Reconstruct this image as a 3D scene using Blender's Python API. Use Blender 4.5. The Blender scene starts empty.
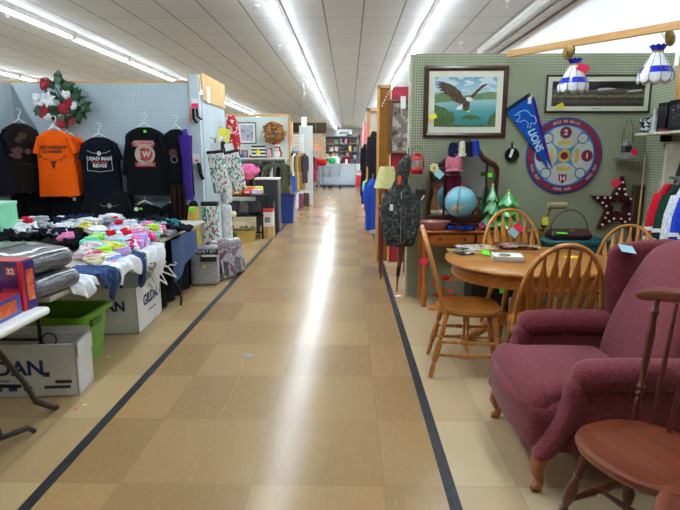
import bpy, bmesh, math, random
from mathutils import Matrix, Vector, noise
from math import sin, cos, pi, radians as R
random.seed(7)
scn = bpy.context.scene
COL = scn.collection
# ---------------------------------------------------------------- camera
FPX, EYE = 530.0, 1.5
PITCH = math.atan(100/FPX); YAW = math.atan(9/math.hypot(FPX, 100))
cd = bpy.data.cameras.new('camera'); cam = bpy.data.objects.new('camera', cd); COL.objects.link(cam)
cd.sensor_width = 36; cd.lens = FPX/680*36; cd.clip_start = .02; cd.clip_end = 100
cam.location = (0, 0, EYE); cam.rotation_euler = (pi/2-PITCH, 0, YAW)
scn.camera = cam
scn.view_settings.view_transform = 'Standard'; scn.view_settings.look = 'None'
scn.view_settings.gamma = 1; scn.view_settings.use_curve_mapping = False
_cp, _sp, _cy, _sy = cos(PITCH), sin(PITCH), cos(YAW), sin(YAW)
_fw = Vector((-_sy*_cp, _cy*_cp, -_sp)); _rt = Vector((_cy, _sy, 0)); _up = Vector((-_sy*_sp, _cy*_sp, _cp))
def ray(px, py): return _fw + _rt*((px-340)/FPX) - _up*((py-255)/FPX)
def atY(px, py, y):
    d = ray(px, py); t = y/d.y; return Vector((d.x*t, y, EYE+d.z*t))
def atZ(px, py, z):
    d = ray(px, py); t = (z-EYE)/d.z; return Vector((d.x*t, d.y*t, z))
def atX(px, py, x):
    d = ray(px, py); t = x/d.x; return Vector((x, d.y*t, EYE+d.z*t))
# ---------------------------------------------------------------- materials
def lin(c):
    f = lambda v: v/12.92 if v <= .04045 else ((v+.055)/1.055)**2.4
    return tuple(f(v/255) for v in c[:3])+(1,)
MATS = {}
class NT:
    def __init__(s, name):
        s.m = bpy.data.materials.new(name); s.m.use_nodes = True; s.t = s.m.node_tree
        s.b = s.t.nodes['Principled BSDF']
    def n(s, typ, **kw):
        x = s.t.nodes.new('ShaderNode'+typ)
        for k, v in kw.items(): setattr(x, k, v)
        return x
    def l(s, a, b): s.t.links.new(a, b)
    def set(s, node, inp, v):
        i = node.inputs[inp]
        if hasattr(v, 'links') or isinstance(v, bpy.types.NodeSocket): s.l(v, i)
        else: i.default_value = v
    def math(s, op, a, b=0.0):
        x = s.n('Math', operation=op); s.set(x, 0, a); s.set(x, 1, b); return x.outputs[0]
    def mix(s, f, a, b):
        x = s.n('MixRGB'); s.set(x, 0, f); s.set(x, 1, a); s.set(x, 2, b); return x.outputs[0]
    def obj(s, scale=(1, 1, 1), loc=(0, 0, 0), rot=(0, 0, 0)):
        tc = s.n('TexCoord'); mp = s.n('Mapping'); s.l(tc.outputs['Object'], mp.inputs[0])
        mp.inputs['Scale'].default_value = scale; mp.inputs['Location'].default_value = loc; mp.inputs['Rotation'].default_value = rot
        return mp.outputs[0]
    def noise(s, v, scale, detail=3, rough=.55, dist=0):
        x = s.n('TexNoise'); s.l(v, x.inputs['Vector']); x.inputs['Scale'].default_value = scale
        x.inputs['Detail'].default_value = detail; x.inputs['Roughness'].default_value = rough; x.inputs['Distortion'].default_value = dist
        return x.outputs['Fac']
    def ramp(s, f, stops, const=False):
        x = s.n('ValToRGB'); s.l(f, x.inputs[0]); e = x.color_ramp.elements
        if const: x.color_ramp.interpolation = 'CONSTANT'
        while len(e) < len(stops): e.new(.5)
        for i, (p, c) in enumerate(stops): e[i].position = p; e[i].color = lin(c)
        return x.outputs[0]
    def bump(s, h, d=.002, st=.5):
        x = s.n('Bump'); s.l(h, x.inputs['Height']); x.inputs['Distance'].default_value = d; x.inputs['Strength'].default_value = st
        s.l(x.outputs[0], s.b.inputs['Normal'])
def mat(name, c, rough=.6, metal=0, var=.12, scale=8, bump=0, bscale=None, coat=0, spec=.5, stretch=(1, 1, 1)):
    """plain procedural material: base colour with a soft noise variation"""
    if name in MATS: return MATS[name]
    k = NT(name); v = k.obj(stretch)
    n = k.noise(v, scale, 3)
    a = tuple(max(0, x*(1-var)) for x in c); b = tuple(min(255, x*(1+var)) for x in c)
    k.l(k.ramp(n, [(.3, a), (.7, b)]), k.b.inputs['Base Color'])
    k.b.inputs['Roughness'].default_value = rough; k.b.inputs['Metallic'].default_value = metal
    k.b.inputs['Coat Weight'].default_value = coat; k.b.inputs['Specular IOR Level'].default_value = spec
    if bump: k.bump(k.noise(v, bscale or scale*6, 2), bump)
    MATS[name] = k.m; return k.m
def fabric(name, c, rough=.9, var=.15, scale=60): return mat(name, c, rough, 0, var, scale, .002, scale*4, spec=.15)
def wood(name, c1, c2, rough=.35, axis=0, scale=5, coat=.15):
    if name in MATS: return MATS[name]
    k = NT(name); s = [7, 7, 7]; s[axis] = .7
    v = k.obj(tuple(s)); n = k.noise(v, scale, 4, .6, .6)
    k.l(k.ramp(n, [(.25, c1), (.75, c2)]), k.b.inputs['Base Color'])
    k.b.inputs['Roughness'].default_value = rough; k.b.inputs['Coat Weight'].default_value = coat; k.b.inputs['Coat Roughness'].default_value = .2
    MATS[name] = k.m; return k.m
def blobs(name, stops, scale, rough=.7, dist=.5, detail=2, vor=False, stretch=(1, 1, 1), const=True, coat=0):
    """patchy print: constant ramp over noise or voronoi cells"""
    if name in MATS: return MATS[name]
    k = NT(name); v = k.obj(stretch)
    if vor:
        x = k.n('TexVoronoi'); k.l(v, x.inputs['Vector']); x.inputs['Scale'].default_value = scale
        sp = k.n('SeparateColor'); k.l(x.outputs['Color'], sp.inputs[0]); f = sp.outputs[0]
    else: f = k.noise(v, scale, detail, .5, dist)
    k.l(k.ramp(f, stops, const), k.b.inputs['Base Color'])
    k.b.inputs['Roughness'].default_value = rough; k.b.inputs['Coat Weight'].default_value = coat
    MATS[name] = k.m; return k.m
def stripes(name, cols, period, axis=2, rough=.9):
    if name in MATS: return MATS[name]
    k = NT(name); sp = k.n('SeparateXYZ'); k.l(k.obj(), sp.inputs[0])
    f = k.math('FRACT', k.math('MULTIPLY', sp.outputs[axis], 1/period))
    k.l(k.ramp(f, [(i/len(cols), c) for i, c in enumerate(cols)], True), k.b.inputs['Base Color'])
    k.b.inputs['Roughness'].default_value = rough
    MATS[name] = k.m; return k.m
def emit(name, c, st):
    k = NT(name); k.b.inputs['Base Color'].default_value = lin(c); k.b.inputs['Emission Color'].default_value = lin(c); k.b.inputs['Emission Strength'].default_value = st
    MATS[name] = k.m; return k.m
def pegboard(name, c, hole, axes, pitch=.0254, rad=.0064, rough=.55):
    k = NT(name); sp = k.n('SeparateXYZ'); k.l(k.obj(), sp.inputs[0]); d = []
    for a in axes:
        f = k.math('SUBTRACT', k.math('FRACT', k.math('MULTIPLY', sp.outputs[a], 1/pitch)), .5)
        d.append(k.math('MULTIPLY', f, f))
    r = k.math('SQRT', k.math('ADD', d[0], d[1])); h = k.math('LESS_THAN', r, rad/pitch)
    n = k.noise(k.obj(), 1.3, 3)
    base = k.ramp(n, [(.3, tuple(x*.96 for x in c)), (.7, tuple(min(255, x*1.03) for x in c))])
    k.l(k.mix(h, base, lin(hole)), k.b.inputs['Base Color'])
    k.b.inputs['Roughness'].default_value = rough; k.b.inputs['Specular IOR Level'].default_value = .3
    MATS[name] = k.m; return k.m
# ---------------------------------------------------------------- mesh builder
I4 = Matrix.Identity(4)
def FW(x, y, z):  # things flat on a surface that faces the camera side (-Y)
    return Matrix(((1, 0, 0, x), (0, 0, -1, y), (0, 1, 0, z), (0, 0, 0, 1)))
def FX(x, y, z):  # flat on a surface that faces +X
    return Matrix(((0, 0, 1, x), (1, 0, 0, y), (0, 1, 0, z), (0, 0, 0, 1)))
def FXN(x, y, z):  # flat on a surface that faces -X
    return Matrix(((0, 0, -1, x), (-1, 0, 0, y), (0, 1, 0, z), (0, 0, 0, 1)))
def FZ(x, y, z, a=0): return Matrix.Translation((x, y, z)) @ Matrix.Rotation(a, 4, 'Z')
def TR(x=0, y=0, z=0, rx=0, ry=0, rz=0):
    return Matrix.Translation((x, y, z)) @ Matrix.Rotation(rz, 4, 'Z') @ Matrix.Rotation(ry, 4, 'Y') @ Matrix.Rotation(rx, 4, 'X')
class B:
    def __init__(s, *mats):
        s.bm = bmesh.new(); s.mats = list(mats); s.k = 0
    def mi(s, m):
        if m not in s.mats: s.mats.append(m)
        s.k = s.mats.index(m); return s
    def face(s, vs):
        try: f = s.bm.faces.new(vs)
        except ValueError: return None
        f.material_index = s.k; f.smooth = True; return f
    def rings(s, rings, closed=True, cap=True, M=None):
        M = M or I4
        vv = [[s.bm.verts.new(M @ Vector(p)) for p in r] for r in rings]
        n = len(vv[0])
        for a, b in zip(vv, vv[1:]):
            for i in range(n if closed else n-1):
                j = (i+1) % n; s.face([a[i], a[j], b[j], b[i]])
        if cap and closed: s.face(list(reversed(vv[0]))); s.face(vv[-1])
        return s
    def box(s, c, d, bev=0, M=None, seg=1):
        M = M or I4; x, y, z = (v/2 for v in d); c = Vector(c)
        vs = [s.bm.verts.new(M @ (c+Vector(p))) for p in ((-x, -y, -z), (x, -y, -z), (x, y, -z), (-x, y, -z), (-x, -y, z), (x, -y, z), (x, y, z), (-x, y, z))]
        fs = [s.face([vs[i] for i in q]) for q in ((3, 2, 1, 0), (4, 5, 6, 7), (0, 1, 5, 4), (1, 2, 6, 5), (2, 3, 7, 6), (3, 0, 4, 7))]
        if bev:
            es = list({e for f in fs for e in f.edges})
            r = bmesh.ops.bevel(s.bm, geom=es, offset=bev, segments=seg, affect='EDGES', profile=.5, clamp_overlap=True)
            for f in r['faces']: f.material_index = s.k; f.smooth = True
        return s
    def rbox(s, c, d, r, n=8, f=None, M=None):
        """rounded, finely divided box; f(p) deforms points in local space"""
        M = M or I4; c = Vector(c); h = [v/2 for v in d]; ts = [[], [], []]
        for a in range(3):
            rr = min(r, h[a]*.999); inn = h[a]-rr
            k = 3
            t = [-h[a]+rr*(1-cos(pi/2*i/k)) if False else -inn-rr*cos(pi/2*i/k) for i in range(k)]
            m = max(1, n)
            t += [-inn+2*inn*i/m for i in range(m+1)]
            t += [inn+rr*sin(pi/2*(i+1)/k) for i in range(k)]
            ts[a] = t
        cache = {}
        def V(i, j, l):
            key = (i, j, l)
            if key not in cache:
                p = [ts[0][i], ts[1][j], ts[2][l]]
                q = [max(-(h[a]-min(r, h[a]*.999)), min(h[a]-min(r, h[a]*.999), p[a])) for a in range(3)]
                dv = Vector([p[a]-q[a] for a in range(3)])
                if dv.length > 1e-9:
                    rr = [min(r, h[a]*.999) for a in range(3)]
                    dn = Vector([dv[a]/rr[a] for a in range(3)]); L = dn.length
                    mx = max(abs(x) for x in dn)
                    sc = mx/L
                    pt = Vector(q)+dv*sc if L > 0 else Vector(q)
                    pt = Vector([q[a]+ (dn[a]/L)*rr[a]*mx for a in range(3)])
                else: pt = Vector(q)
                if f: pt = Vector(f(pt))
                cache[key] = s.bm.verts.new(M @ (c+pt))
            return cache[key]
        N = [len(t)-1 for t in ts]
        for i in range(N[0]):
            for j in range(N[1]):
                s.face([V(i, j, 0), V(i, j+1, 0), V(i+1, j+1, 0), V(i+1, j, 0)])
                s.face([V(i, j, N[2]), V(i+1, j, N[2]), V(i+1, j+1, N[2]), V(i, j+1, N[2])])
        for i in range(N[0]):
            for l in range(N[2]):
                s.face([V(i, 0, l), V(i+1, 0, l), V(i+1, 0, l+1), V(i, 0, l+1)])
                s.face([V(i, N[1], l), V(i, N[1], l+1), V(i+1, N[1], l+1), V(i+1, N[1], l)])
        for j in range(N[1]):
            for l in range(N[2]):
                s.face([V(0, j, l), V(0, j, l+1), V(0, j+1, l+1), V(0, j+1, l)])
                s.face([V(N[0], j, l), V(N[0], j+1, l), V(N[0], j+1, l+1), V(N[0], j, l+1)])
        return s
    def tube(s, pts, r, n=8, closed=False, M=None, flat=1.0):
        pts = [Vector(p) for p in pts]; m = len(pts); rs = r if isinstance(r, (list, tuple)) else [r]*m
        rings = []; prev = None
        for i, p in enumerate(pts):
            if closed: t = pts[(i+1) % m]-pts[i-1]
            else: t = pts[min(i+1, m-1)]-pts[max(i-1, 0)]
            t.normalize()
            if prev is None:
                u = Vector((0, 0, 1)).cross(t)
                if u.length < .05: u = Vector((1, 0, 0)).cross(t)
            else: u = prev-t*prev.dot(t)
            u.normalize(); w = t.cross(u); prev = u
            rings.append([p+(u*cos(2*pi*k/n)+w*flat*sin(2*pi*k/n))*rs[i] for k in range(n)])
        if closed:
            rings.append(rings[0]); return s.rings(rings, cap=False, M=M)
        return s.rings(rings, M=M)
    def lathe(s, prof, n=16, M=None):
        return s.rings([[(max(r, .0004)*cos(2*pi*k/n), max(r, .0004)*sin(2*pi*k/n), z) for k in range(n)] for r, z in prof], M=M)
    def turn(s, a, b, prof, n=10):
        """lathe along the segment a-b; prof = (radius, fraction)"""
        a, b = Vector(a), Vector(b); d = b-a; L = d.length
        q = d.normalized().to_track_quat('Z', 'Y').to_matrix().to_4x4()
        return s.lathe([(r, f*L) for r, f in prof], n, Matrix.Translation(a) @ q)
    def prism(s, poly, d, M=None, z0=0):
        M = M or I4
        a = [s.bm.verts.new(M @ Vector((x, y, z0))) for x, y in poly]; b = [s.bm.verts.new(M @ Vector((x, y, z0+d))) for x, y in poly]
        n = len(poly); s.face(list(reversed(a))); s.face(b)
        for i in range(n): s.face([a[i], a[(i+1) % n], b[(i+1) % n], b[i]])
        return s
    def flat(s, poly, M=None, z=0):
        M = M or I4; s.face([s.bm.verts.new(M @ Vector((x, y, z))) for x, y in poly]); return s
    def disc(s, r, M=None, z=0, n=32, ri=0, a0=0, a1=2*pi, c=(0, 0)):
        M = M or I4
        full = abs(a1-a0-2*pi) < 1e-6
        o = [(c[0]+r*cos(a0+(a1-a0)*i/n), c[1]+r*sin(a0+(a1-a0)*i/n)) for i in range(n if full else n+1)]
        if ri == 0 and full: return s.flat(o, M, z)
        q = [(c[0]+ri*cos(a0+(a1-a0)*i/n), c[1]+ri*sin(a0+(a1-a0)*i/n)) for i in range(n if full else n+1)]
        A = [s.bm.verts.new(M @ Vector((x, y, z))) for x, y in o]; C = [s.bm.verts.new(M @ Vector((x, y, z))) for x, y in q]
        L = len(A)
        for i in range(L if full else L-1):
            j = (i+1) % L; s.face([A[i], A[j], C[j], C[i]])
        return s
    def ball(s, c, r, n=12, M=None, f=None):
        r = (r, r, r) if not isinstance(r, (tuple, list)) else r; M = M or I4; c = Vector(c); m = max(4, n//2+1)
        rg = []
        for i in range(m+1):
            t = pi*i/m; st = max(sin(t), .004)
            ring = []
            for k in range(n):
                p = Vector((r[0]*st*cos(2*pi*k/n), r[1]*st*sin(2*pi*k/n), -r[2]*cos(t)))
                if f: p = Vector(f(p))
                ring.append(c+p)
            rg.append(ring)
        return s.rings(rg, M=M)
    def sheet(s, fn, nu, nv, th=.004, M=None):
        """cloth: fn(u,v)->point; closed thin solid"""
        M = M or I4
        P = [[Vector(fn(i/nu, j/nv)) for j in range(nv+1)] for i in range(nu+1)]
        Nn = []
        for i in range(nu+1):
            row = []
            for j in range(nv+1):
                a = P[min(i+1, nu)][j]-P[max(i-1, 0)][j]; b = P[i][min(j+1, nv)]-P[i][max(j-1, 0)]
                q = a.cross(b); row.append(q.normalized() if q.length > 1e-12 else Vector((0, 0, 1)))
            Nn.append(row)
        A = [[s.bm.verts.new(M @ P[i][j]) for j in range(nv+1)] for i in range(nu+1)]
        C = [[s.bm.verts.new(M @ (P[i][j]-Nn[i][j]*th)) for j in range(nv+1)] for i in range(nu+1)]
        for i in range(nu):
            for j in range(nv):
                s.face([A[i][j], A[i+1][j], A[i+1][j+1], A[i][j+1]]); s.face([C[i][j+1], C[i+1][j+1], C[i+1][j], C[i][j]])
        for i in range(nu):
            s.face([A[i+1][0], A[i][0], C[i][0], C[i+1][0]]); s.face([A[i][nv], A[i+1][nv], C[i+1][nv], C[i][nv]])
        for j in range(nv):
            s.face([A[0][j], A[0][j+1], C[0][j+1], C[0][j]]); s.face([A[nu][j+1], A[nu][j], C[nu][j], C[nu][j+1]])
        return s
    def text(s, t, size, M, ext=.0008, bold=0.0, sx=1.0):
        cu = bpy.data.curves.new('t', 'FONT'); cu.body = t; cu.size = size; cu.align_x = 'CENTER'; cu.align_y = 'CENTER'
        cu.extrude = ext; cu.resolution_u = 3; cu.offset = bold
        o = bpy.data.objects.new('t', cu); COL.objects.link(o)
        dg = bpy.context.evaluated_depsgraph_get(); me = bpy.data.meshes.new_from_object(o.evaluated_get(dg))
        me.transform(M @ Matrix.Diagonal((sx, 1, 1, 1))); nf = len(s.bm.faces)
        s.bm.from_mesh(me); s.bm.faces.ensure_lookup_table()
        for f in s.bm.faces[nf:]: f.material_index = s.k; f.smooth = False
        bpy.data.objects.remove(o); bpy.data.curves.remove(cu); bpy.data.meshes.remove(me); return s
    def done(s, name, parent=None, loc=None, rot=None, sharp=38, label=None):
        bmesh.ops.recalc_face_normals(s.bm, faces=[f for f in s.bm.faces if True])
        me = bpy.data.meshes.new(name); s.bm.to_mesh(me); s.bm.free()
        for m in s.mats: me.materials.append(m)
        me.set_sharp_from_angle(angle=R(sharp))
        o = bpy.data.objects.new(name, me); COL.objects.link(o)
        if parent is not None: o.parent = parent
        if loc is not None: o.location = loc
        if rot is not None: o.rotation_euler = rot
        if label: o['label'] = label
        return o
def tag(o, label, cat, group=None, kind=None):
    o['label'] = label; o['category'] = cat
    if group: o['group'] = group
    if kind: o['kind'] = kind
    return o
def thing(name, label, cat, loc=(0, 0, 0), rz=0, group=None, rot=None):
    o = bpy.data.objects.new(name, None); COL.objects.link(o); o.empty_display_size = .1
    o.location = loc; o.rotation_euler = rot or (0, 0, rz); return tag(o, label, cat, group)
def struct(b, name, **k):
    o = b.done(name, **k); o['kind'] = 'structure'; return o
def dup(root, label, loc, rz=None, group=None, rot=None):
    r = root.copy(); COL.objects.link(r); r.location = tuple(loc)+(0,)*(3-len(loc))
    if rz is not None: r.rotation_euler = (0, 0, rz)
    if rot: r.rotation_euler = rot
    r['label'] = label
    if group: r['group'] = group
    for ch in list(root.children):
        c = ch.copy(); COL.objects.link(c); c.parent = r
        for g in list(ch.children):
            d = g.copy(); COL.objects.link(d); d.parent = c
    return r
def nz(x, y, z=0, s=1): return noise.noise(Vector((x*s, y*s, z*s)))
WHITE = mat('white paint', (232, 232, 228), .5, var=.03)
WHITEP = mat('white plastic', (235, 236, 234), .3, var=.03)
BLACK = mat('black plastic', (22, 22, 24), .4, var=.1)
BLACKM = mat('black metal', (35, 35, 38), .35, .6)
STEEL = mat('steel', (190, 192, 195), .3, 1)
BRASS = mat('brass', (176, 136, 60), .3, 1)
PAPER = mat('white paper', (240, 240, 236), .8, var=.02)
HOTPINK = mat('hot pink paper', (250, 60, 130), .8, var=.03)
YELLOWP = mat('yellow paper', (250, 235, 60), .8, var=.03)
LIMEP = mat('lime paper', (110, 245, 40), .8, var=.03)
REDP = mat('red paper', (245, 50, 90), .8, var=.03)
SKYP = mat('pale blue paper', (170, 220, 235), .8, var=.03)
OAK = wood('honey oak', (150, 84, 28), (206, 140, 62), .3, 0)
OAKZ = wood('honey oak upright', (156, 88, 30), (212, 146, 66), .3, 2)
PINE = wood('pale pine', (196, 150, 90), (226, 188, 128), .5, 0)
PINEZ = wood('pale pine upright', (190, 132, 66), (222, 168, 92), .5, 2)
MAHOG = wood('dark mahogany', (38, 16, 12), (76, 32, 22), .3, 0)
WINE = wood('reddish maple', (88, 34, 16), (136, 64, 34), .28, 0, coat=.3)
WINEZ = wood('reddish maple turned', (70, 28, 14), (112, 50, 28), .3, 2, coat=.3)
def note(name, loc_m, w, h, m, label, cat='price tag', group=None, th=.0015, extra=None):
    """a small paper tag lying in the XY plane of loc_m"""
    b = B(m); b.box((0, 0, th/2), (w, h, th), M=loc_m)
    if extra: b.mi(extra).box((0, -h*.25, th*1.2), (w, h*.5, th*.6), M=loc_m)
    return tag(b.done(name), label, cat, group)
# ================================================================ SETTING
CZ = 3.7
def floor_mat():
    k = NT('waxed floor tiles'); P_ = k.obj(); sp = k.n('SeparateXYZ'); k.l(P_, sp.inputs[0]); X, Y = sp.outputs[0], sp.outputs[1]
    u = k.math('DIVIDE', k.math('SUBTRACT', X, .166), .614); v = k.math('DIVIDE', k.math('SUBTRACT', Y, 2.208), .614)
    fu, fv = k.math('FLOOR', u), k.math('FLOOR', v)
    par = k.math('FLOORED_MODULO', k.math('ADD', fu, fv), 2.0)
    cb = k.n('CombineXYZ'); k.l(fu, cb.inputs[0]); k.l(fv, cb.inputs[1])
    wn = k.n('TexWhiteNoise'); k.l(cb.outputs[0], wn.inputs['Vector'])
    tone = k.math('ADD', k.math('MULTIPLY', par, .42), k.math('MULTIPLY', wn.outputs['Value'], .5))
    tan = k.ramp(tone, [(0, (164, 127, 82)), (.5, (153, 116, 73)), (1, (138, 102, 64))])
    pale = k.ramp(tone, [(0, (208, 186, 150)), (.45, (198, 172, 136)), (1, (184, 146, 114))])
    sand = k.ramp(tone, [(0, (182, 154, 112)), (1, (162, 128, 90))])
    right = k.math('GREATER_THAN', X, .47); left = k.math('LESS_THAN', X, -1.38)
    c = k.mix(left, k.mix(right, tan, pale), sand)
    st = k.noise(k.obj((6, 1.6, 1)), 7, 5, .65, 1.2)
    c = k.mix(k.math('MULTIPLY', st, .34), c, lin((196, 172, 132)))
    n2 = k.noise(P_, 41, 4, .7); c = k.mix(k.math('MULTIPLY', k.math('GREATER_THAN', n2, .66), .3), c, lin((222, 206, 176)))
    eu = k.math('ABSOLUTE', k.math('SUBTRACT', k.math('FRACT', u), .5)); ev = k.math('ABSOLUTE', k.math('SUBTRACT', k.math('FRACT', v), .5))
    j = k.math('GREATER_THAN', k.math('MAXIMUM', eu, ev), .4945)
    c = k.mix(k.math('MULTIPLY', j, .22), c, lin((120, 95, 66)))
    k.l(c, k.b.inputs['Base Color'])
    rn = k.noise(P_, 5, 3)
    k.l(k.math('ADD', k.math('MULTIPLY', rn, .03), .205), k.b.inputs['Roughness'])
    k.b.inputs['Specular IOR Level'].default_value = .3
    k.bump(k.math('ADD', k.noise(P_, 2.9, 2), k.math('MULTIPLY', k.noise(P_, 14, 3), .22)), .008, .36)
    return k.m
def ceil_mat():
    k = NT('suspended ceiling tiles'); sp = k.n('SeparateXYZ'); k.l(k.obj(), sp.inputs[0])
    u = k.math('FRACT', k.math('DIVIDE', k.math('SUBTRACT', sp.outputs[0], .216), .61)); v = k.math('FRACT', k.math('DIVIDE', k.math('SUBTRACT', sp.outputs[1], 9.2), 1.137))
    eu = k.math('GREATER_THAN', k.math('ABSOLUTE', k.math('SUBTRACT', u, .5)), .48); ev = k.math('GREATER_THAN', k.math('ABSOLUTE', k.math('SUBTRACT', v, .5)), .4885)
    n = k.noise(k.obj(), 60, 2); n2 = k.noise(k.obj(), .8, 3)
    c = k.mix(n2, lin((186, 188, 188)), lin((168, 169, 168)))
    c = k.mix(k.math('MULTIPLY', k.math('GREATER_THAN', n, .62), .25), c, lin((140, 140, 138)))
    c = k.mix(k.math('MAXIMUM', eu, k.math('MULTIPLY', ev, .55)), c, lin((108, 108, 106)))
    k.l(c, k.b.inputs['Base Color']); k.b.inputs['Roughness'].default_value = .75
    return k.m
X0, X1, Y0, Y1 = -10.5, 3.27, -5.0, 48.0
WALLW = mat('white painted wall', (240, 241, 242), .6, var=.02, scale=1)
struct(B(floor_mat()).box(((X0+X1)/2, (Y0+Y1)/2, -.05), (X1-X0, Y1-Y0, .1)), 'floor')
struct(B(ceil_mat()).box(((X0+X1)/2, (Y0+Y1)/2, CZ+.05), (X1-X0, Y1-Y0, .1)), 'ceiling')
struct(B(WALLW).box((X1+.05, (Y0+Y1)/2, CZ/2), (.1, Y1-Y0, CZ)), 'wall_right')
struct(B(WALLW).box((X0-.05, (Y0+Y1)/2, CZ/2), (.1, Y1-Y0, CZ)), 'wall_left')
struct(B(mat('far wall paint', (206, 208, 208), .7, var=.03)).box(((X0+X1)/2, Y1+.05, CZ/2), (X1-X0, .1, CZ)), 'wall_back')
struct(B(mat('near wall paint', (120, 104, 90), .7, var=.2, scale=2)).box(((X0+X1)/2, Y0-.05, CZ/2), (X1-X0, .1, CZ)), 'wall_front')
TAPE = mat('black floor tape', (30, 32, 38), .5, var=.25, scale=20)
struct(B(TAPE).box((-1.395, 20.6, .0012), (.055, 40, .0022)), 'trim_1')
struct(B(TAPE).box((.467, 20.6, .0012), (.055, 40, .0022)), 'trim_2')
# angle moulding where ceiling meets the right wall
struct(B(mat('ceiling moulding', (120, 118, 114), .6)).box((X1-.012, 20, CZ-.012), (.022, 50, .022)), 'trim_3')
# ---- strip lights
TUBE = emit('fluorescent tube glow', (230, 244, 252), 46)
HOUS = mat('lamp housing white', (226, 228, 228), .4, var=.02)
def fixture(label, x, y):
    t = thing('strip_light', label, 'ceiling light', (x, y, CZ), group='fluorescent strip lights on the ceiling')
    B(HOUS).prism([(-.075, 0), (.075, 0), (.055, -.075), (.045, -.085), (-.045, -.085), (-.055, -.075)], 2.38, M=Matrix.Translation((0, 1.19, 0)) @ Matrix.Rotation(pi/2, 4, 'X')).done('housing', t)
    for s in (-1, 1):
        B(TUBE).tube([(s*.026, -1.15, -.105), (s*.026, 1.15, -.105)], .017, 8).done('tube', t)
    for s in (-1, 1): B(WHITEP).box((0, s*1.165, -.1), (.1, .03, .045), .004).done('lamp_holder', t)
    return t
ORD = ['nearest', 'second', 'third', 'fourth', 'fifth', 'sixth', 'seventh', 'eighth', 'ninth', 'tenth', 'eleventh', 'twelfth', 'thirteenth', 'fourteenth', 'fifteenth', 'sixteenth', 'seventeenth', 'eighteenth', 'nineteenth', 'twentieth']
LIGHTS = [('centre aisle', -1.1, 1.6, 18), ('right hand', 1.33, 1.6, 18), ('left hand', -5.07, 1.6, 18), ('far left', -9.1, 6.5, 14)]
lamp0 = None
for nm, x, y, n in LIGHTS:
    for i in range(n):
        lb = f'white fluorescent strip light, {ORD[i]} along the {nm} ceiling row'
        if lamp0 is None: lamp0 = fixture(lb, x, y)
        else: dup(lamp0, lb, (x, y+i*2.45, CZ))
# unlit fixture and conduit near right wall
t = thing('unlit_strip_light', 'unlit grey strip light near the white right hand wall', 'ceiling light', (2.75, 9.6, CZ))
B(HOUS).box((0, 0, -.035), (.09, 4.6, .07), .008).done('housing', t)
for s in (-1, 1): B(mat('unlit tube', (228, 232, 234), .3, var=.02)).tube([(s*.022, -2.25, -.09), (s*.022, 2.25, -.09)], .016, 8).done('tube', t)
tag(B(mat('grey conduit', (170, 172, 172), .4, .3)).tube([(3.02, 6.6, CZ-.02), (3.02, 13.5, CZ-.02)], .018, 8).done('conduit'), 'grey conduit running under the ceiling beside the white wall', 'pipe')
# ---- sprinklers
SPR = [(257, 9, 'tilted above the centre aisle, nearest of the row'), (280, 48, 'second along the row beside the centre lights'), (297, 71, 'third along the row beside the centre lights'), (307, 86, 'fourth along the row beside the centre lights'),
       (461, 45, 'above the green pegboard booth'), (101, 52, 'below the left hand light row'), (7, 14, 'at the far upper left under the ceiling'), (158, 75, 'just above the blue pegboard wall'), (305, 94, 'fifth along the row beside the centre lights'), (508, 4, 'highest at the upper right near the unlit strip light')]
sp0 = None
for px, py, lb in SPR:
    p = atZ(px, py, CZ-.05); lb = 'small metal ceiling sprinkler ' + lb
    if sp0 is None:
        sp0 = t = thing('sprinkler_head', lb, 'sprinkler', (p.x, p.y, CZ), group='ceiling sprinklers')
        B(WHITE).lathe([(.045, 0), (.045, -.006), (.02, -.014), (.02, -.02)], 14).done('escutcheon', t)
        B(STEEL).lathe([(.014, -.018), (.014, -.05), (.008, -.055), (.008, -.085), (.03, -.088), (.03, -.094)], 12).tube([(-.012, 0, -.05), (-.022, 0, -.07), (-.006, 0, -.088)], .004, 6).tube([(.012, 0, -.05), (.022, 0, -.07), (.006, 0, -.088)], .004, 6).done('nozzle', t)
    else: dup(sp0, lb, (p.x, p.y, CZ))
ck = [atZ(*q, 0) for q in ((243, 358), (241, 372), (236, 386), (229, 398), (222, 411), (215, 424), (209, 440), (202, 452), (196, 467), (189, 484))]
def ckl(u, v):
    f = u*(len(ck)-1.001); i = int(f); p = ck[i].lerp(ck[i+1], f-i); return (p.x+(v-.5)*.0035+.004*sin(f*2.3)+.002*sin(f*7), p.y, .0012)
struct(B(mat('worn crack edge', (168, 138, 98), .5, var=.2, scale=30)).sheet(ckl, 60, 1, .001), 'trim_4')
# floor caps and litter
for px, py, lb in ((248, 356, 'round metal cap set in the aisle floor, the nearer one'), (286, 292, 'round metal cap set in the aisle floor, the farther one')):
    p = atZ(px, py, 0)
    t = thing('floor_cap', lb, 'floor cap', (p.x, p.y, 0), group='metal floor caps')
    B(mat('worn steel cap', (150, 140, 122), .35, .7)).lathe([(.045, 0), (.045, .003), (.036, .004), (.034, .002), (.0, .002)], 20).done('cap', t)
    B(STEEL).lathe([(.012, .002), (.012, .005), (0, .005)], 10).done('screw', t)
for px, py, m, lb, sz in ((76, 409, HOTPINK, 'tiny pink paper scrap on the floor by the black tape', .012), (85, 405, YELLOWP, 'tiny yellow paper scrap on the floor by the white carton', .012), (108, 357, YELLOWP, 'tiny yellow scrap on the floor by the green bin', .014), (178, 335, HOTPINK, 'tiny pink scrap on the floor beyond the white carton', .014), (398, 296, PAPER, 'small white card lying on the floor below the camouflage vest', .045)):
    p = atZ(px, py, 0); tag(B(m).box((0, 0, .001), (sz*1.6, sz, .0016)).done('paper_scrap', loc=(p.x, p.y, .0004), rot=(0, 0, .4)), lb, 'paper')
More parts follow.
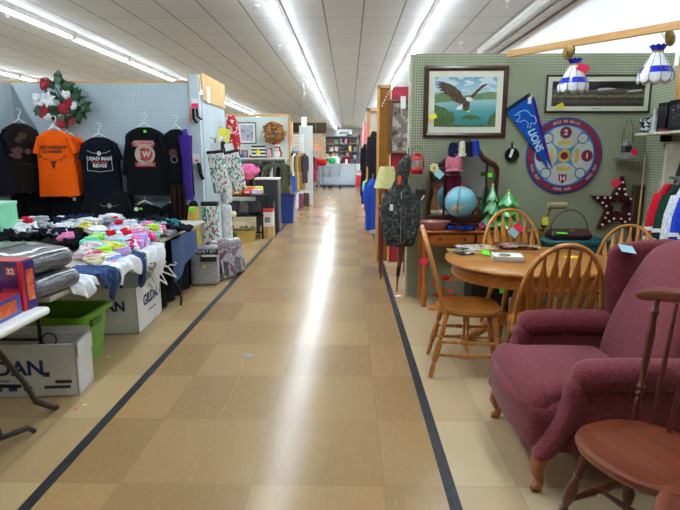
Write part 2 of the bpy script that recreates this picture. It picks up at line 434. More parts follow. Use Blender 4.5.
# ================================================================ GREEN BOOTH (right)
GY = 5.527
GREEN = pegboard('sage green pegboard', (168, 173, 146), (60, 70, 50), (0, 2))
GREENX = pegboard('sage green pegboard side', (168, 173, 146), (60, 70, 50), (1, 2))
TRIMG = mat('pale edge trim', (196, 196, 170), .6)
t = thing('pegboard_partition', 'tall sage green pegboard partition behind the eagle picture', 'partition', (0, GY, 0))
B(GREEN).box((1.91, .012, 1.243), (2.57, .022, 2.478)).done('panel', t)
B(TRIMG).box((.612, .03, 1.243), (.022, .07, 2.482)).done('edge_trim', t)
B(PINE).box((1.91, .045, 2.46), (2.55, .04, .04)).done('top_rail', t)
t = thing('pegboard_partition', 'sage green pegboard side partition at the far right behind the jerseys', 'partition', (2.99, 4.2, 0))
B(GREENX).box((.012, -1.9, 1.15), (.022, 6.4, 2.3)).done('panel', t)  # lengthened unseen past the camera to darken the mirror and right foreground
B(GREENX).box((-.004, .82, 1.15), (.012, .5, 2.3)).done('panel', t)
# red partition next booth
t = thing('partition_panel', 'deep red partition panel behind the green pegboard edge', 'partition', (0, 7.42, 0))
B(mat('deep red paint', (168, 26, 54), .5, var=.05)).box((1.75, .03, 1.2), (2.35, .05, 2.4)).done('panel', t)
# beam
a, c = Vector((1.536, 5.434, 2.46)), Vector((2.96, 3.69, 2.46)); d = c-a
t = thing('wooden_beam', 'long pale wooden beam crossing above the lamps and white wall', 'beam', (a+c)/2, math.atan2(d.y, d.x))
B(wood('beam pine', (176, 124, 62), (210, 158, 92), .5, 0)).box((0, 0, 0), (d.length, .035, .06), .003).done('board', t)
# ---- tiffany lamps
GLASSW = mat('milk glass', (236, 238, 242), .18, var=.05, scale=14, coat=.4)
ABR = mat('antique brass', (120, 94, 50), .4, .8, var=.3, scale=14)
GLASSB = mat('cobalt glass', (24, 36, 178), .15, var=.2, scale=14, coat=.4)
LEAD = mat('lead came', (90, 84, 76), .4, .8)
def tiffany(label, px, Yb, h0, dz, side, rz, gr):
    """px: image column of the canopy, shade hangs dz below"""
    p = atY(px, 60, Yb); LS = .8; hz = (2.43-h0)/LS; h00 = h0; h0 = 0
    t = thing('pendant_lamp', label, 'lamp', (p.x, p.y, h00), rz, gr); t.scale = (LS, LS, LS)
    n = 10
    def ring(r, z, sc=0, zs=0):
        return [(r*(1+sc*abs(sin(k*pi/4)))*cos(2*pi*k/(n*4)), r*(1+sc*abs(sin(k*pi/4)))*sin(2*pi*k/(n*4)), z-zs*abs(sin(k*pi/4))) for k in range(n*4)]
    z = h0
    sh = B(GLASSW); sh.rings([ring(.05, z+.25), ring(.085, z+.19), ring(.125, z+.115)], cap=False); sh.rings([ring(.158, z+.055), ring(.166, z+.02, 0), ring(.158, z-.008, .01, .03)], cap=False)
    sh.rings([ring(.154, z-.006, .01, .03), ring(.155, z+.055), ring(.12, z+.115), ring(.046, z+.25)], cap=False)
    s = sh.done('shade', t, sharp=70)
    B(GLASSB).rings([ring(.1255, z+.115), ring(.1605, z+.053), ring(.156, z+.053), ring(.122, z+.115)], cap=False).done('blue_band', s)
    B(GLASSB).rings([ring(.046, z+.262), ring(.075, z+.31, .05, -.012), ring(.07, z+.31, .05, -.012), ring(.042, z+.262)], cap=False).done('blue_crown', s)
    b = B(LEAD)
    for k in range(n):
        q = 2*pi*k/n; b.tube([(r*cos(q), r*sin(q), zz) for r, zz in ((.05, z+.25), (.086, z+.19), (.127, z+.115), (.161, z+.055), (.167, z+.02), (.16, z-.008))], .0028, 5)
    b.done('lead_lines', s)
    B(BRASS).lathe([(.03, z+.24), (.054, z+.248), (.054, z+.262), (.03, z+.275), (.012, z+.3)], 16).done('collar', t)
    ctop = z+.36+dz
    B(ABR).lathe([(.078, 0), (.072, .012), (.04, .024), (.018, .03), (.012, .045), (0, .047)], 18, M=TR(side*(.1 if side < 0 else .085), -.03, ctop+.02, R(84), 0, -1.2 if side < 0 else .35)).done('canopy', t)
    B(BRASS).tube([(0, 0, z+.29), (side*.01, -.005, z+.3+dz*.5), (side*.08, -.02, ctop+.02)], .004, 6).done('chain', t)
    B(BLACKM).tube([(side*.03, -.02, ctop+.02), (side*.02, 0, hz)], .003, 6).done('hook', t)
    return t
tiffany('white and cobalt glass pendant lamp with pink tag, left one under the beam', 575, 4.93, 2.075, -.0, -1, .2, 'stained glass pendant lamps')
tiffany('white and cobalt glass pendant lamp at far right under the beam', 657, 4.4, 2.085, -.0, 1, .1, 'stained glass pendant lamps')
for px, py, yb, m, lb in ((583, 68, 4.74, REDP, 'pink price tag hanging on the left glass lamp'), (560, 106, 5.49, YELLOWP, 'yellow price tag at the lower left of the stadium photo'), (433, 117, 5.48, YELLOWP, 'yellow price tag on the corner of the eagle picture')):
    p = atY(px, py, yb); w = .1 if m is REDP else .075
    note('price_tag', Matrix.Translation(p) @ Matrix.Rotation(pi/2, 4, 'X') @ Matrix.Rotation(-.35 if m is not YELLOWP else .5, 4, 'Z'), w, w*.62, m, lb)
# ---- framed pictures
def frame(name, label, cat, M, w, h, fw, fm, mat_w, mm, art, depth=.03, cat_group=None):
    t = thing(name, label, cat, (0, 0, 0), group=cat_group)
    t.matrix_world = M
    t.location = M.to_translation(); t.rotation_euler = M.to_euler()
    b = B(fm); o = [(-w/2, -h/2), (w/2, -h/2), (w/2, h/2), (-w/2, h/2)]; i = [(x*(1-2*fw/w), y*(1-2*fw/h)) for x, y in o]
    mdl = [(x*(1-fw/w), y*(1-fw/h)) for x, y in o]
    for k in range(4):
        j = (k+1) % 4
        rg = []
        for q in (k, j):
            rg.append([(o[q][0], o[q][1], 0), (o[q][0], o[q][1], depth*.7), (mdl[q][0], mdl[q][1], depth), (i[q][0], i[q][1], depth*.6), (i[q][0], i[q][1], 0)])
        b.rings(rg)
    b.done('frame', t, sharp=20)
    B(mm).box((0, 0, depth*.25), (w-1.9*fw, h-1.9*fw, depth*.3)).done('mat_board' if mat_w else 'backing', t)
    aw, ah = w-2*fw-2*mat_w, h-2*fw-2*mat_w
    art(t, aw, ah, depth*.41)
    return t
DKFR = wood('dark walnut frame', (44, 22, 16), (80, 44, 32), .3, 0)
BLFR = mat('black frame', (24, 22, 24), .35)
MATB = mat('cream mat board', (226, 226, 206), .8, var=.02)
def eagle(t, w, h, z):
    sky = NT('painted sky and lake'); sp = sky.n('SeparateXYZ'); sky.l(sky.obj(), sp.inputs[0])
    f = sky.math('ADD', sky.math('DIVIDE', sp.outputs[1], h), .5); n = sky.noise(sky.obj((1, 2.2, 1)), 7, 4)
    f2 = sky.math('ADD', f, sky.math('MULTIPLY', sky.math('SUBTRACT', n, .5), .05))
    base = sky.ramp(f2, [(0, (54, 128, 124)), (.3, (74, 156, 158)), (.5, (150, 194, 200)), (.62, (186, 212, 214)), (.78, (160, 198, 214)), (1, (110, 160, 194))])
    cl = sky.math('MULTIPLY', sky.math('GREATER_THAN', n, .52), sky.math('GREATER_THAN', f, .72))
    sky.l(sky.mix(sky.math('MULTIPLY', cl, .65), base, lin((236, 242, 244))), sky.b.inputs['Base Color']); sky.b.inputs['Roughness'].default_value = .5
    o = B(sky.m).box((0, 0, z), (w, h, .003)).done('painting', t)
    hill = blobs('painted hills', [(0, (84, 116, 74)), (.5, (112, 140, 96))], 30, const=False)
    b = B(hill); s = lambda x, y: ((x-.5)*w, (.5-y)*h)
    b.flat([s(*q) for q in ((0, .42), (0, .34), (.12, .3), (.25, .34), (.4, .38), (.55, .36), (.75, .32), (.9, .29), (1, .31), (1, .45), (.8, .45), (.6, .46), (.4, .46), (.2, .5), (0, .52))], z=z+.002)
    b.done('hills', o)
    tr = blobs('painted trees', [(0, (52, 84, 48)), (.45, (84, 114, 60)), (.7, (124, 140, 84))], 60)
    b = B(tr); random.seed(3)
    bush = [(0, 1), (0, .56)]+[(x, .58+.4*x*x*4+random.uniform(-.03, .03)) for x in (.05, .1, .15, .2, .25, .3)]+[(.34, .86), (.3, .93), (.2, 1)]
    b.flat([s(*q) for q in bush], z=z+.003)
    b.flat([s(*q) for q in ((1, 1), (.86, 1), (.88, .9), (.9, .8), (.95, .74), (1, .68))], z=z+.003)
    b.flat([s(*q) for q in ((.2, 1), (.86, 1), (.8, .96), (.5, .97), (.3, .95))], z=z+.0028)
    for cx, cy, r in ((.5, .82, .05), (.57, .79, .06), (.66, .8, .05), (.72, .83, .04), (.6, .84, .04)): b.flat([s(cx+r*cos(q*pi/6)*(1+.3*(q % 2)), cy+.6*r*sin(q*pi/6)) for q in range(12)], z=z+.0034)
    b.done('painted_trees', o)
    br = blobs('painted feathers', [(0, (62, 46, 34)), (.5, (98, 74, 54)), (.75, (130, 102, 76))], 70, stretch=(1, .3, 1))
    b = B(br)
    lw = [(.47, .42), (.42, .3), (.33, .2), (.24, .14), (.12, .09), (.03, .1), (.1, .13), (.02, .15), (.1, .18), (.03, .21), (.12, .23), (.07, .27), (.16, .29), (.13, .33), (.22, .36), (.3, .48), (.4, .53), (.47, .54)]
    rw = [(.55, .5), (.6, .44), (.7, .3), (.78, .21), (.86, .14), (.81, .145), (.84, .115), (.77, .16), (.78, .135), (.7, .22), (.64, .3), (.57, .39), (.52, .44)]
    b.flat([s(*q) for q in lw], z=z+.005); b.flat([s(*q) for q in rw], z=z+.0046)
    b.flat([s(*q) for q in ((.45, .42), (.56, .44), (.57, .55), (.55, .68), (.52, .69), (.47, .66), (.45, .55))], z=z+.0054)
    b.mi(PAPER).flat([s(*q) for q in ((.5, .42), (.54, .4), (.59, .41), (.62, .45), (.58, .49), (.52, .48))], z=z+.006)
    b.flat([s(*q) for q in ((.43, .56), (.46, .55), (.45, .64), (.4, .66), (.35, .64), (.37, .6))], z=z+.0058)
    b.mi(YELLOWP).flat([s(*q) for q in ((.615, .44), (.645, .46), (.61, .475))], z=z+.0062).flat([s(*q) for q in ((.52, .68), (.58, .67), (.57, .71), (.53, .7))], z=z+.0062)
    b.done('eagle', o)
pp = [atY(*q, GY-.012) for q in ((424, 68), (507, 67), (505.5, 136), (424.5, 138))]
frame('framed_picture', 'large framed painting of an eagle over a lake on the green pegboard', 'picture', FW(1.162, GY-.002, 2.02), .825, .69, .045, DKFR, .06, MATB, eagle)
def stadium(t, w, h, z):
    k = NT('dark stadium photo'); sp = k.n('SeparateXYZ'); k.l(k.obj(), sp.inputs[0])
    f = k.math('ADD', k.math('DIVIDE', sp.outputs[1], h), .5); n = k.noise(k.obj((1, 3, 1)), 18, 5, .7)
    f2 = k.math('ADD', f, k.math('MULTIPLY', k.math('SUBTRACT', n, .5), .35))
    k.l(k.ramp(f2, [(0, (40, 40, 42)), (.2, (88, 80, 74)), (.32, (54, 48, 48)), (.4, (128, 124, 86)), (.5, (60, 52, 50)), (.62, (104, 98, 96)), (.7, (36, 32, 36)), (1, (20, 18, 22))]), k.b.inputs['Base Color'])
    k.b.inputs['Roughness'].default_value = .25
    o = B(k.m).box((0, 0, z), (w, h, .003)).done('photo', t)
    B(mat('floodlit roof', (190, 190, 192), .5)).flat([(-.02*w, .12*h), (.12*w, .16*h), (.2*w, .2*h), (.1*w, .24*h), (.0, .22*h)], z=z+.002).flat([(.3*w, .05*h), (.46*w, .12*h), (.46*w, .17*h), (.34*w, .14*h)], z=z+.002).done('bright_roofs', o)
    B(mat('caption ink', (120, 120, 116), .8)).box((-.0, -h/2-.022, z), (.09, .006, .002)).done('caption', t)
frame('framed_photo', 'long black framed panoramic stadium photo on the green pegboard', 'picture', FW(2.475, GY-.002, 2.098), 1.04, .365, .018, BLFR, .045, MATB, stadium, .022)
# ---- round game board
c = Vector((2.182, GY-.002, 1.492)); rb = .383
t = thing('game_board', 'round red white and blue baseball game board on the green pegboard', 'game board'); M = FW(*c); t.location = c; t.rotation_euler = (pi/2, 0, 0)
BLUE1 = mat('board blue', (38, 70, 140), .5, var=.05); CREAM = mat('board cream', (200, 210, 205), .5, var=.04); RED1 = mat('board red', (142, 22, 42), .5, var=.06); LBLUE = mat('board light blue', (92, 150, 200), .5, var=.05); YEL1 = mat('board yellow', (214, 190, 90), .5, var=.05)
b = B(BLUE1).lathe([(rb-.01, 0), (rb, .004), (rb, .014), (rb-.008, .018), (0, .018)], 48); b.done('disc', t)
Z = .0188
b = B(RED1); b.disc(rb*.95, z=Z, ri=rb*.82, n=60); b.done('red_ring', t)
b = B(LBLUE)
b.disc(rb*.79, z=Z, n=48); b.done('blue_field', t)
for q in (0, 90, 180, 270):
    a = R(q); p = Vector((cos(a), sin(a))); n_ = Vector((-p.y, p.x))
    pl = []
    for k in range(36):
        u = 2*pi*k/36; v = p*(.475+.29*cos(u))*rb+n_*(.4*sin(u)*(1+.22*cos(u)))*rb
        if v.length > rb*.785: v *= rb*.785/v.length
        pl.append(tuple(v))
    B(CREAM).flat(pl, z=Z+.0006).done('cream_petal', t)
for q in (45, 135, 225, 315):
    B(CREAM).disc(rb*.12, z=Z+.0016, n=20, c=(rb*.64*cos(R(q)), rb*.64*sin(R(q)))).mi(BLUE1).disc(rb*.145, z=Z+.0014, n=20, ri=rb*.12, c=(rb*.64*cos(R(q)), rb*.64*sin(R(q)))).done('corner_circle', t)
b = B(YEL1).disc(rb*.17, z=Z+.0016, n=24).disc(rb*.4, z=Z+.0012, ri=rb*.3, a0=R(58), a1=R(122), n=10).disc(rb*.4, z=Z+.0012, ri=rb*.3, a0=R(-32), a1=R(32), n=10).disc(rb*.4, z=Z+.0012, ri=rb*.3, a0=R(238), a1=R(302), n=10).disc(rb*.4, z=Z+.0012, ri=rb*.3, a0=R(148), a1=R(212), n=10)
for q in (0, 90, 180, 270): b.flat([(rb*(.15*cos(R(q))-.012*sin(R(q))), rb*(.15*sin(R(q))+.012*cos(R(q)))), (rb*(.15*cos(R(q))+.012*sin(R(q))), rb*(.15*sin(R(q))-.012*cos(R(q)))), (rb*(.4*cos(R(q))+.012*sin(R(q))), rb*(.4*sin(R(q))-.012*cos(R(q)))), (rb*(.4*cos(R(q))-.012*sin(R(q))), rb*(.4*sin(R(q))+.012*cos(R(q))))], z=Z+.001)
b.mi(RED1).disc(rb*.1, z=Z+.0024, n=20)
b.done('hub', t)
for q, ch in ((90, '2'), (0, '1'), (270, 'H'), (180, '3')):
    x, y = rb*.6*cos(R(q)), rb*.6*sin(R(q))
    if ch == 'H': b = B(RED1).flat([(x-.04, y+.045), (x-.04, y-.02), (x, y-.05), (x+.04, y-.02), (x+.04, y+.045)], z=Z+.001)
    else: b = B(RED1).disc(rb*.135, z=Z+.001, n=20, c=(x, y))
    b.mi(BLUE1)
    if ch != 'H': b.disc(rb*.155, z=Z+.0009, n=20, ri=rb*.13, c=(x, y))
    b.mi(PAPER).text(ch, .075, Matrix.Translation((x, y, Z+.002)), bold=.002); b.done('numbered_badge', t)
b = B(PAPER)
def arc_text(b, s, r, mid, size, flip=False):
    n = len(s); st = size*.62/r*(1)
    for i, chx in enumerate(s):
        if chx == ' ': continue
        a = mid-(i-(n-1)/2)*st*(-1 if flip else 1); M2 = Matrix.Translation((r*cos(a), r*sin(a), Z+.001)) @ Matrix.Rotation(a-pi/2+(pi if flip else 0), 4, 'Z')
        b.text(chx, size, M2, ext=.0005)
arc_text(b, 'BASE ON BALLS', rb*.885, R(90), .034); arc_text(b, 'HOME RUN', rb*.885, R(270), .036, True); arc_text(b, 'FOUL OUT', rb*.885, R(330), .036, True); arc_text(b, 'FOUL OUT', rb*.885, R(210), .036, True)
b.done('ring_lettering', t)
B(BLUE1).disc(rb*.83, z=Z+.0005, n=48, ri=rb*.79).done('ring_line', t)
# ---- pennants
def pennant(label, A, Bp, C, m, edge, yb, txt=None):
    t = thing('pennant', label, 'pennant', (0, yb, 0))
    pa, pb, pc = [atY(*q, yb) for q in (A, Bp, C)]
    P = [(v.x, v.z) for v in (pa, pc, pb)]
    M = Matrix(((1, 0, 0, 0), (0, 0, -1, 0), (0, 1, 0, 0), (0, 0, 0, 1)))
    o = B(m).prism(P, .004, M).done('felt', t)
    d = Vector((pb.x-pa.x, pb.z-pa.z)).normalized(); nrm = Vector((pc.x-(pa.x+pb.x)/2, pc.z-(pa.z+pb.z)/2)).normalized()
    e = [Vector((pa.x, pa.z)), Vector((pb.x, pb.z)), Vector((pb.x, pb.z))-nrm*.035, Vector((pa.x, pa.z))-nrm*.035]
    B(edge).prism([tuple(v) for v in e], .006, M).done('header_band', t)
    if txt:
        ax = Vector((nrm.x, nrm.y)); ang = math.atan2(ax.y, ax.x); mid = Vector(((pa.x+pb.x)/2, (pa.z+pb.z)/2))
        q = mid+ax*.4
        Mt = M @ Matrix.Translation((q.x, q.y, .0045)) @ Matrix.Rotation(ang, 4, 'Z')
        B(mat('pale felt', (200, 225, 235), .9)).text(txt, .105, Mt, ext=.0006, bold=.003, sx=.8).done('lettering', o)
        # leaping animal outline
        pts = [(-.10, .02), (-.06, .07), (-.02, .075), (.03, .06), (.07, .075), (.11, .05), (.12, .01), (.08, .0), (.10, -.05), (.08, -.07), (.05, -.02), (0, -.02), (-.03, -.06), (-.07, -.08), (-.06, -.03), (-.08, 0), (-.13, -.05)]
        q = mid+ax*.16
        Mt = M @ Matrix.Translation((q.x, q.y, .005)) @ Matrix.Rotation(ang+.5, 4, 'Z')
        B(mat('pale felt', (200, 225, 235), .9)).tube([(x*.9, y*.9, 0) for x, y in pts], .0035, 5, closed=True, M=Mt).done('animal_outline', o)
        B(PAPER).box((pb.x-.012, 0, pb.z-.03), (.035, .012, .09), .001).done('paper_label', t)
    return t
pennant('purple felt pennant hanging behind the blue pennant', (515, 112), (535, 100), (552.5, 169), fabric('purple felt', (70, 36, 130)), fabric('purple felt', (70, 36, 130)), GY-.024)
pennant('blue felt pennant with white lettering hung over the game board', (507, 112), (531, 96), (548.5, 170), fabric('royal blue felt', (20, 84, 176)), fabric('dark felt', (24, 40, 66)), GY-.034, 'LIONS')
# ---- skillet
t = thing('skillet', 'small black cast iron skillet with white tag hung on the pegboard', 'pan', (1.65, GY-.004, 1.5))
t.rotation_euler = (pi/2, 0, 0)
IRON = mat('cast iron', (22, 23, 25), .5, .3, bump=.001)
B(IRON).lathe([(.058, 0), (.074, .03), (.07, .03), (.056, .005), (0, .005)], 26).done('pan', t)
B(IRON).tube([(0, .07, .02), (0, .1, .022), (0, .125, .022)], [.01, .009, .012], 8, flat=.5).done('handle', t)
B(PAPER).box((-.012, .015, .034), (.028, .085, .0015), M=Matrix.Rotation(-.3, 4, 'Z')).done('paper_tag', t)
# ---- bell shaped barn lantern
cx, cz = 2.812, 1.49
t = thing('barn_lantern', 'grey galvanized barn lantern with wide brim hung by a wire loop', 'lantern', tuple(atY(626, 155.5, GY-.13)))
GALV = mat('galvanized metal', (150, 152, 148), .4, .6, var=.2, scale=12)
B(GALV).lathe([(.118, -.03), (.12, -.026), (.07, .005), (.05, .02), (.05, .028), (.045, .03)], 24).done('brim', t)
B(mat('smoky glass', (40, 44, 46), .1, coat=.5)).lathe([(.043, .028), (.048, .06), (.043, .095)], 18).done('globe', t)
B(GALV).lathe([(.045, .093), (.052, .098), (.05, .115), (.03, .13), (.026, .14), (.014, .15), (0, .152)], 18).done('cap', t)
b = B(GALV)
for s in (-1, 1): b.tube([(s*.05, 0, .02), (s*.058, 0, .06), (s*.052, 0, .1)], .004, 6)
b.done('guard', t)
B(mat('wire', (90, 96, 80), .4, .8)).tube([(.052*cos(q), 0, .1+.25*sin(q)) for q in [pi*k/12 for k in range(13)]], .0035, 6).done('bail', t)
p = atY(634, 152, GY-.2)
note('price_tag', Matrix.Translation(p) @ Matrix.Rotation(pi/2, 4, 'X') @ Matrix.Rotation(-.6, 4, 'Z'), .07, .05, REDP, 'red price tag hanging on the galvanized barn lantern')
# ---- marquee star
cx, cz, ro, ri = 2.762, .985, .305, .125
t = thing('marquee_star', 'large dark red metal star with white bulbs on the green pegboard', 'star decoration', (cx, GY-.006, cz)); t.rotation_euler = (pi/2, 0, R(-3)*0)
poly = [((ro if k % 2 == 0 else ri)*cos(pi/2+k*pi/5-.05), (ro if k % 2 == 0 else ri)*sin(pi/2+k*pi/5-.05)) for k in range(10)]
inn = [(x*.38, y*.38) for x, y in poly]
STARM = mat('oxblood metal', (66, 20, 26), .4, .3, var=.2, scale=14)
b = B(STARM)
for z in (.055, .0):
    for k in range(10):
        j = (k+1) % 10
        b.face([b.bm.verts.new((x, y, z)) for x, y in (poly[k], poly[j], inn[j], inn[k])])
b.done('face', t)
b = B(STARM); b.rings([[(x, y, 0) for x, y in poly], [(x, y, .065) for x, y in poly]], cap=False); b.rings([[(x, y, 0) for x, y in inn], [(x, y, .055) for x, y in inn]], cap=False); b.done('rim', t)
BULB = mat('white bulb glass', (238, 236, 228), .2, var=.02, coat=.3)
cnt = 0
for k in range(0, 10, 2):
    tip = Vector(poly[k]); a_ = Vector(poly[(k+1) % 10]); c_ = Vector(poly[k-1])
    for q, e in ((.8, None), (.5, a_), (.5, c_), (.2, a_), (.2, c_)):
        p = tip*q if e is None else (tip*(q+.05)+e*(1-q-.05))*.82
        B(BULB).ball((p.x, p.y, .066), .0135, 10).done('bulb', t)
p = atY(616, 183, GY-.09); note('price_tag', Matrix.Translation(p) @ Matrix.Rotation(pi/2, 4, 'X') @ Matrix.Rotation(.5, 4, 'Z'), .09, .07, REDP, 'red price tag on the top point of the star')
# ---- thin wooden stick
p0, p1 = atY(645.5, 155, GY-.08), atY(637.5, 228, GY-.16)
t = thing('wooden_rod', 'thin pale bamboo rod leaning beside the star', 'rod', (p0+p1)/2)
lo = p1+(p1-p0)*.9
B(wood('bamboo', (170, 136, 76), (206, 176, 112), .4, 2)).turn(p0-(p0+p1)/2, lo-(p0+p1)/2, [(.007, 0), (.009, .3), (.011, .301), (.009, .31), (.01, .6), (.012, .605), (.01, .615), (.012, 1)], 8).done('shaft', t)
# ================================================================ DESK, MIRROR, ORNAMENTS
DZ = .775
ORG = wood('orange stained pine', (150, 76, 24), (198, 116, 46), .35, 0); ORGZ = wood('orange stained pine upright', (150, 74, 24), (196, 112, 44), .35, 2)
t = thing('desk', 'orange stained wooden desk with drawers against the green pegboard', 'desk', (1.245, 5.3, 0))
B(ORG).box((0, 0, DZ-.011), (1.09, .37, .022), .005).done('top', t)
b = B(ORG); b.box((0, .14, .69), (1.0, .02, .13)); b.box((-.49, 0, .69), (.02, .28, .13)); b.box((.49, 0, .69), (.02, .28, .13)); b.box((0, -.135, .745), (1.0, .02, .02)); b.box((0, -.135, .632), (1.0, .02, .016)); b.done('apron', t)
for x in (-.235, .235):
    d = B(ORG).box((x, -.148, .69), (.44, .018, .095), .004).done('drawer', t)
    for s in (-.12, .12): B(BLACKM).lathe([(.006, 0), (.006, .012), (.013, .016), (.012, .024), (0, .027)], 12, M=TR(x+s, -.157, .69, pi/2)).done('knob', d)
LEGP = [(.026, 0), (.026, .03), (.018, .04), (.03, .1), (.026, .2), (.022, .62), (.03, .64), (.02, .66), (.03, .69), (.032, .71), (.034, .72), (.034, 1)]
for x in (-.49, .49):
    for y in (-.135, .135): B(ORGZ).turn((x, y, 0), (x, y, .753), LEGP, 12).done('leg', t)
p = atY(424, 261, 5.08); note('price_tag', Matrix.Translation(p) @ Matrix.Rotation(pi/2, 4, 'X') @ Matrix.Rotation(.7, 4, 'Z'), .075, .07, REDP, 'bright pink price tag taped to the left desk leg')
# ---- dresser mirror
mx, my = 1.18, 5.42
t = thing('dresser_mirror', 'dark mahogany arched dresser mirror with folding wings on the desk', 'mirror', (mx, my, DZ))
def MP(px, py):
    q = atY(px, py, my-.02); return (q.x-mx, q.z-DZ)
outl = [MP(*q) for q in ((425, 219), (427, 205), (430, 192), (430, 180), (430, 170), (434, 164), (441, 161), (447, 157), (451, 150), (456, 143), (462, 139), (466, 138), (470, 139), (476, 143), (481, 150), (485, 156), (491, 160), (497, 163), (500, 169), (499, 180), (498, 192), (500, 205), (502, 219))]
cxm = sum(p_[0] for p_ in outl)/len(outl)
innl = [(cxm+(x-cxm)*.9, .1+(z-.1)*.915) for x, z in outl]
innl[0] = (innl[0][0], .12); innl[-1] = (innl[-1][0], .12)
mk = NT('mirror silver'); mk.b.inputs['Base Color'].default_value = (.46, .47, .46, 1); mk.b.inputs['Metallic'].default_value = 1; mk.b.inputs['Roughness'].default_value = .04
N_ = len(outl); b = B(MAHOG)
o2, i2 = outl, innl
b.rings([[(x, .02, z) for x, z in o2], [(x, -.012, z) for x, z in o2], [((x+u)/2, -.022, (z+w_)/2) for (x, z), (u, w_) in zip(o2, i2)], [(x, -.012, z) for x, z in i2], [(x, .02, z) for x, z in i2]], cap=False)
b.done('frame', t)
B(MAHOG).prism([(x, z) for x, z in outl], .01, FW(0, .03, 0)).done('backing', t)
def hz_(x):  # height of the inner outline above column x
    for (x0_, z0_), (x1_, z1_) in zip(innl, innl[1:]):
        if x0_ <= x <= x1_: return z0_+(z1_-z0_)*(x-x0_)/max(1e-6, x1_-x0_)
    return .5
xa, xb = MP(445, 180)[0], MP(487, 180)[0]
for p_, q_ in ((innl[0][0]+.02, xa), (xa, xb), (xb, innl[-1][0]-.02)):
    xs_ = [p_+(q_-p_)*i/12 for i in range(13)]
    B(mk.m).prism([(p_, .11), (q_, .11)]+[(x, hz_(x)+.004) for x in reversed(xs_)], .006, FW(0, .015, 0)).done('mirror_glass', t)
for x in (xa, xb): B(MAHOG).box((x, 0, (.1+hz_(x))/2), (.016, .02, hz_(x)-.09), .003).done('stile', t)
b = B(MAHOG); b.box((0, -.02, .022), (.84, .14, .042), .006); b.box((0, 0, .08), (.8, .05, .08), .008); b.done('base', t)
b = B(MAHOG); zc_ = hz_(0)
b = B(MAHOG); b.lathe([(.02, 0), (.05, .012), (.034, .022), (0, .026)], 16, M=TR(MP(466, 145)[0], -.014, MP(466, 145)[1], pi/2)); b.done('carved_crest', t)
# caps hung along the top of the mirror
def cap(label, px, py, yb, m, w=.13, front=None, brim=None, rz=0, tilt=0):
    p = atY(px, py, yb); t = thing('ball_cap', label, 'cap', p, rz, 'caps hung on the mirror', rot=(tilt, 0, rz))
    d = B(m); d.rings([[(w/2*s*cos(q)*1.0, w*.42*s*sin(q), z) for q in [2*pi*k/16 for k in range(16)]] for s, z in ((1, -.055), (1.03, -.02), (.96, .03), (.75, .065), (.4, .085), (.02, .09))])
    o = d.done('crown', t)
    if front: B(front).rings([[(w/2*s*sin(q), -w*.425*s*cos(q)-.002, z) for q in [-.75+1.5*k/8 for k in range(9)]] for s, z in ((1.02, -.053), (1.04, -.02), (.975, .03), (.77, .064))], closed=False, cap=False).done('front_panel', o)
    B(brim or m).sheet(lambda u, v: ((u-.5)*w*.98, -w*.36*cos((u-.5)*2.4)-v*.07*cos((u-.5)*2.6), -.055-.018*v-.012*(u-.5)**2*4), 10, 4, .004).done('brim', t)
    B(m).ball((0, 0, .091), .006, 8).done('button', t)
    return t
NAVY = fabric('navy cap cloth', (30, 32, 66)); CREAMC = fabric('cream cap cloth', (214, 206, 184)); ROYAL = fabric('royal cap cloth', (36, 58, 168)); DKNAVY = fabric('black cap cloth', (24, 28, 38)); MAROON = fabric('maroon cloth', (92, 24, 44)); PINKC = fabric('dusty pink cloth', (196, 110, 128))
def hangcap(label, px, yb, m, w=.085, z=1.57):
    p = atY(px, 155, yb); t = thing('ball_cap', label, 'cap', (p.x, yb, z), group='caps hung on the mirror')
    d = B(m); d.rings([[(w/2*s*cos(q), -.025+.05*s*sin(q)-.02*(1-s), zz) for q in [2*pi*k/14 for k in range(14)]] for s, zz in ((.3, .055), (.75, .045), (.95, .015), (1, -.03), (.97, -.075))], cap=True)
    d.done('crown', t)
    B(m).sheet(lambda u, v: ((u-.5)*w, -.07-.025*sin(pi*u)-.006*v, -.065-v*.03*(1-.35*(2*u-1)**2)), 8, 4, .004).done('brim', t)
    return t
hangcap('navy cap hung first from the left on the mirror top', 452, 5.375, NAVY, .09)
hangcap('cream cap hung second from the left on the mirror top', 461, 5.36, CREAMC, .07, 1.58)
hangcap('black cap hung third from the left on the mirror top', 467.5, 5.37, DKNAVY, .08, 1.575)
hangcap('royal blue cap hung rightmost on the mirror top', 474.5, 5.36, ROYAL, .075, 1.59)
cap('dusty pink cap hanging below the navy cap in front of the mirror', 454, 163, 5.33, PINKC, .17)
t = thing('folded_scarf', 'maroon scarf hanging in front of the mirror beneath the pink cap', 'scarf', (0, 5.35, 0))
pa = atY(453, 187, 5.35)
B(MAROON).sheet(lambda u, v: (pa.x+(u-.5)*(.15-.03*v), .006*sin(u*14), pa.z+.13-.26*v), 14, 10, .014).done('cloth', t)
B(PINKC).box((pa.x, -.004, pa.z+.12), (.152, .03, .016), .004).done('top_band', t)
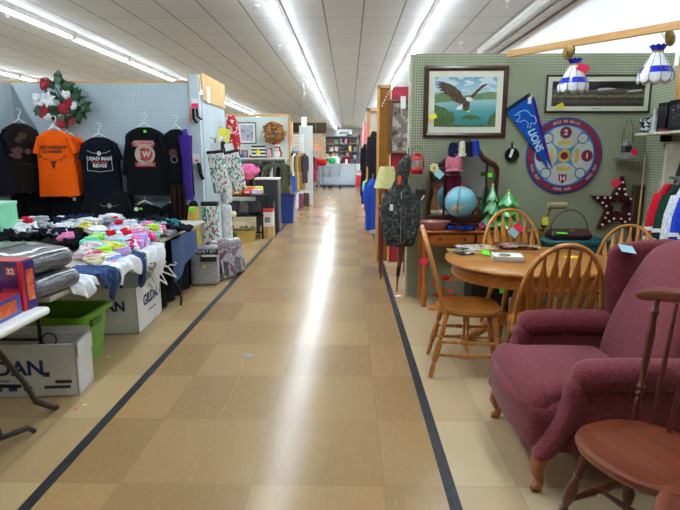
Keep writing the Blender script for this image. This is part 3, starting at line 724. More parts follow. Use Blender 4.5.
# tags on mirror, small yellow flower by the left wing
p = atY(439, 174, 5.28); note('price_tag', Matrix.Translation(p) @ Matrix.Rotation(pi/2, 4, 'X') @ Matrix.Rotation(-.7, 4, 'Z'), .085, .07, SKYP, 'pale blue price tag on the left wing of the mirror')
p = atY(490, 175, 5.29); note('price_tag', Matrix.Translation(p) @ Matrix.Rotation(pi/2, 4, 'X'), .045, .04, LIMEP, 'lime green sticker on the right wing of the mirror')
p = atY(434, 168, 5.33); t = thing('artificial_flower', 'yellow and cream fabric flower clipped to the mirror left wing', 'flower', p)
b = B(mat('cream petals', (236, 226, 160), .7))
for k in range(7): b.ball((.03*cos(k*.9), -.01, .03*sin(k*.9)), (.018, .01, .018), 8)
b.done('petals', t); B(mat('mustard', (220, 180, 50), .7)).ball((0, -.02, 0), .014, 8).done('flower_centre', t)
# ---- globe
p = atY(460.5, 202, 5.18); gz = p.z; gr = .152
t = thing('globe', 'pale blue world globe on a stand in front of the mirror', 'globe', (p.x, 5.18, DZ))
cz = gz-DZ
k = NT('globe map'); n = k.noise(k.obj(), 8.5, 4, .6); n2 = k.noise(k.obj(loc=(3, 1, 2)), 12, 2)
land = k.ramp(n2, [(0, (226, 212, 150)), (.42, (226, 176, 186)), (.55, (196, 214, 170)), (.65, (230, 222, 190))], True)
k.l(k.mix(k.math('GREATER_THAN', n, .6), lin((120, 190, 214)), land), k.b.inputs['Base Color']); k.b.inputs['Roughness'].default_value = .3; k.b.inputs['Coat Weight'].default_value = .3
B(k.m).ball((0, 0, cz), gr, 32).done('sphere', t)
ax = R(23); b = B(BRASS)
b.tube([((gr+.012)*sin(q+ax)*1.0*-1, -(gr+.0)*0, cz+(gr+.012)*cos(q+ax)) for q in [pi*k_/20 for k_ in range(21)]], .005, 6, M=TR(rz=R(70)), flat=1.6); b.done('meridian_arc', t)
B(MAHOG).lathe([(.095, 0), (.1, .008), (.085, .018), (.04, .026), (.02, .04), (.016, .065), (.022, max(.07, cz-gr-.018)), (.0, max(.075, cz-gr-.014))], 24).done('base', t)
# ---- ceramic christmas trees
CER = blobs('glazed green ceramic', [(0, (24, 110, 44)), (.5, (60, 170, 80)), (.8, (150, 220, 160))], 14, .12, const=False, coat=.6)
CERD = blobs('mint glazed ceramic', [(0, (50, 130, 80)), (.5, (100, 180, 120)), (.8, (190, 230, 196))], 14, .12, const=False, coat=.6)
def xtree(label, px, pyb, pyt, yb, wpx, m, gr='ceramic trees'):
    zb = DZ; p = atY(px, pyb, yb); top = atY(px, pyt, yb).z-zb; w = wpx/FPX*yb*.98
    t = thing('ceramic_tree', label, 'ornament', (p.x, yb, zb), group=gr)
    b = B(m); n = 36
    def rg(r, z, wv): return [(r*(1+wv*.11*sin(6*q))*cos(q), r*(1+wv*.11*sin(6*q))*sin(q), z-wv*.014*sin(6*q)) for q in [2*pi*i/n for i in range(n)]]
    for f0, r_ in ((.1, 1.0), (.38, .78), (.63, .54)):
        z0 = top*f0; r0 = w/2*r_; hh = top*.3
        b.rings([rg(.02, z0+.03, 0), rg(r0*.7, z0+.02, .8), rg(r0*.96, z0-.004, 1), rg(r0, z0+.008, 1), rg(r0*.93, z0+.024, 1), rg(r0*.62, z0+hh*.4, .7), rg(r0*.4, z0+hh*.75, .3), rg(.012, z0+hh*1.05, 0)])
    b.done('tiers', t)
    B(m).lathe([(w*.2, 0), (w*.22, .01), (w*.15, .03), (w*.13, top*.1)], 20).done('base', t)
    B(mat('gold glaze', (224, 196, 110), .25, .4)).ball((0, 0, top*.97), (.016, .016, .018), 10).done('finial', t)
    cols = [mat('gold glaze', (224, 196, 110), .25, .4)]
    b = B(cols[0])
    for k_ in range(18):
        lv = k_ % 3; q = k_*2*pi/6+lv; r = w/2*(1-.27*lv)*.9; b.ball((r*cos(q), r*sin(q), top*(.06+.27*lv)+.025), .007, 6)
    b.done('light_pegs', t)
    return t
xtree('tall glossy green ceramic tree on the desk behind the oak chair', 507, 226, 190, 5.2, 37, CER)
xtree('smaller pale green ceramic tree beside the mirror right wing', 491.5, 213, 184, 5.3, 22, CERD)
# ---- bowl and desk things
p = atZ(434, 231, DZ)
t = thing('serving_bowl', 'pink oval glazed serving bowl on the left end of the desk', 'bowl', (p.x, 5.24, DZ))
B(mat('pink glaze', (186, 124, 124), .2, coat=.5, var=.08)).rings([[(a_*(1+.03*cos(12*q))*cos(q), a_*.62*(1+.03*cos(12*q))*sin(q), z) for q in [2*pi*k_/36 for k_ in range(36)]] for a_, z in ((.02, 0), (.1, 0), (.11, .006), (.16, .05), (.18, .075), (.185, .082), (.178, .08), (.15, .05), (.1, .014), (.02, .01))]).done('bowl', t, sharp=60)
p = atZ(462, 231, DZ)
t = thing('folded_shirt', 'crumpled royal blue cloth with silver print lying on the desk', 'clothing', (p.x, 5.17, DZ))
B(fabric('royal blue cloth', (24, 52, 170))).sheet(lambda u, v: ((u-.5)*.24*(1+.15*sin(v*9)), (v-.5)*.1+.02*sin(u*7), .014+.018*abs(sin(u*8+v*4))+.012*sin(v*6+u*3)), 24, 10, .012).done('cloth', t)
B(STEEL).box((.02, -.05, .03), (.05, .004, .014), .001).done('silver_print', t)
p = atZ(484, 228, DZ)
t = thing('mesh_bag', 'grey silver mesh bag with pink tag on the desk beside the tree', 'bag', (p.x, 5.2, DZ))
B(blobs('silver mesh', [(0, (60, 64, 68)), (.5, (120, 126, 130)), (.7, (196, 200, 204))], 46, .35)).ball((0, 0, .042), (.085, .06, .044), 20, f=lambda q: (q[0]*(1+.12*sin(q[1]*80)), q[1], q[2]*(1+.15*sin(q[0]*70)))).done('bag', t)
B(HOTPINK).box((-.075, -.065, .04), (.045, .002, .03), .0005).done('tag', t)
# ---- red lantern, pouch on the pegboard left
p = atY(417, 163, 5.42); t = thing('railroad_lantern', 'bright red metal lantern hung at the left edge of the pegboard', 'lantern', p)
REDM = mat('bright red enamel', (206, 24, 30), .25, .1, coat=.5)
b = B(REDM).lathe([(.058, -.11), (.062, -.104), (.062, -.07), (.045, -.058), (.04, -.05)], 20); b.done('tank', t)
B(mat('lantern glass', (150, 120, 116), .08, coat=.6)).lathe([(.034, -.05), (.045, -.01), (.034, .035)], 16).done('globe', t)
B(REDM).lathe([(.036, .033), (.044, .04), (.036, .06), (.024, .066), (.028, .082), (.02, .1), (0, .102)], 18).done('cap', t)
b = B(REDM)
for s in (-1, 1): b.tube([(s*.055, 0, -.09), (s*.066, 0, -.03), (s*.06, 0, .05), (s*.03, 0, .085)], .007, 7)
b.done('side_tubes', t)
B(mat('wire', (90, 96, 80), .4, .8)).tube([(.06*cos(q), 0, .06+.1*sin(q)) for q in [pi*k_/12 for k_ in range(13)]], .003, 6).done('bail', t)
p = atY(420, 195, 5.49); t = thing('leather_pouch', 'small brown leather pouch with white tag hung below the red lantern', 'pouch', p)
B(mat('brown leather', (84, 40, 26), .5, bump=.001)).rbox((0, 0, 0), (.1, .035, .11), .014, 4).done('body', t)
B(mat('dark brown leather', (62, 30, 22), .5)).prism([(-.052, .056), (.052, .056), (.05, 0), (0, -.02), (-.05, 0)], .004, FW(0, -.018, 0)).done('flap', t)
B(mat('dark brown leather', (62, 30, 22), .5)).tube([(-.03, 0, .05), (-.02, .01, .1), (0, .015, .125), (.02, .01, .1), (.03, 0, .05)], .004, 6).done('strap', t)
B(PAPER).box((.035, -.025, -.01), (.018, .002, .06), M=Matrix.Rotation(.5, 4, 'Y')).done('tag', t)
# ---- under the table: crate, red leaf ornament, orange flat thing
p = atZ(478, 300, 0)
t = thing('storage_crate', 'black plastic storage crate with green tag on the floor under the table', 'crate', (1.36, 5.02, 0))
b = B(BLACK); b.box((0, 0, .01), (.4, .3, .02)); b.box((0, -.145, .15), (.4, .012, .3)); b.box((0, .145, .15), (.4, .012, .3)); b.box((-.195, 0, .15), (.012, .3, .3)); b.box((.195, 0, .15), (.012, .3, .3)); b.done('body', t)
B(BLACK).tube([(-.205, -.155, .295), (.205, -.155, .295), (.205, .155, .295), (-.205, .155, .295)], .01, 6, closed=True).done('rim', t)
B(LIMEP).box((.1, -.156, .25), (.08, .003, .06), .0005).done('tag', t)
B(PAPER).box((.17, -.156, .12), (.03, .003, .12), .0005).done('label', t)
p = atZ(455, 297, 0)
t = thing('poinsettia_spray', 'red fabric poinsettia spray with green leaf on the floor by the desk', 'artificial flower', (.96, 5.22, 0))
b = B(fabric('poinsettia red', (216, 50, 30)))
random.seed(5)
for k_ in range(12):
    a_ = k_*2.4; L = .13+.04*random.random(); e = .3+.5*random.random(); ca, sa = cos(a_), sin(a_)
    b.sheet(lambda u, v: ((.02+L*u*cos(e))*ca-(v-.5)*.08*sin(pi*min(1, u+.05))*sa, (.02+L*u*cos(e))*sa+(v-.5)*.08*sin(pi*min(1, u+.05))*ca, .06+.1*(k_ % 3)+L*u*sin(e)-.04*u*u), 6, 4, .002)
b.done('petals', t)
B(mat('leaf green', (60, 150, 60), .5)).sheet(lambda u, v: (.05+.1*u, (v-.5)*.04*sin(pi*u), .27+.02*u), 5, 3, .002).tube([(0, 0, .01), (0, 0, .3)], .006, 6).done('leaf', t)
t = thing('orange_board', 'small orange wooden board lying by the left desk legs', 'board', (.9, 5.06, 0))
B(mat('orange paint', (224, 130, 30), .5)).box((0, 0, .011), (.2, .12, .02), .003, M=Matrix.Rotation(-.5, 4, 'Z')).done('board', t)
# ================================================================ TABLE AND CHAIRS
def ell(a, b, n, z, p=2.0):
    return [(a*math.copysign(abs(cos(q))**(2/p), cos(q)), b*math.copysign(abs(sin(q))**(2/p), sin(q)), z) for q in [2*pi*k/n for k in range(n)]]
TX, TY, TZ = 1.36, 3.95, .735; TA, TB = .62, .58
t = thing('dining_table', 'oval honey oak pedestal dining table with magazines on it', 'table', (TX, TY, 0))
B(OAK).rings([ell(TA*s, TB*s, 56, z, 2.2) for s, z in ((.3, TZ-.032), (.965, TZ-.032), (.985, TZ-.028), (1, TZ-.016), (.995, TZ-.006), (.98, TZ), (.3, TZ))]).done('tabletop', t, sharp=50)
B(OAK).rings([ell(TA*s, TB*s, 56, z, 2.2) for s, z in ((.9, TZ-.033), (.92, TZ-.06), (.9, TZ-.065), (.9, TZ-.11), (.92, TZ-.115), (.92, TZ-.125), (.86, TZ-.125), (.86, TZ-.033))], cap=False).done('apron', t, sharp=50)
B(OAKZ).lathe([(.17, TZ-.05), (.17, TZ-.1), (.09, TZ-.14), (.075, TZ-.2), (.1, .45), (.125, .36), (.125, .3), (.09, .25), (.13, .22), (.13, .16), (.06, .13), (0, .13)], 24).done('pedestal', t)
for k in range(4):
    a = R(-140+90*k+20); ca, sa = cos(a), sin(a); P_ = lambda r, z: (r*ca, r*sa, z)
    l = B(OAKZ).tube([P_(.08, .2), P_(.15, .24), P_(.24, .22), P_(.32, .13), P_(.385, .07), P_(.41, .062)], [.05, .055, .05, .04, .042, .045], 10).done('foot', t)
    b = B(OAKZ)
    for s in (-.35, 0, .35): b.ball((.43*ca-s*.09*sa, .43*sa+s*.09*ca, .035), (.028, .028, .034), 8)
    b.done('carved_claw', l)
    B(BRASS).lathe([(.018, 0), (.02, .008), (.012, .016), (.0, .018)], 10, M=TR(.43*ca, .43*sa, 0)).done('caster', l)
# ---- bow back chairs
SEAT = wood('oak seat', (134, 74, 26), (190, 124, 54), .28, 1)
def bow_chair(label, loc, rz, group='oak bow back dining chairs'):
    """faces -Y locally; seat height .45"""
    t = thing('dining_chair', label, 'chair', (loc[0], loc[1], 0), rz, group)
    n = 40
    def so(s, z):
        r = []
        for k in range(n):
            q = 2*pi*k/n; x = .215*math.copysign(abs(cos(q))**.75, cos(q)); y = .205*math.copysign(abs(sin(q))**.75, sin(q))
            x *= 1.0-.12*(y+.2)/.4 if y > -.2 else 1
            r.append((x*s, y*s, z))
        return r
    B(SEAT).rings([so(.4, .415), so(.92, .415), so(.985, .425), so(1, .44), so(.97, .452), so(.85, .45), so(.55, .437), so(.2, .44)]).done('seat', t, sharp=60)
    tilt = R(14); hh = .53; ww = .225
    def bp(q, off=0):
        x = ww*cos(q); h = hh*sin(q)**.85 if sin(q) > 0 else 0
        x = x*(1+.12*sin(q)); return (x, .165+h*math.tan(tilt)+.015*(1-(x/ww)**2), .445+h)
    B(OAKZ).tube([bp(pi*k/26) for k in range(27)], .0135, 10, flat=1.1).done('bow', t)
    for i in range(7):
        x = (i-3)*.052; xt = x*1.14
        q = math.acos(max(-1, min(1, xt/(ww*1.12)))); top = bp(q); bt = Vector((x*.92, .155+.015*(1-(x/ww)**2), .445)); tp = Vector(top)-Vector((0, 0, .006))
        rg = []
        for f_, w_ in ((0, .012), (.3, .0165), (.6, .021), (.74, .021), (.84, .011), (1, .0075)):
            c_ = bt.lerp(tp, f_); rg.append([(c_.x+w_*cos(a), c_.y+.0065*sin(a), c_.z) for a in [2*pi*j/8 for j in range(8)]])
        B(OAKZ).rings(rg).done('spindle', t)
    LP = [(.011, 0), (.014, .04), (.017, .18), (.012, .2), (.018, .22), (.012, .24), (.019, .28), (.021, .5), (.012, .62), (.019, .64), (.012, .66), (.019, .7), (.0165, .85), (.014, 1)]
    ft = {}
    for sx in (-1, 1):
        for sy in (-1, 1):
            a = Vector((sx*.205, sy*.215-.005+(.03 if sy > 0 else 0), 0)); c = Vector((sx*.145, sy*.145, .42)); ft[sx, sy] = (a, c)
            B(OAKZ).turn(a, c, LP, 12).done('leg', t)
    SP = [(.007, 0), (.009, .1), (.013, .3), (.009, .34), (.014, .38), (.015, .5), (.014, .62), (.009, .66), (.013, .7), (.009, .9), (.007, 1)]
    for sx in (-1, 1):
        for f_ in (.36, .56):
            B(OAKZ).turn(ft[sx, -1][0].lerp(ft[sx, -1][1], f_), ft[sx, 1][0].lerp(ft[sx, 1][1], f_+.0), SP, 8).done('stretcher', t)
    m1 = ft[-1, -1][0].lerp(ft[-1, 1][0], .5).lerp(ft[-1, -1][1].lerp(ft[-1, 1][1], .5), .36); m2 = Vector((-m1.x, m1.y, m1.z)); B(OAKZ).turn(m1, m2, SP, 8).done('stretcher', t)
    for sx in (-.1, .1): B(OAKZ).turn((sx, m1.y, m1.z), (sx*.9, m1.y, .415), [(.006, 0), (.012, .4), (.007, .5), (.012, .6), (.006, 1)], 8).done('stretcher', t)
    return t
ch = bow_chair('honey oak bow back chair seen in profile at the table left side', (.84, 3.62), R(90-6))
ch.scale = (1.07, 1.07, 1.04)
dup(ch, 'honey oak bow back chair with its back to the camera beside the armchair', (1.235, 3.22), R(180-3))
dup(ch, 'honey oak bow back chair on the far side by the ceramic tree', (1.45, 4.4), R(3)).scale = (1.15, 1.07, 1.05)
dup(ch, 'honey oak bow back chair at the table far right behind the wing chair', (2.2, 4.22), R(-35)).scale = (1.04, 1.04, .94)
# tags on chairs
p = atY(516, 230, 4.60); M_ = Matrix.Translation(p) @ Matrix.Rotation(pi/2, 4, 'X') @ Matrix.Rotation(R(-42), 4, 'Z')
t = thing('price_tag', 'pink and pale blue folded price tag hung on the far oak chair', 'price tag', p); t.rotation_euler = (pi/2, 0, R(0)); t.rotation_euler = M_.to_euler()
B(REDP).box((0, .03, 0), (.085, .06, .0015)).done('upper_half', t); B(SKYP).box((0, -.03, 0), (.085, .06, .0015)).done('lower_half', t)
# ---- things on the table
def mag(px, py, m, label, sx, sy, rz, z, th=.012, cat='magazine'):
    p = atZ(px, py, TZ); t = thing('magazine', label, cat, (p.x, p.y, z), rz, 'magazines on the oak table')
    B(m).box((0, 0, th/2), (sx, sy, th), .002).done('cover', t)
    B(PAPER).box((.003, 0, th/2), (sx, sy*.985, th*.6)).done('pages', t)
    return p
COVA = blobs('dark colourful cover', [(0, (24, 24, 30)), (.42, (70, 64, 70)), (.5, (200, 190, 180)), (.56, (226, 190, 60)), (.62, (150, 60, 50)), (.7, (40, 60, 90))], 9, .2, coat=.5)
COVB = blobs('pale patchwork cover', [(0, (60, 60, 60)), (.4, (236, 234, 228)), (.5, (240, 180, 60)), (.55, (236, 234, 228)), (.62, (190, 60, 60)), (.68, (40, 44, 54))], 11, .2, coat=.5)
COVC = blobs('black pink cover', [(0, (20, 18, 24)), (.46, (190, 130, 160)), (.54, (240, 220, 70)), (.58, (24, 22, 28))], 7, .2, coat=.5)
p = mag(470, 252, COVA, 'dark stack magazine under the pale one at the table left', .3, .24, .3, TZ+.001, .014)
t2 = mag(476, 250, COVB, 'pale patchwork magazine on top of the left stack', .29, .22, .15, TZ+.016, .012)
mag(518, 247, COVA, 'dark magazine under the black and pink one at the table back', .32, .22, -.2, TZ+.001, .016)
mag(514, 248, COVC, 'black and pink magazine on top of the back stack', .28, .2, -.05, TZ+.018, .012)
p = atZ(506, 259, TZ)
t = thing('boxed_medallion', 'white shallow box holding a round gold medallion on the table', 'box', (p.x, p.y-.03, TZ+.0008), R(-8))
b = B(mat('cream card box', (214, 208, 196), .6, var=.03)); b.box((0, 0, .006), (.22, .2, .012)); b.box((0, -.097, .02), (.22, .006, .04)); b.box((0, .097, .02), (.22, .006, .04)); b.box((-.107, 0, .02), (.006, .2, .04)); b.box((.107, 0, .02), (.006, .2, .04)); b.done('tray', t)
B(PAPER).box((0, 0, .03), (.2, .18, .006)).done('insert', t)
B(mat('dull gold', (170, 160, 96), .3, .6)).lathe([(.042, .033), (.042, .038), (.036, .036), (0, .037)], 24, M=TR(-.02, 0, 0)).done('medallion', t)
p = atZ(485, 256, TZ); note('price_tag', Matrix.Translation(p+Vector((0, -.02, .03))) @ Matrix.Rotation(.5, 4, 'Y') @ Matrix.Rotation(.5, 4, 'X') @ Matrix.Rotation(.6, 4, 'Z'), .08, .05, LIMEP, 'neon lime price tag at the edge of the white boxed medallion')
p = atZ(571, 257, TZ); note('paper_note', Matrix.Translation(p+Vector((0, 0, .001))) @ Matrix.Rotation(.2, 4, 'Z'), .11, .08, YELLOWP, 'yellow paper note lying on the oak table right half', 'paper')
p = atZ(500, 246, TZ); t = thing('green_bow', 'tiny dark green bow on the table between the magazine stacks', 'ornament', (p.x, p.y, TZ))
B(mat('bottle green ribbon', (20, 96, 70), .5)).ball((-.02, 0, .022), (.022, .012, .016), 8).ball((.02, 0, .022), (.022, .012, .016), 8).ball((0, 0, .02), .011, 8).box((0, 0, .006), (.03, .02, .012)).done('ribbon', t)
# ---- teal bench, bag, brass lamp
p = atZ(573, 262, .0)
TEAL = mat('teal paint', (30, 96, 100), .4, var=.1)
t = thing('teal_bench', 'teal painted low table below the star against the pegboard', 'bench', (2.15, 5.14, 0))
B(TEAL).box((0, 0, .69), (.62, .46, .04), .008).done('top', t); B(TEAL).box((0, 0, .63), (.56, .4, .08)).done('apron', t)
for sx in (-1, 1):
    for sy in (-1, 1): B(TEAL).turn((sx*.26, sy*.18, 0), (sx*.26, sy*.18, .67), [(.02, 0), (.03, .5), (.035, 1)], 8).done('leg', t)
t = thing('leather_handbag', 'dark brown leather handbag with arched handle on the teal table', 'bag', (2.1, 5.05, .71))
BL = mat('oxblood leather', (54, 24, 24), .4, bump=.001)
B(BL).rbox((0, 0, .05), (.4, .2, .1), .04, 6, f=lambda q: (q[0]*(1-.15*max(0, q[2])/.07), q[1]*(1-.6*max(0, q[2])/.07), q[2])).done('body', t)
B(BL).tube([(.18*cos(q)*1.0, 0, .06+.22*sin(q)) for q in [pi*k/16 for k in range(17)]], .005, 8).done('handle', t)
B(LIMEP).box((-.1, -.07, .095), (.1, .03, .003), M=Matrix.Rotation(.3, 4, 'X')).done('tag', t)
B(BRASS).box((0, -.06, .085), (.05, .012, .02), .003).done('clasp', t)
t = thing('desk_lamp', 'brass pharmacy desk lamp with pale tube shade on the teal table', 'lamp', (1.94, 5.27, .71))
B(BRASS).lathe([(.075, 0), (.078, .01), (.06, .022), (.02, .032), (.012, .04)], 20).done('base', t)
B(BRASS).tube([(0, 0, .035), (0, 0, .09), (.02, 0, .14), (.05, 0, .26), (.06, 0, .29)], [.014, .016, .009, .009, .009], 8).done('arm', t)
B(BRASS).ball((0, 0, .1), .03, 10).ball((-.03, 0, .06), .022, 10).done('joint', t)
B(mat('beige enamel', (150, 138, 104), .4)).lathe([(.03, -.09), (.036, -.085), (.036, .085), (.03, .09)], 14, M=TR(.11, -.02, .3, 0, pi/2)).done('shade', t)
B(YELLOWP).box((.0, -.03, .15), (.06, .002, .08)).done('tag', t)
# ================================================================ WING CHAIR (faces -X)
k = NT('mauve woven upholstery'); v = k.obj()
w1 = k.n('TexWave', wave_type='BANDS', bands_direction='DIAGONAL'); k.l(k.obj((1, 1, 1)), w1.inputs[0]); w1.inputs['Scale'].default_value = 26; w1.inputs['Distortion'].default_value = 3; w1.inputs['Detail'].default_value = 2
n = k.noise(v, 90, 3, .7); n2 = k.noise(v, 14, 3)
f = k.math('ADD', k.math('MULTIPLY', w1.outputs['Fac'], .1), k.math('MULTIPLY', n, .9))
k.l(k.mix(k.math('MULTIPLY', n2, .3), k.ramp(f, [(.3, (102, 40, 49)), (.52, (123, 52, 62)), (.72, (146, 79, 86))]), lin((118, 49, 59))), k.b.inputs['Base Color'])
k.b.inputs['Roughness'].default_value = .9; k.b.inputs['Sheen Weight'].default_value = .15; k.b.inputs['Specular IOR Level'].default_value = .15; k.bump(f, .003, .6)
UP = k.m
t = thing('wing_chair', 'mauve upholstered wing armchair with carved wooden legs', 'armchair', (1.2, 2.525, 0))
# local: -X is forward, width along Y
B(UP).rbox((.02, 0, .3), (.8, .72, .24), .05, 8, lambda q: (q[0]-.05*cos(q[1]*4)*(q[0] < 0)*(1+.3*q[2]/.12), q[1], q[2])).done('seat_frame', t)
def cush(q):
    x, y, z = q; k_ = max(0, min(1, (-x-.15)/.08)); return (x+.03*(x < 0)-.03*cos(y*4.2)*(x < 0), y*(1+.16*k_), z+.03*(1-(y/.3)**2)*(1-min(1, (x/.34)**2))*(z > 0)-.06*max(0, (-x-.22)/.1)**2*(z > 0))
B(UP).rbox((-.12, 0, .39), (.6, .6, .17), .065, 12, cush).done('seat_cushion', t)
for s in (-1, 1):
    B(UP).rbox((.06, s*.37, .4), (.6, .09, .36), .04, 6).rbox((.06, s*.37, .575), (.6, .15, .14), .069, 10, lambda q: (q[0], q[1], q[2]-.012*max(0, (-q[0]-.1)/.2))).rbox((-.22, s*.37, .37), (.09, .115, .38), .043, 10, lambda q: (q[0]-.13*(max(0, .1-q[2])/.28)**1.3, q[1], q[2])).done('arm', t)
def backf(q):
    x, y, z = q; h = (z+.36)/.72; return (x+.2*h*h+.05*h, y*(1+.05*h), z-.05*(abs(y)/.3)**2.5*h)
B(UP).rbox((.26, 0, .69), (.2, .64, .8), .08, 12, backf).done('backrest', t)
for s in (-1, 1):
    def wf(q, s=s):
        x, y, z = q; h = (z+.24)/.48; g = (x+.11)/.22
        return (x+(.17*h)*g+.03*(1-h)*(1-g)-.025*sin(pi*h)*(1-g), y+s*.015*h-s*.012*(1-g), z-.035*(1-g)**2*h)
    B(UP).rbox((.34, s*.36, .8), (.22, .085, .5), .042, 8, wf).done('wing', t)
for x in (-.32, .33):
    for s in (-1, 1):
        if x < 0: pts, rr = [(x+.02, s*.33, .22), (x-.015, s*.34, .17), (x-.03, s*.345, .11), (x-.01, s*.335, .05), (x-.025, s*.34, .018), (x-.05, s*.345, .014)], [.05, .046, .032, .02, .026, .014]
        else: pts, rr = [(x-.02, s*.3, .2), (x, s*.3, .1), (x+.05, s*.3, .012)], [.035, .026, .02]
        B(wood('cabriole leg wood', (140, 76, 34), (184, 112, 58), .3, 2)).tube(pts, rr, 10).done('leg', t)
p = atY(627, 249, 2.82); note('price_tag', Matrix.Translation(p) @ Matrix.Rotation(.55, 4, 'X') @ Matrix.Rotation(.2, 4, 'Y'), .085, .06, SKYP, 'pale blue price tag lying on the wing chair top')
# ================================================================ FOREGROUND WINDSOR CHAIRS
def windsor(label, loc, rz, group='reddish windsor chairs in the foreground'):
    """faces -Y locally"""
    t = thing('windsor_chair', label, 'chair', (loc[0], loc[1], 0), rz, group); n = 48
    def so(s, z, dip=0):
        r = []
        for k_ in range(n):
            q = 2*pi*k_/n; x = .245*math.copysign(abs(cos(q))**.7, cos(q)); y = .225*math.copysign(abs(sin(q))**.7, sin(q))
            if y > 0: x *= 1-.22*(y/.225)**2
            if y < -.1: y -= .012*cos(x*13)
            r.append((x*s, y*s+(.0), z))
        return r
    B(WINE).rings([so(.5, .405), so(.88, .408), so(.97, .42), so(1, .436), so(.985, .447), so(.9, .45), so(.7, .436), so(.35, .432), so(.05, .434)]).done('seat', t, sharp=60)
    PP = [(.011, 0), (.015, .08), (.018, .16), (.01, .2), (.018, .22), (.012, .25), (.019, .28), (.012, .31), (.014, .5), (.017, .7), (.011, .86), (.017, .89), (.011, .92), (.012, 1)]
    for s in (-1, 1): B(WINEZ).turn((s*.2, .165, .44), (s*.235, .27, .93), PP, 12).done('post', t)
    for i in range(5):
        x = (i-2)*.072; B(WINEZ).turn((x, .19, .44), (x*1.12, .292-.02*(x/.2)**2, .93), [(.007, 0), (.01, .35), (.007, 1)], 8).done('spindle', t)
    def crest(u, v): 
        x = (u-.5)*.62; e = abs(u-.5)*2; hgt = .085*(1-.45*e**3)-.02*sin(pi*u*2)**2
        return (x, .30-.05*e*e, .915+.02*(1-e*e)-.01*e**4+v*hgt)
    rg = []
    for i in range(25):
        u = i/24; a_, c_ = crest(u, 0), crest(u, 1); e = abs(u-.5)*2
        th = .013*(1-.5*e**6); mz = (a_[2]+c_[2])/2; hz = (c_[2]-a_[2])/2*(1 if e < .93 else .6)
        rg.append([(a_[0], a_[1]+th*cos(q), mz+hz*sin(q)) for q in [2*pi*j/10 for j in range(10)]])
    B(WINE).rings(rg).done('crest_rail', t)
    LP = [(.014, 0), (.017, .03), (.012, .06), (.022, .16), (.024, .24), (.013, .32), (.02, .34), (.013, .37), (.021, .44), (.023, .55), (.013, .68), (.02, .71), (.013, .74), (.02, .86), (.018, 1)]
    ft = {}
    for sx in (-1, 1):
        for sy in (-1, 1):
            a_ = Vector((sx*.225, sy*.212, 0)); c_ = Vector((sx*.15, sy*.13, .412)); ft[sx, sy] = (a_, c_); B(WINEZ).turn(a_, c_, LP, 12).done('leg', t)
    SP = [(.008, 0), (.01, .15), (.016, .4), (.01, .46), (.017, .5), (.01, .54), (.016, .6), (.01, .85), (.008, 1)]
    for sx in (-1, 1): B(WINEZ).turn(ft[sx, -1][0].lerp(ft[sx, -1][1], .42), ft[sx, 1][0].lerp(ft[sx, 1][1], .42), SP, 8).done('stretcher', t)
    m_ = ft[-1, -1][0].lerp(ft[-1, 1][0], .5).lerp(ft[-1, -1][1].lerp(ft[-1, 1][1], .5), .42); B(WINEZ).turn(m_, (-m_.x, m_.y, m_.z), SP, 8).done('stretcher', t)
    return t
w0 = windsor('reddish brown windsor chair standing in front of the mauve wing chair', (1.095, 1.765), R(-66))
dup(w0, 'reddish windsor chair cut off at the bottom right corner, nearest the camera', (1.14, 1.35), R(-122))
# ================================================================ LEFT BLUE BOOTH
BY = 7.3
PB = pegboard('pale blue pegboard', (198, 213, 222), (130, 152, 168), (0, 2)); PBX = pegboard('pale blue pegboard side', (198, 213, 222), (130, 152, 168), (1, 2))
t = thing('pegboard_partition', 'long pale blue pegboard partition behind the hanging shirts', 'partition', (0, BY, 0))
B(PB).box((-3.31, .012, 1.22), (2.44, .022, 2.44)).done('panel', t); B(PINE).box((-3.31, .03, 2.455), (2.44, .06, .03)).done('top_rail', t)
t = thing('pegboard_partition', 'pale blue pegboard side partition at the far left edge', 'partition', (-4.53, 5.6, 0))
B(PBX).box((-.012, 0, 1.22), (.022, 3.4, 2.44)).done('panel', t); B(PINE).box((-.03, 0, 2.455), (.06, 3.4, .03)).done('top_rail', t)
PALEB = mat('pale blue paint', (200, 213, 220), .5, var=.03)
t = thing('partition_post', 'pale blue square post with cardboard wrapped top beside the purple shirt', 'post', (-2.06, BY+.02, 0))
B(PALEB).box((0, 0, 1.27), (.13, .09, 2.53), .004).done('post', t)
CARD = mat('tan cardboard', (206, 168, 112), .8, var=.05)
t = thing('end_panel', 'pale blue pegboard end panel facing the aisle with leggings and packages', 'partition', (-2.0, 8.0, 0))
B(PBX).box((.012, 0, 1.15), (.022, 1.28, 2.3)).done('panel', t)
t = thing('cardboard_sheet', 'large tan cardboard sheet wrapped on top of the blue end panel', 'cardboard', (-2.0, 8.0, 0))
B(CARD).box((.034, .0, 2.4), (.012, 1.3, .36)).box((-.06, -.7, 2.42), (.16, .012, .24)).done('sheet', t)
note('paper_notice', FX(-1.955, 7.62, 2.32), .16, .22, PAPER, 'white paper notice on the tan cardboard end panel', 'notice')
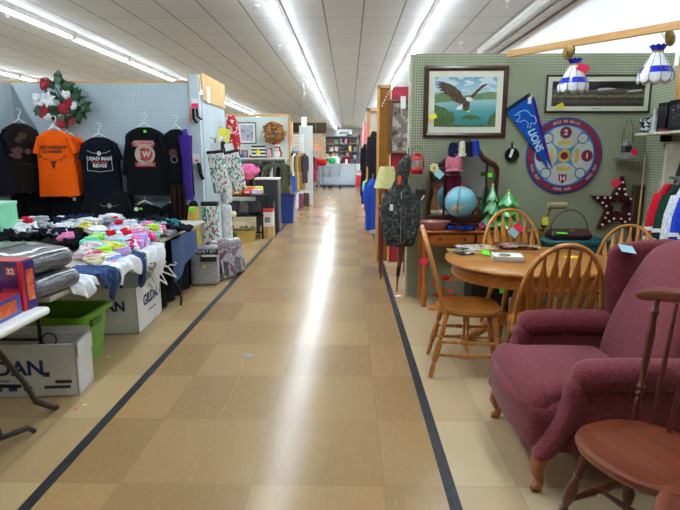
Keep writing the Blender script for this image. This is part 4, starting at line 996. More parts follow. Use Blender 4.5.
# ---- shirts
def tee(name, label, px, py, Y, w, h, m, rz=0, pr=None, sl=.22, sang=.3, cat='shirt', gr='shirts hung on the blue pegboard', hanger=True, dep=.055, sleeves=(1, 1), hm=None, seed=1, loc=None):
    p = Vector(loc) if loc else atY(px, py, Y)
    t = thing(name, label, cat, p, rz, gr); n = 32; b = B(m); rg = []
    def ring(a, d, z, amp):
        r = []
        for k in range(n):
            q = 2*pi*k/n; x = a*math.copysign(abs(cos(q))**.5, cos(q)); y = d*math.copysign(abs(sin(q))**.5, sin(q))
            y += amp*(sin(x*34+seed+z*3)+.6*sin(x*61+seed*2)); r.append((x, y, z))
        return r
    H = w/2
    for z, a, d, am in ((-h, H*1.02, dep, .014), (-h*.97, H*1.0, dep, .014), (-h*.8, H*.98, dep, .01), (-h*.62, H*.96, dep, .004), (-h*.4, H*.94, dep, .001), (-h*.25, H*.94, dep*.95, 0), (-h*.12, H*.9, dep*.85, 0), (-.045, H*.72, dep*.7, 0), (-.015, H*.5, dep*.55, 0), (.006, H*.32, dep*.5, 0), (-.004, H*.28, dep*.4, 0), (-.03, H*.24, dep*.3, 0)): rg.append(ring(a, d, z, am))
    o = b.rings(rg).done('body', t, sharp=60)
    B(m).tube([(H*.32*cos(q), dep*.5*sin(q)-.004, .004-.018*max(0, -sin(q))) for q in [2*pi*k/20 for k in range(20)]], .008, 6, closed=True).done('collar', t)
    for s in (-1, 1):
        if not sleeves[0 if s < 0 else 1]: continue
        a0 = Vector((s*H*.7, 0, -.075)); dr = Vector((s*sin(sang), .0, -cos(sang)))
        L = [a0+dr*(sl*f) for f in (0, .3, .7, 1)]
        rr = [.085, .085, .088, .095] if sl < .3 else [.085, .08, .07, .06]
        B(m).tube(L, rr, 12, flat=.45).done('sleeve', t)
    if pr: pr(o, h, -dep-.003)
    if hanger:
        hn = thing('clothes_hanger', 'white hanger of the '+' '.join(label.split(' hung')[0].split(' hanging')[0].split()[:12]), 'hanger', p+Vector((0, 0, .0)), rz, 'hangers on the blue pegboard')
        B(hm or WHITEP).tube([(-H*.5, 0, -.04), (-H*.2, 0, .03), (0, 0, .06), (H*.2, 0, .03), (H*.5, 0, -.04)], .011, 6).done('shoulder', hn)
        B(WHITEP).tube([(0, 0, .05), (0, 0, .1), (.015, .0, .125), (.035, 0, .15), (.03, .0, .18), (.005, .0, .195), (-.018, 0, .18)], .006, 6).done('hook', hn)
    return t
TB_ = fabric('black jersey', (15, 17, 21)); TB2 = fabric('charcoal jersey', (26, 27, 31)); ORGF = fabric('orange jersey', (244, 92, 10), var=.08); BRN = fabric('dark brown jersey', (34, 28, 26)); PURP = fabric('purple jersey', (58, 36, 120)); NAVYS = fabric('navy jersey', (16, 20, 32))
INK = mat('dark ink', (70, 46, 22), .8); WINK = mat('white ink', (206, 206, 208), .8); RINK = mat('red ink', (176, 60, 66), .8); PKINK = mat('mauve ink', (120, 84, 92), .8); GREYI = mat('grey ink', (130, 130, 124), .8)
def pr_orange(o, h, y):
    b = B(INK); b.text('BASS WARRIOR', .05, FW(-.03, y, -.21), bold=.002, ext=.001); b.text('COUNTRY', .05, FW(-.03, y, -.265), bold=.002, ext=.001)
    for s in (-1, 1): b.tube([(s*.02-.03, y, -.42), (s*.04-.03, y, -.37), (s*.09-.03, y, -.36), (s*.13-.03, y, -.33), (s*.15-.03, y, -.29)], .006, 5, flat=.5).tube([(s*.09-.03, y, -.36), (s*.11-.03, y, -.38)], .005, 5).tube([(s*.13-.03, y, -.33), (s*.17-.03, y, -.34)], .005, 5)
    b.flat([(-.06, -.38), (0, -.38), (-.015, -.46), (-.03, -.5), (-.045, -.46)], FW(0, y-.002, 0)); b.done('print', o)
def pr_dead(o, h, y):
    b = B(WINK).text('DEAD MAN', .062, FW(0, y, -.27), bold=.003, ext=.001); b.mi(RINK).box((0, y, -.315), (.2, .002, .022)); b.mi(WINK).text('RIDGE', .062, FW(0, y, -.36), bold=.003, ext=.001)
    b.tube([(-.15, y, -.23), (-.16, y, -.42), (0, y, -.44), (.16, y, -.42), (.15, y, -.23)], .004, 5)
    b.ball((0, y, -.2), (.026, .004, .03), 10); b.mi(WINK).tube([(-.03, y, -.2), (-.09, y, -.19), (-.15, y, -.16)], .007, 5, flat=.4).tube([(.03, y, -.2), (.09, y, -.19), (.15, y, -.16)], .007, 5, flat=.4); b.done('print', o)
def pr_ring(o, h, y):
    b = B(RINK).prism([(-.13, -.16), (.1, -.16), (.14, -.2), (.12, -.24), (-.15, -.24), (-.17, -.2)], .001, FW(0, y, 0)); b.prism([(-.13, -.5), (.13, -.5), (.13, -.44), (-.13, -.44)], .001, FW(0, y, 0))
    b.mi(WINK).text('HEATWAVE', .05, FW(-.01, y-.002, -.185), ext=.001).text('CHAMPIONS', .042, FW(-.01, y-.002, -.222), ext=.001).text('ORIGINAL', .045, FW(0, y-.002, -.47), ext=.001)
    b.mi(mat('tan ink', (186, 168, 142), .8)).disc(.13, FW(0, y-.001, -.34), n=28, ri=.085).disc(.05, FW(-.07, y-.0015, -.34), n=18)
    b.mi(RINK).disc(.082, FW(.02, y-.002, -.34), n=24); b.mi(WINK).text('W', .1, FW(.02, y-.0035, -.34), bold=.004, ext=.001); b.mi(LIMEP).box((.02, y-.002, -.045), (.035, .002, .03)); b.done('print', o)
def pr_brown(o, h, y):
    b = B(PKINK); random.seed(9)
    for k in range(9): b.disc(.03+.02*random.random(), FW(-.02+random.uniform(-.1, .1), y, -.36+random.uniform(-.06, .06)), n=7)
    b.mi(mat('olive ink', (74, 60, 44), .8)).tube([(-.14, y, -.49), (0, y, -.5), (.12, y, -.52)], .008, 5, flat=.4).disc(.05, FW(.02, y, -.15), n=6).disc(.04, FW(-.03, y, -.2), n=6); b.done('print', o)
def pr_small(o, h, y): B(mat('rust ink', (84, 50, 38), .8)).disc(.06, FW(-.03, y, -.3), n=8).mi(GREYI).disc(.05, FW(-.02, y, -.38), n=14, ri=.038).done('print', o)
YS = 7.1
tee('hanging_shirt', 'navy shirt with red print hung on the side panel at the left edge', 0, 0, 0, .5, .8, NAVYS, R(70), lambda o, h, y: B(RINK).disc(.06, FW(0, y, -.33), n=16).mi(mat('blue ink', (70, 90, 150), .8)).disc(.05, FW(.02, y, -.45), n=16).done('print', o), loc=(-4.3, 6.35, 1.8), seed=4)
tee('hanging_shirt', 'dark brown printed shirt hung left of the orange shirt', 19, 124, 6.95, .44, .88, BRN, R(34), pr_brown, seed=2)
tee('hanging_shirt', 'plain orange shirt hung behind the printed orange shirt', 67, 136, 7.2, .5, .98, ORGF, R(20), None, seed=6)
tee('hanging_shirt', 'bright orange shirt with dark deer print hung beneath the floral spray', 54, 131, 6.98, .47, .84, ORGF, R(16), pr_orange, seed=3)
tee('hanging_shirt', 'black shirt with white skull and wing print hung right of the orange shirts', 99, 138, YS, .52, .82, NAVYS, R(8), pr_dead, seed=5)
tee('hanging_shirt', 'black long sleeve shirt with red and white ring print hung mid panel', 144.5, 128, YS, .56, .88, TB_, R(4), pr_ring, sl=.55, sang=.2, seed=7)
tee('hanging_shirt', 'black shirt with small rust print hung left of the purple shirt', 176, 130, YS+.02, .42, .86, TB_, R(-8), pr_small, seed=8, sleeves=(1, 0))
tee('hanging_shirt', 'purple shirt hung sideways next to the pale blue post', 185, 130, 7.06, .3, .9, PURP, R(-72), None, seed=9, hanger=False, sl=.3, sang=.1)
for i, (px, py, w, m, lb, pr) in enumerate([(12, 190, .56, BRN, 'dark brown', None), (40, 193, .62, TB_, 'plain black', None), (72, 194, .6, TB_, 'black', lambda o, h, y: B(PAPER).box((.05, y, -.06), (.04, .002, .045)).mi(HOTPINK).box((.0, y, -.035), (.03, .002, .014)).done('paper_tag', o)), (108, 189, .7, TB2, 'black skull printed', lambda o, h, y: B(GREYI).ball((.02, y, -.22), (.03, .003, .035), 10).tube([(.05, y, -.22), (.1, y, -.23), (.14, y, -.2)], .01, 5, flat=.3).tube([(-.01, y, -.22), (-.06, y, -.23), (-.1, y, -.2)], .01, 5, flat=.3).done('print', o)), (145, 205, .62, TB_, 'black white tagged', lambda o, h, y: B(PAPER).disc(.028, FW(-.1, y, -.05), n=14).mi(LIMEP).box((-.04, y, -.045), (.04, .002, .025)).done('tag', o)), (176, 203, .5, TB_, 'black small logo', lambda o, h, y: B(WINK).box((.05, y, -.06), (.06, .002, .02)).box((.03, y, -.045), (.03, .002, .03)).done('print', o))]):
    tee('hanging_shirt', f'{lb} shirt, {["leftmost", "second", "third", "fourth", "fifth", "rightmost"][i]} of the lower row behind the clothes pile', px, py, 7.1, w, .72, m, R(4), pr, seed=i+11, gr='lower row of black shirts')
tag(B(fabric('dark brown drape', (44, 28, 24))).sheet(lambda u, v: (-2.3+.2*u, 6.82+.03*sin(u*18)+.02*v, 1.12-1.06*v), 16, 10, .01).done('hanging_cloth'), 'dark brown cloth hanging beside the end panel below the purple shirt', 'cloth')
# ---- floral swag
c = atY(62, 101, BY-.14)
t = thing('floral_spray', 'red and white artificial flower spray with green leaves on the blue pegboard', 'artificial flower', c)
LEAF = mat('artificial leaf', (38, 76, 44), .5, var=.25, scale=20); REDF = mat('crimson petals', (160, 18, 40), .7, var=.2, scale=20); WHF = mat('white petals', (236, 236, 238), .7, var=.04)
random.seed(11)
S = BY*.98/FPX
def leaf(b, o, d, L, W):
    d = Vector(d).normalized(); s_ = d.cross(Vector((0, -1, .2))).normalized()
    b.sheet(lambda u, v: Vector(o)+d*(L*u)+s_*((v-.5)*W*sin(pi*min(.97, u+.03)))+Vector((0, -.02*sin(pi*u), 0)), 6, 4, .002)
lv = [(-14, -22, -1), (-5, -18, .8), (0, -12, .3), (4, -8, 1.2), (20, 0, .2), (22, 6, -.3), (12, 6, -.8), (-12, 6, 3.6), (-8, 12, 4), (0, 12, -1.2), (4, 15, -1.6), (10, 14, -1), (-6, -2, 2.2), (2, 4, 1), (8, 2, .5), (-2, -20, 1.6), (6, -14, 1), (14, -2, .7), (-20, 8, 3.2), (0, 18, -2), (16, 8, -.5), (-4, 8, -2.5), (10, -6, .9), (-10, -14, 2)]
for x, y, a in lv:
    for j in range(3):
        b = B(LEAF); aa = a+random.uniform(-.7, .7); leaf(b, (x*S*.85, random.uniform(-.06, .05), -y*S*.9), (cos(aa), random.uniform(-.4, .1), sin(aa)), random.uniform(.12, .17), random.uniform(.075, .11)); b.done('leaf', t)
def bloom(x, y, r, m, n=11):
    b = B(m); r *= 1.35; x *= .93; y *= .93
    for k in range(n):
        a = k*2.4; rr = r*.5 if k % 3 else r*.2
        b.ball((x*S+rr*cos(a), -.05-.02*(k % 3), -y*S+rr*sin(a)), (r*.5, r*.28, r*.5), 8)
    b.done('flower', t)
for x, y, r in ((-13, -18, .055), (-15, -14, .04), (-16, 9, .05), (-20, 14, .035), (2, 8, .05), (8, 4, .055), (10, 0, .04), (0, 23, .05), (12, 21, .035), (6, 10, .04)): bloom(x, y, r, REDF)
for x, y, r in ((8, -6, .05), (-23, -3, .05), (-24, 2, .035), (-19, 2, .04), (14, 5, .045), (-14, 16, .045), (-10, 26, .03), (-18, -1, .035)): bloom(x, y, r, WHF)
b = B(WHF)
for k in range(6): leaf(b, (-9*S, -.09, 1*S), (cos(k*pi/3+.3), -.2, sin(k*pi/3+.3)), .11, .06)
b.done('lily', t)
b = B(LEAF)
b.tube([(0, 0, -.2), (-.03, -.02, .1), (-.1, 0, .25)], .006, 5)
b.done('stem', t)
# ---- clothes tables
TT = .735
GREYT = mat('speckled grey table top', (176, 174, 166), .5, var=.06, scale=30)
def ftable(label, cx, cy, sx, sy, m=GREYT, rz=0, name='folding_table'):
    t = thing(name, label, 'table', (cx, cy, 0), rz)
    B(m).box((0, 0, TT-.018), (sx, sy, .034), .01, seg=2).done('top', t)
    for y in (-sy*.36, sy*.36):
        y = y+.12 if y < 0 else y; b = B(BLACKM); b.tube([(-sx*.36, y, TT-.04), (-sx*.42, y, .02), (-sx*.42, y, .012)], .012, 8); b.tube([(sx*.3, y, TT-.04), (sx*.3, y, .02), (sx*.3, y, .012)], .012, 8); b.tube([(-sx*.39, y, .35), (sx*.3, y, .35)], .009, 8); b.done('leg', t)
    return t
ftable('long grey folding table under the pile of socks and clothes', -2.42, 3.72, 1.56, 1.86)
ftable('grey folding table behind, holding the rear end of the clothes pile', -2.5, 5.5, 1.56, 1.5)
# ---- pile of bundles
def bundle_mesh(kind, m, seed):
    random.seed(seed); b = B(m)
    def nzf(q):
        v = Vector(q)*9+Vector((seed*3.1, seed, 0)); k_ = 1+.35*noise.noise(v); return (q[0]*k_, q[1]*k_, q[2]*k_+.012*noise.noise(v*2.4))
    if kind == 'sock': b.rbox((0, 0, .035), (.2, .1, .075), .034, 5, nzf).rbox((.02, .012, .075), (.15, .08, .045), .02, 4, nzf)
    elif kind == 'fold': b.rbox((0, 0, .02), (.24, .17, .045), .018, 5, nzf).rbox((.005, .0, .055), (.22, .155, .035), .014, 5, nzf)
    else:  b.sheet(lambda u, v: ((u-.5)*.4*(1+.2*nz(v, seed, 0, 3)), (v-.5)*.3*(1+.2*nz(u, seed, 5, 3)), .02+.05*(1+nz(u, v, seed, 4))+.045*nz(u, v, seed+9, 9)), 22, 18, .014)
    me_o = b.done('b'); me = me_o.data; bpy.data.objects.remove(me_o); return me
COLS = {'white': fabric('white cotton', (226, 228, 232), var=.06), 'grey': fabric('grey cotton', (150, 156, 162)), 'black': fabric('black cotton', (18, 19, 24)), 'navy': fabric('navy cotton', (26, 34, 64)), 'pink': fabric('pink cotton', (238, 130, 178)), 'hot pink': fabric('hot pink cotton', (236, 58, 130)), 'lilac': fabric('lilac cotton', (190, 160, 222)), 'pale blue': fabric('pale blue cotton', (170, 214, 234)), 'mint': fabric('mint cotton', (120, 220, 186)), 'lime': fabric('lime cotton', (170, 220, 60)), 'yellow': fabric('yellow cotton', (240, 220, 90)), 'red': fabric('red cotton', (206, 26, 50)), 'teal': fabric('teal cotton', (40, 120, 130)),
        'pink striped': stripes('pink candy stripes', [(244, 190, 200), (250, 240, 240), (240, 150, 170), (190, 210, 240)], .04, 0), 'multicolour striped': stripes('multi stripes', [(240, 220, 90), (120, 200, 120), (240, 150, 180), (150, 180, 230), (250, 250, 250)], .06, 1), 'patterned': blobs('patterned socks', [(0, (60, 60, 70)), (.4, (226, 226, 226)), (.55, (226, 60, 90)), (.62, (90, 180, 150))], 30), 'beige': fabric('beige cotton', (204, 190, 160)), 'denim': fabric('denim blue', (62, 84, 128))}
PILE = [('fold', 'white', 22, 222, .1, .2), ('fold', 'white', 35, 226, .1, 1), ('fold', 'white', 48, 228, .08, 2), ('sock', 'red', 28, 221, .2, 1), ('rumple', 'white', 30, 232, .04, .4), ('fold', 'white', 58, 229, .1, .3), ('sock', 'grey', 42, 226, .16, 2.2), ('sock', 'white', 67, 227, .12, 1), ('fold', 'white', 75, 226, .1, .5),
        ('rumple', 'black', 25, 240, .02, .2), ('rumple', 'black', 40, 238, .03, 1.2), ('rumple', 'black', 55, 236, .02, 2), ('sock', 'white', 22, 231, .12, .2), ('sock', 'navy', 58, 232, .13, .4), ('rumple', 'black', 72, 238, .02, .2), ('rumple', 'black', 84, 240, .04, .8), ('rumple', 'black', 70, 246, .01, 1.4), ('sock', 'pink', 67, 237, .14, .7), ('rumple', 'black', 92, 238, .03, 2),
        ('sock', 'yellow', 86, 227, .16, -.4), ('sock', 'multicolour striped', 92, 231, .15, -.4), ('fold', 'white', 95, 222, .14, .2), ('fold', 'grey', 102, 224, .16, 1), ('fold', 'white', 108, 218, .18, .3), ('fold', 'grey', 113, 222, .18, .6), ('sock', 'red', 118, 222, .22, .3), ('fold', 'white', 122, 228, .14, .2), ('sock', 'red', 111, 233, .2, .6), ('fold', 'white', 128, 224, .13, 1), ('sock', 'patterned', 100, 234, .1, .2),
        ('sock', 'mint', 90, 243, .08, .5), ('sock', 'mint', 103, 239, .1, -.3), ('sock', 'lime', 96, 240, .1, .4), ('fold', 'pink striped', 95, 249, .04, .1), ('fold', 'pink striped', 105, 245, .06, .2), ('fold', 'pale blue', 120, 242, .1, -.3), ('sock', 'pale blue', 128, 246, .08, -.3), ('sock', 'yellow', 118, 249, .07, .1), ('sock', 'yellow', 110, 248, .06, .2), ('sock', 'lime', 103, 254, .03, 0), ('fold', 'pink striped', 92, 254, .02, .1), ('sock', 'beige', 84, 254, .03, .2), ('sock', 'beige', 92, 260, .02, .8), ('fold', 'multicolour striped', 108, 258, .01, .3),
        ('sock', 'pink', 133, 235, .12, .4), ('sock', 'red', 126, 233, .15, .2), ('sock', 'patterned', 134, 230, .13, .6), ('sock', 'pink', 140, 233, .13, 1), ('sock', 'lilac', 136, 239, .1, .2), ('sock', 'lilac', 143, 238, .1, .8), ('sock', 'pink', 146, 242, .08, 1.2), ('sock', 'red', 136, 243, .1, .6), ('sock', 'hot pink', 139, 249, .05, .3), ('sock', 'hot pink', 150, 234, .12, 1.4), ('sock', 'hot pink', 154, 239, .08, 1.5), ('sock', 'pink', 158, 236, .1, 1.4), ('sock', 'hot pink', 157, 242, .05, 1.4), ('sock', 'patterned', 144, 232, .15, .3), ('sock', 'lilac', 149, 245, .05, 1), ('sock', 'mint', 163, 238, .07, 1.3), ('sock', 'pink', 147, 248, .03, .7), ('sock', 'lilac', 127, 254, .02, .3), ('sock', 'denim', 146, 251, .01, .2), ('sock', 'white', 113, 238, .12, .5), ('sock', 'pink striped', 152, 230, .13, .4),
        ('fold', 'grey', 138, 226, .08, .3), ('sock', 'teal', 142, 229, .1, .4), ('sock', 'teal', 151, 227, .1, .9), ('rumple', 'teal', 160, 229, .02, .3), ('rumple', 'black', 168, 232, .01, .6), ('fold', 'grey', 172, 232, .03, 1.2), ('fold', 'grey', 158, 226, .08, .5), ('sock', 'lime', 151, 230, .14, .2), ('rumple', 'navy', 74, 222, .06, .4), ('rumple', 'black', 150, 224, .03, .3), ('sock', 'pink striped', 88, 248, .06, .4)]
meshes = {}; names = {'sock': ('sock_bundle', 'rolled sock bundle', 'socks'), 'fold': ('folded_garment', 'folded garment', 'clothes'), 'rumple': ('crumpled_garment', 'crumpled garment', 'clothes')}
bykey = {}
for it in PILE: bykey.setdefault((it[0], it[1]), []).append(it)
NTH = ['first']+[q+' from the left' for q in ORD[1:]]+[f'{n_} from the left' for n_ in ('twenty-first', 'twenty-second', 'twenty-third', 'twenty-fourth', 'twenty-fifth', 'twenty-sixth', 'twenty-seventh', 'twenty-eighth', 'twenty-ninth', 'thirtieth')]
random.seed(21)
EXTRA = []
for kind, col, px, py, dz, rz in PILE:
    EXTRA.append((kind, col, px+random.uniform(-7, 7), py+random.uniform(-3, 3), dz*.8, rz+random.uniform(-1, 1)))
    if px > 80 and kind == 'sock': EXTRA.append((kind, random.choice(['white', 'pink', 'pale blue', 'lilac', 'pink striped', 'patterned', 'white', 'hot pink']), px+random.uniform(-9, 9), py+random.uniform(-4, 5), dz*.7, rz+random.uniform(-1, 1)))
for k in range(26): EXTRA.append(('fold' if k % 3 else 'sock', 'white' if k % 4 else 'grey', random.uniform(18, 125), random.uniform(218, 236), random.uniform(.05, .16), random.uniform(0, 3)))
bykey = {}
for it in PILE+EXTRA: bykey.setdefault((it[0], it[1], 'rear' if it[3] < 230 else 'middle' if it[3] < 241 else 'front'), []).append(it)
for (kind, col, zone), its in bykey.items():
    its.sort(key=lambda q: q[2]); nm, wd, ct = names[kind]
    for i, (_, _, px, py, dz, rz) in enumerate(its):
        if (kind, col) not in meshes: meshes[kind, col] = bundle_mesh(kind, COLS[col], len(meshes)+1)
        zz = TT+dz*.7+.02
        p = atZ(px, py, zz); p.x = min(p.x, -1.72); p.y = max(3.2, min(p.y, 6.15))
        o = bpy.data.objects.new(nm, meshes[kind, col]); COL.objects.link(o); o.location = (p.x, p.y, zz-.018); o.rotation_euler = (random.uniform(-.15, .15), random.uniform(-.15, .15), rz)
        s_ = .9 if kind == 'rumple' else random.uniform(.5, .74)*(.7 if col == 'red' else 1); o.scale = (s_, s_, s_)
        lb = f'{col} {wd}' + (f' in the {zone} of the clothes pile' if len(its) == 1 else f', {NTH[i].split(" from")[0]} from left of its colour, {zone} of the pile')
        tag(o, lb, ct, f'{wd}s piled on the clothes tables')
# ---- cloths hanging over the table edge
def drape(label, y0, y1, drop, m, ph=0, inn=.22, out=0.0, name='draped_garment'):
    ex = -1.632+out
    def f(u, v):
        y = y0+(y1-y0)*u; s = v*(inn+drop*(.75+.35*sin(u*7+ph)))
        if s < inn: return (ex-inn+s+.0, y, TT+.012+.01*sin(u*15+s*20+ph))
        d = s-inn; return (ex+.025+.02*sin(u*14+ph)+.015*sin(d*20), y+.03*sin(d*12+ph), TT+.008-d)
    return tag(B(m).sheet(f, 20, 16, .008).done(name), label, 'clothes', 'garments hanging over the table edge')
drape('crumpled denim blue garment hanging over the table edge by the grey packages', 3.3, 3.46, .1, COLS['denim'], 0)
drape('thin denim blue strip hanging over the table edge beside the white carton', 3.47, 3.51, .2, COLS['denim'], 2)
drape('white garment hanging over the table edge right of the denim one', 3.52, 3.9, .12, COLS['white'], 1)
drape('white shirt hanging lowest over the table edge, above the white carton', 4.06, 4.5, .22, COLS['white'], 3, out=.01)
drape('narrow denim blue garment hanging between the two white ones', 3.92, 4.04, .24, COLS['denim'], 4, out=.005)
tag(B(fabric('faded denim', (70, 88, 124))).sheet(lambda u, v: (-1.71+.02*sin(u*9)+.01*v, 5.0+.8*u, TT-.04-(.42-.2*u)*v), 12, 8, .008).done('draped_garment'), 'faded denim garment hanging from the rear grey table', 'clothes')
drape('white bundled shirt lying at the table corner by the grey packages', 3.0, 3.28, .1, COLS['white'], 5)
tag(B(fabric('black fill sheet', (20, 20, 24))).sheet(lambda u, v: (-1.86+.03*sin(u*30)+.02*v, 4.98+1.2*u, TT-.05-(TT-.07)*v), 30, 8, .008).done('dark_fill_sheet'), 'black sheet added to darken the space under the rear grey table', 'cloth')  # sheet added so the space below the rear table reads dark
# ---- plastic wrapped grey blankets
k = NT('grey blanket in clear plastic'); v = k.obj(); n = k.noise(v, 6, 3); n2 = k.noise(k.obj((1, 1, 3)), 16, 4, .6, 1)
k.l(k.ramp(n, [(.3, (62, 62, 68)), (.7, (86, 86, 94))]), k.b.inputs['Base Color']); k.b.inputs['Roughness'].default_value = .35; k.b.inputs['Coat Weight'].default_value = .7; k.b.inputs['Coat Roughness'].default_value = .1; k.bump(n2, .03, .7); GB = k.m
def pack(label, c, sx, sy, sz, rz):
    t = thing('packed_blanket', label, 'package', c, rz, 'grey blankets packed in clear plastic')
    B(GB).rbox((0, 0, sz/2), (sx, sy, sz), .06, 10, lambda q: (q[0]*(1+.04*nz(q[1], q[2], 1, 6)), q[1]*(1+.04*nz(q[0], q[2], 2, 6)), q[2]+(.018*(1-(q[0]/(sx/2))**2) if q[2] > 0 else 0)+.008*nz(q[0], q[1], 3, 9)*(q[2] > 0))).done('blanket', t)
    B(mat('printed card', (92, 112, 96), .3, coat=.5)).box((-sx*.05, 0, sz+.021), (sx*.34, sy*.6, .003), M=Matrix.Rotation(0, 4, 'Z')).mi(HOTPINK).disc(.028, Matrix.Translation((.05, -sy*.2, sz+.0235)), n=14).done('label_card', t)
    B(mat('clear seam', (226, 230, 232), .12, coat=1)).tube([(sx/2-.03, -sy/2+.05, sz-.012), (sx/2-.02, 0, sz-.004), (sx/2-.03, sy/2-.05, sz-.012)], .006, 6).tube([(-sx/2+.05, -sy/2+.02, sz-.012), (0, -sy/2+.015, sz-.006), (sx/2-.05, -sy/2+.02, sz-.012)], .006, 6).done('plastic_seam', t)
    return t
pack('grey plastic wrapped blanket, lower of the two stacked at the table end', (-1.93, 2.9, TT+.002), .64, .44, .11, R(-6))
pack('grey plastic wrapped blanket with pink sticker, upper of the stacked two', (-1.96, 2.88, TT+.13), .66, .45, .115, R(-9))
pack('grey plastic wrapped blanket standing behind the stacked ones at the left edge', (-2.75, 3.3, TT+.002), .5, .4, .16, R(10))
# mint lid box
p = atZ(0, 232, TT+.1)
t = thing('storage_box', 'mint green cardboard box standing at the left edge of the clothes pile', 'box', (-3.36, 4.75, TT+.002), R(10))
B(mat('mint card', (130, 206, 166), .6, var=.04)).box((0, 0, .16), (.5, .36, .32), .006).done('box', t); B(mat('mint lid', (150, 214, 180), .6, var=.04)).box((0, 0, .325), (.51, .37, .03), .004).done('lid', t)
# ---- front white folding table
t = thing('folding_table', 'white plastic folding table at the left front with black curved legs', 'table', (0, 0, 0))
a1 = R(5)
B(WHITEP).box((-2.32, 1.84, TT-.022), (1.56, 1.56, .042), .018, seg=3).done('top', t)
LB = mat('black powder coat', (26, 27, 29), .35, .3)
f1 = atZ(57, 407, .015); f2 = atZ(34, 431, .015)
B(LB).tube([(-1.66, 2.3, TT-.045), (-1.66, 2.32, TT-.1), (-1.665, 2.42, .5), (-1.72, 2.62, .3), (-1.755, 2.74, .14), (f1.x, f1.y-.02, .015), (f1.x, f1.y, .014)], .0145, 10).done('leg', t)
B(LB).tube([(-1.78, 2.25, TT-.045), (-1.775, 2.3, .5), (-1.765, 2.4, .25), (-1.765, 2.44, .1)], .0145, 10).tube([(-2.3, 2.44, .085), (-1.77, 2.44, .085), (-1.735, 2.5, .08), (f2.x, f2.y-.05, .06), (f2.x, f2.y, .014)], .0145, 10).done('leg', t)
B(LB).tube([(-2.6, 2.55, .32), (-1.7, 2.55, .32)], .01, 8).done('cross_bar', t)
# ---- boxes of packaged clothing on it
PUR = mat('purple carton print', (62, 38, 116), .3, var=.12, coat=.5); REDC = mat('red carton print', (214, 36, 40), .3, var=.08, coat=.5); ORC = blobs('orange picture print', [(0, (206, 74, 34)), (.5, (226, 110, 60)), (.7, (240, 170, 120))], 18, .3, coat=.5); BLC = mat('blue carton print', (40, 72, 160), .3, var=.12, coat=.5)
def carton(label, c, sx, sy, sz, rz, m, side, deco):
    t = thing('product_carton', label, 'box', c, rz, 'printed cartons on the white table')
    o = B(m).box((0, 0, sz/2), (sx, sy, sz), .004).done('carton', t)
    b = B(REDC); b.box((0, 0, sz+.0015), (sx*.99, sy*.99, .002)); b.box((sx/2+.001, -sy*.39, sz/2), (.002, sy*.2, sz*.98)); b.box((sx/2-.006, -sy/2-.001, sz/2), (.012, .002, sz*.98)); b.done('red_edge_print', o)
    b = B(side); b.mi(m).box((sx/2+.0012, sy*.1, sz*.5), (.002, sy*.76, sz*.96)); b.mi(side).box((sx/2+.002, sy*.1, sz*.5), (.002, sy*.5, sz*.62)); b.done('picture_panel', o)
    deco(o, sx, sy, sz); return t
def dA(o, sx, sy, sz):
    b = B(RINK).box((sx*.36, -sy/2-.0015, sz*.8), (.06, .002, .045)); b.mi(PAPER).text('32', .04, FW(sx*.36, -sy/2-.003, sz*.8), bold=.002, ext=.0008); b.box((-sx*.28, -sy/2-.001, sz*.28), (sx*.3, .002, sz*.28)); b.mi(RINK).box((sx*.33, -sy/2-.001, sz*.4), (sx*.24, .002, .03)); b.mi(YELLOWP).disc(.03, FW(-sx*.25, -sy/2-.002, sz*.55), n=14); b.done('front_print', o)
def dB(o, sx, sy, sz):
    b = B(ORC).box((sx*.25, -sy/2-.0015, sz*.48), (.12, .002, sz*.66)); b.mi(PAPER).box((-sx*.2, -sy/2-.001, sz*.5), (.1, .002, .03)); b.done('front_print', o)
carton('tall purple and red printed carton on the white table', (-1.783, 2.573, TT), .36, .1, .253, R(-5), PUR, ORC, dA)
carton('low blue carton with red lid in front of the purple one', (-1.755, 2.345, TT), .3, .29, .1, R(3), BLC, ORC, dB)
# ---- cartons and tote on the floor
CW = mat('white corrugated carton', (216, 216, 212), .75, var=.05, scale=3); CI = mat('grey carton inside', (176, 178, 180), .8, var=.05); BLU = mat('navy print', (38, 56, 110), .7)
def open_box(b, sx, sy, sz, w=.012, z0=0):
    b.box((0, 0, z0+.006), (sx, sy, .012)); b.box((0, -sy/2+w/2, z0+sz/2), (sx, w, sz)); b.box((0, sy/2-w/2, z0+sz/2), (sx, w, sz)); b.box((-sx/2+w/2, 0, z0+sz/2), (w, sy, sz)); b.box((sx/2-w/2, 0, z0+sz/2), (w, sy, sz)); return b
t = thing('shipping_carton', 'open white shipping carton under the table beside the black legs', 'carton', (-2.02, 3.2, 0), R(5))
o = open_box(B(CW), .62, .24, .345).done('carton', t)
B(CW).box((0, .128, .36), (.6, .008, .05)).done('flap', t); B(CW).box((.315, 0, .3), (.006, .22, .1), M=TR(.004, 0, .0)).done('flap', t)
B(BLU).text('GILDAN', .13, FW(-.14, -.122, .19), bold=.004, ext=.0006, sx=1.05).text('activewear', .028, FW(-.16, -.122, .115), ext=.0006).box((-.18, -.1215, .06), (.05, .002, .03)).box((-.09, -.1215, .06), (.05, .002, .03)).box((.0, -.1215, .06), (.05, .002, .03)).disc(.05, FW(.05, .106, .3), n=18, ri=.04).done('printing', o)
B(mat('barcode ink', (60, 60, 62), .7)).box((.22, -.1215, .1), (.1, .002, .022)).box((.18, -.1215, .065), (.16, .002, .02)).box((.12, -.1215, .15), (.04, .002, .03)).done('barcode', o)
t = thing('storage_tote', 'bright green open plastic storage tote between the two white cartons', 'tote', (-2.19, 3.72, 0), 0)
GP = mat('lime green plastic', (104, 164, 18), .35, var=.05)
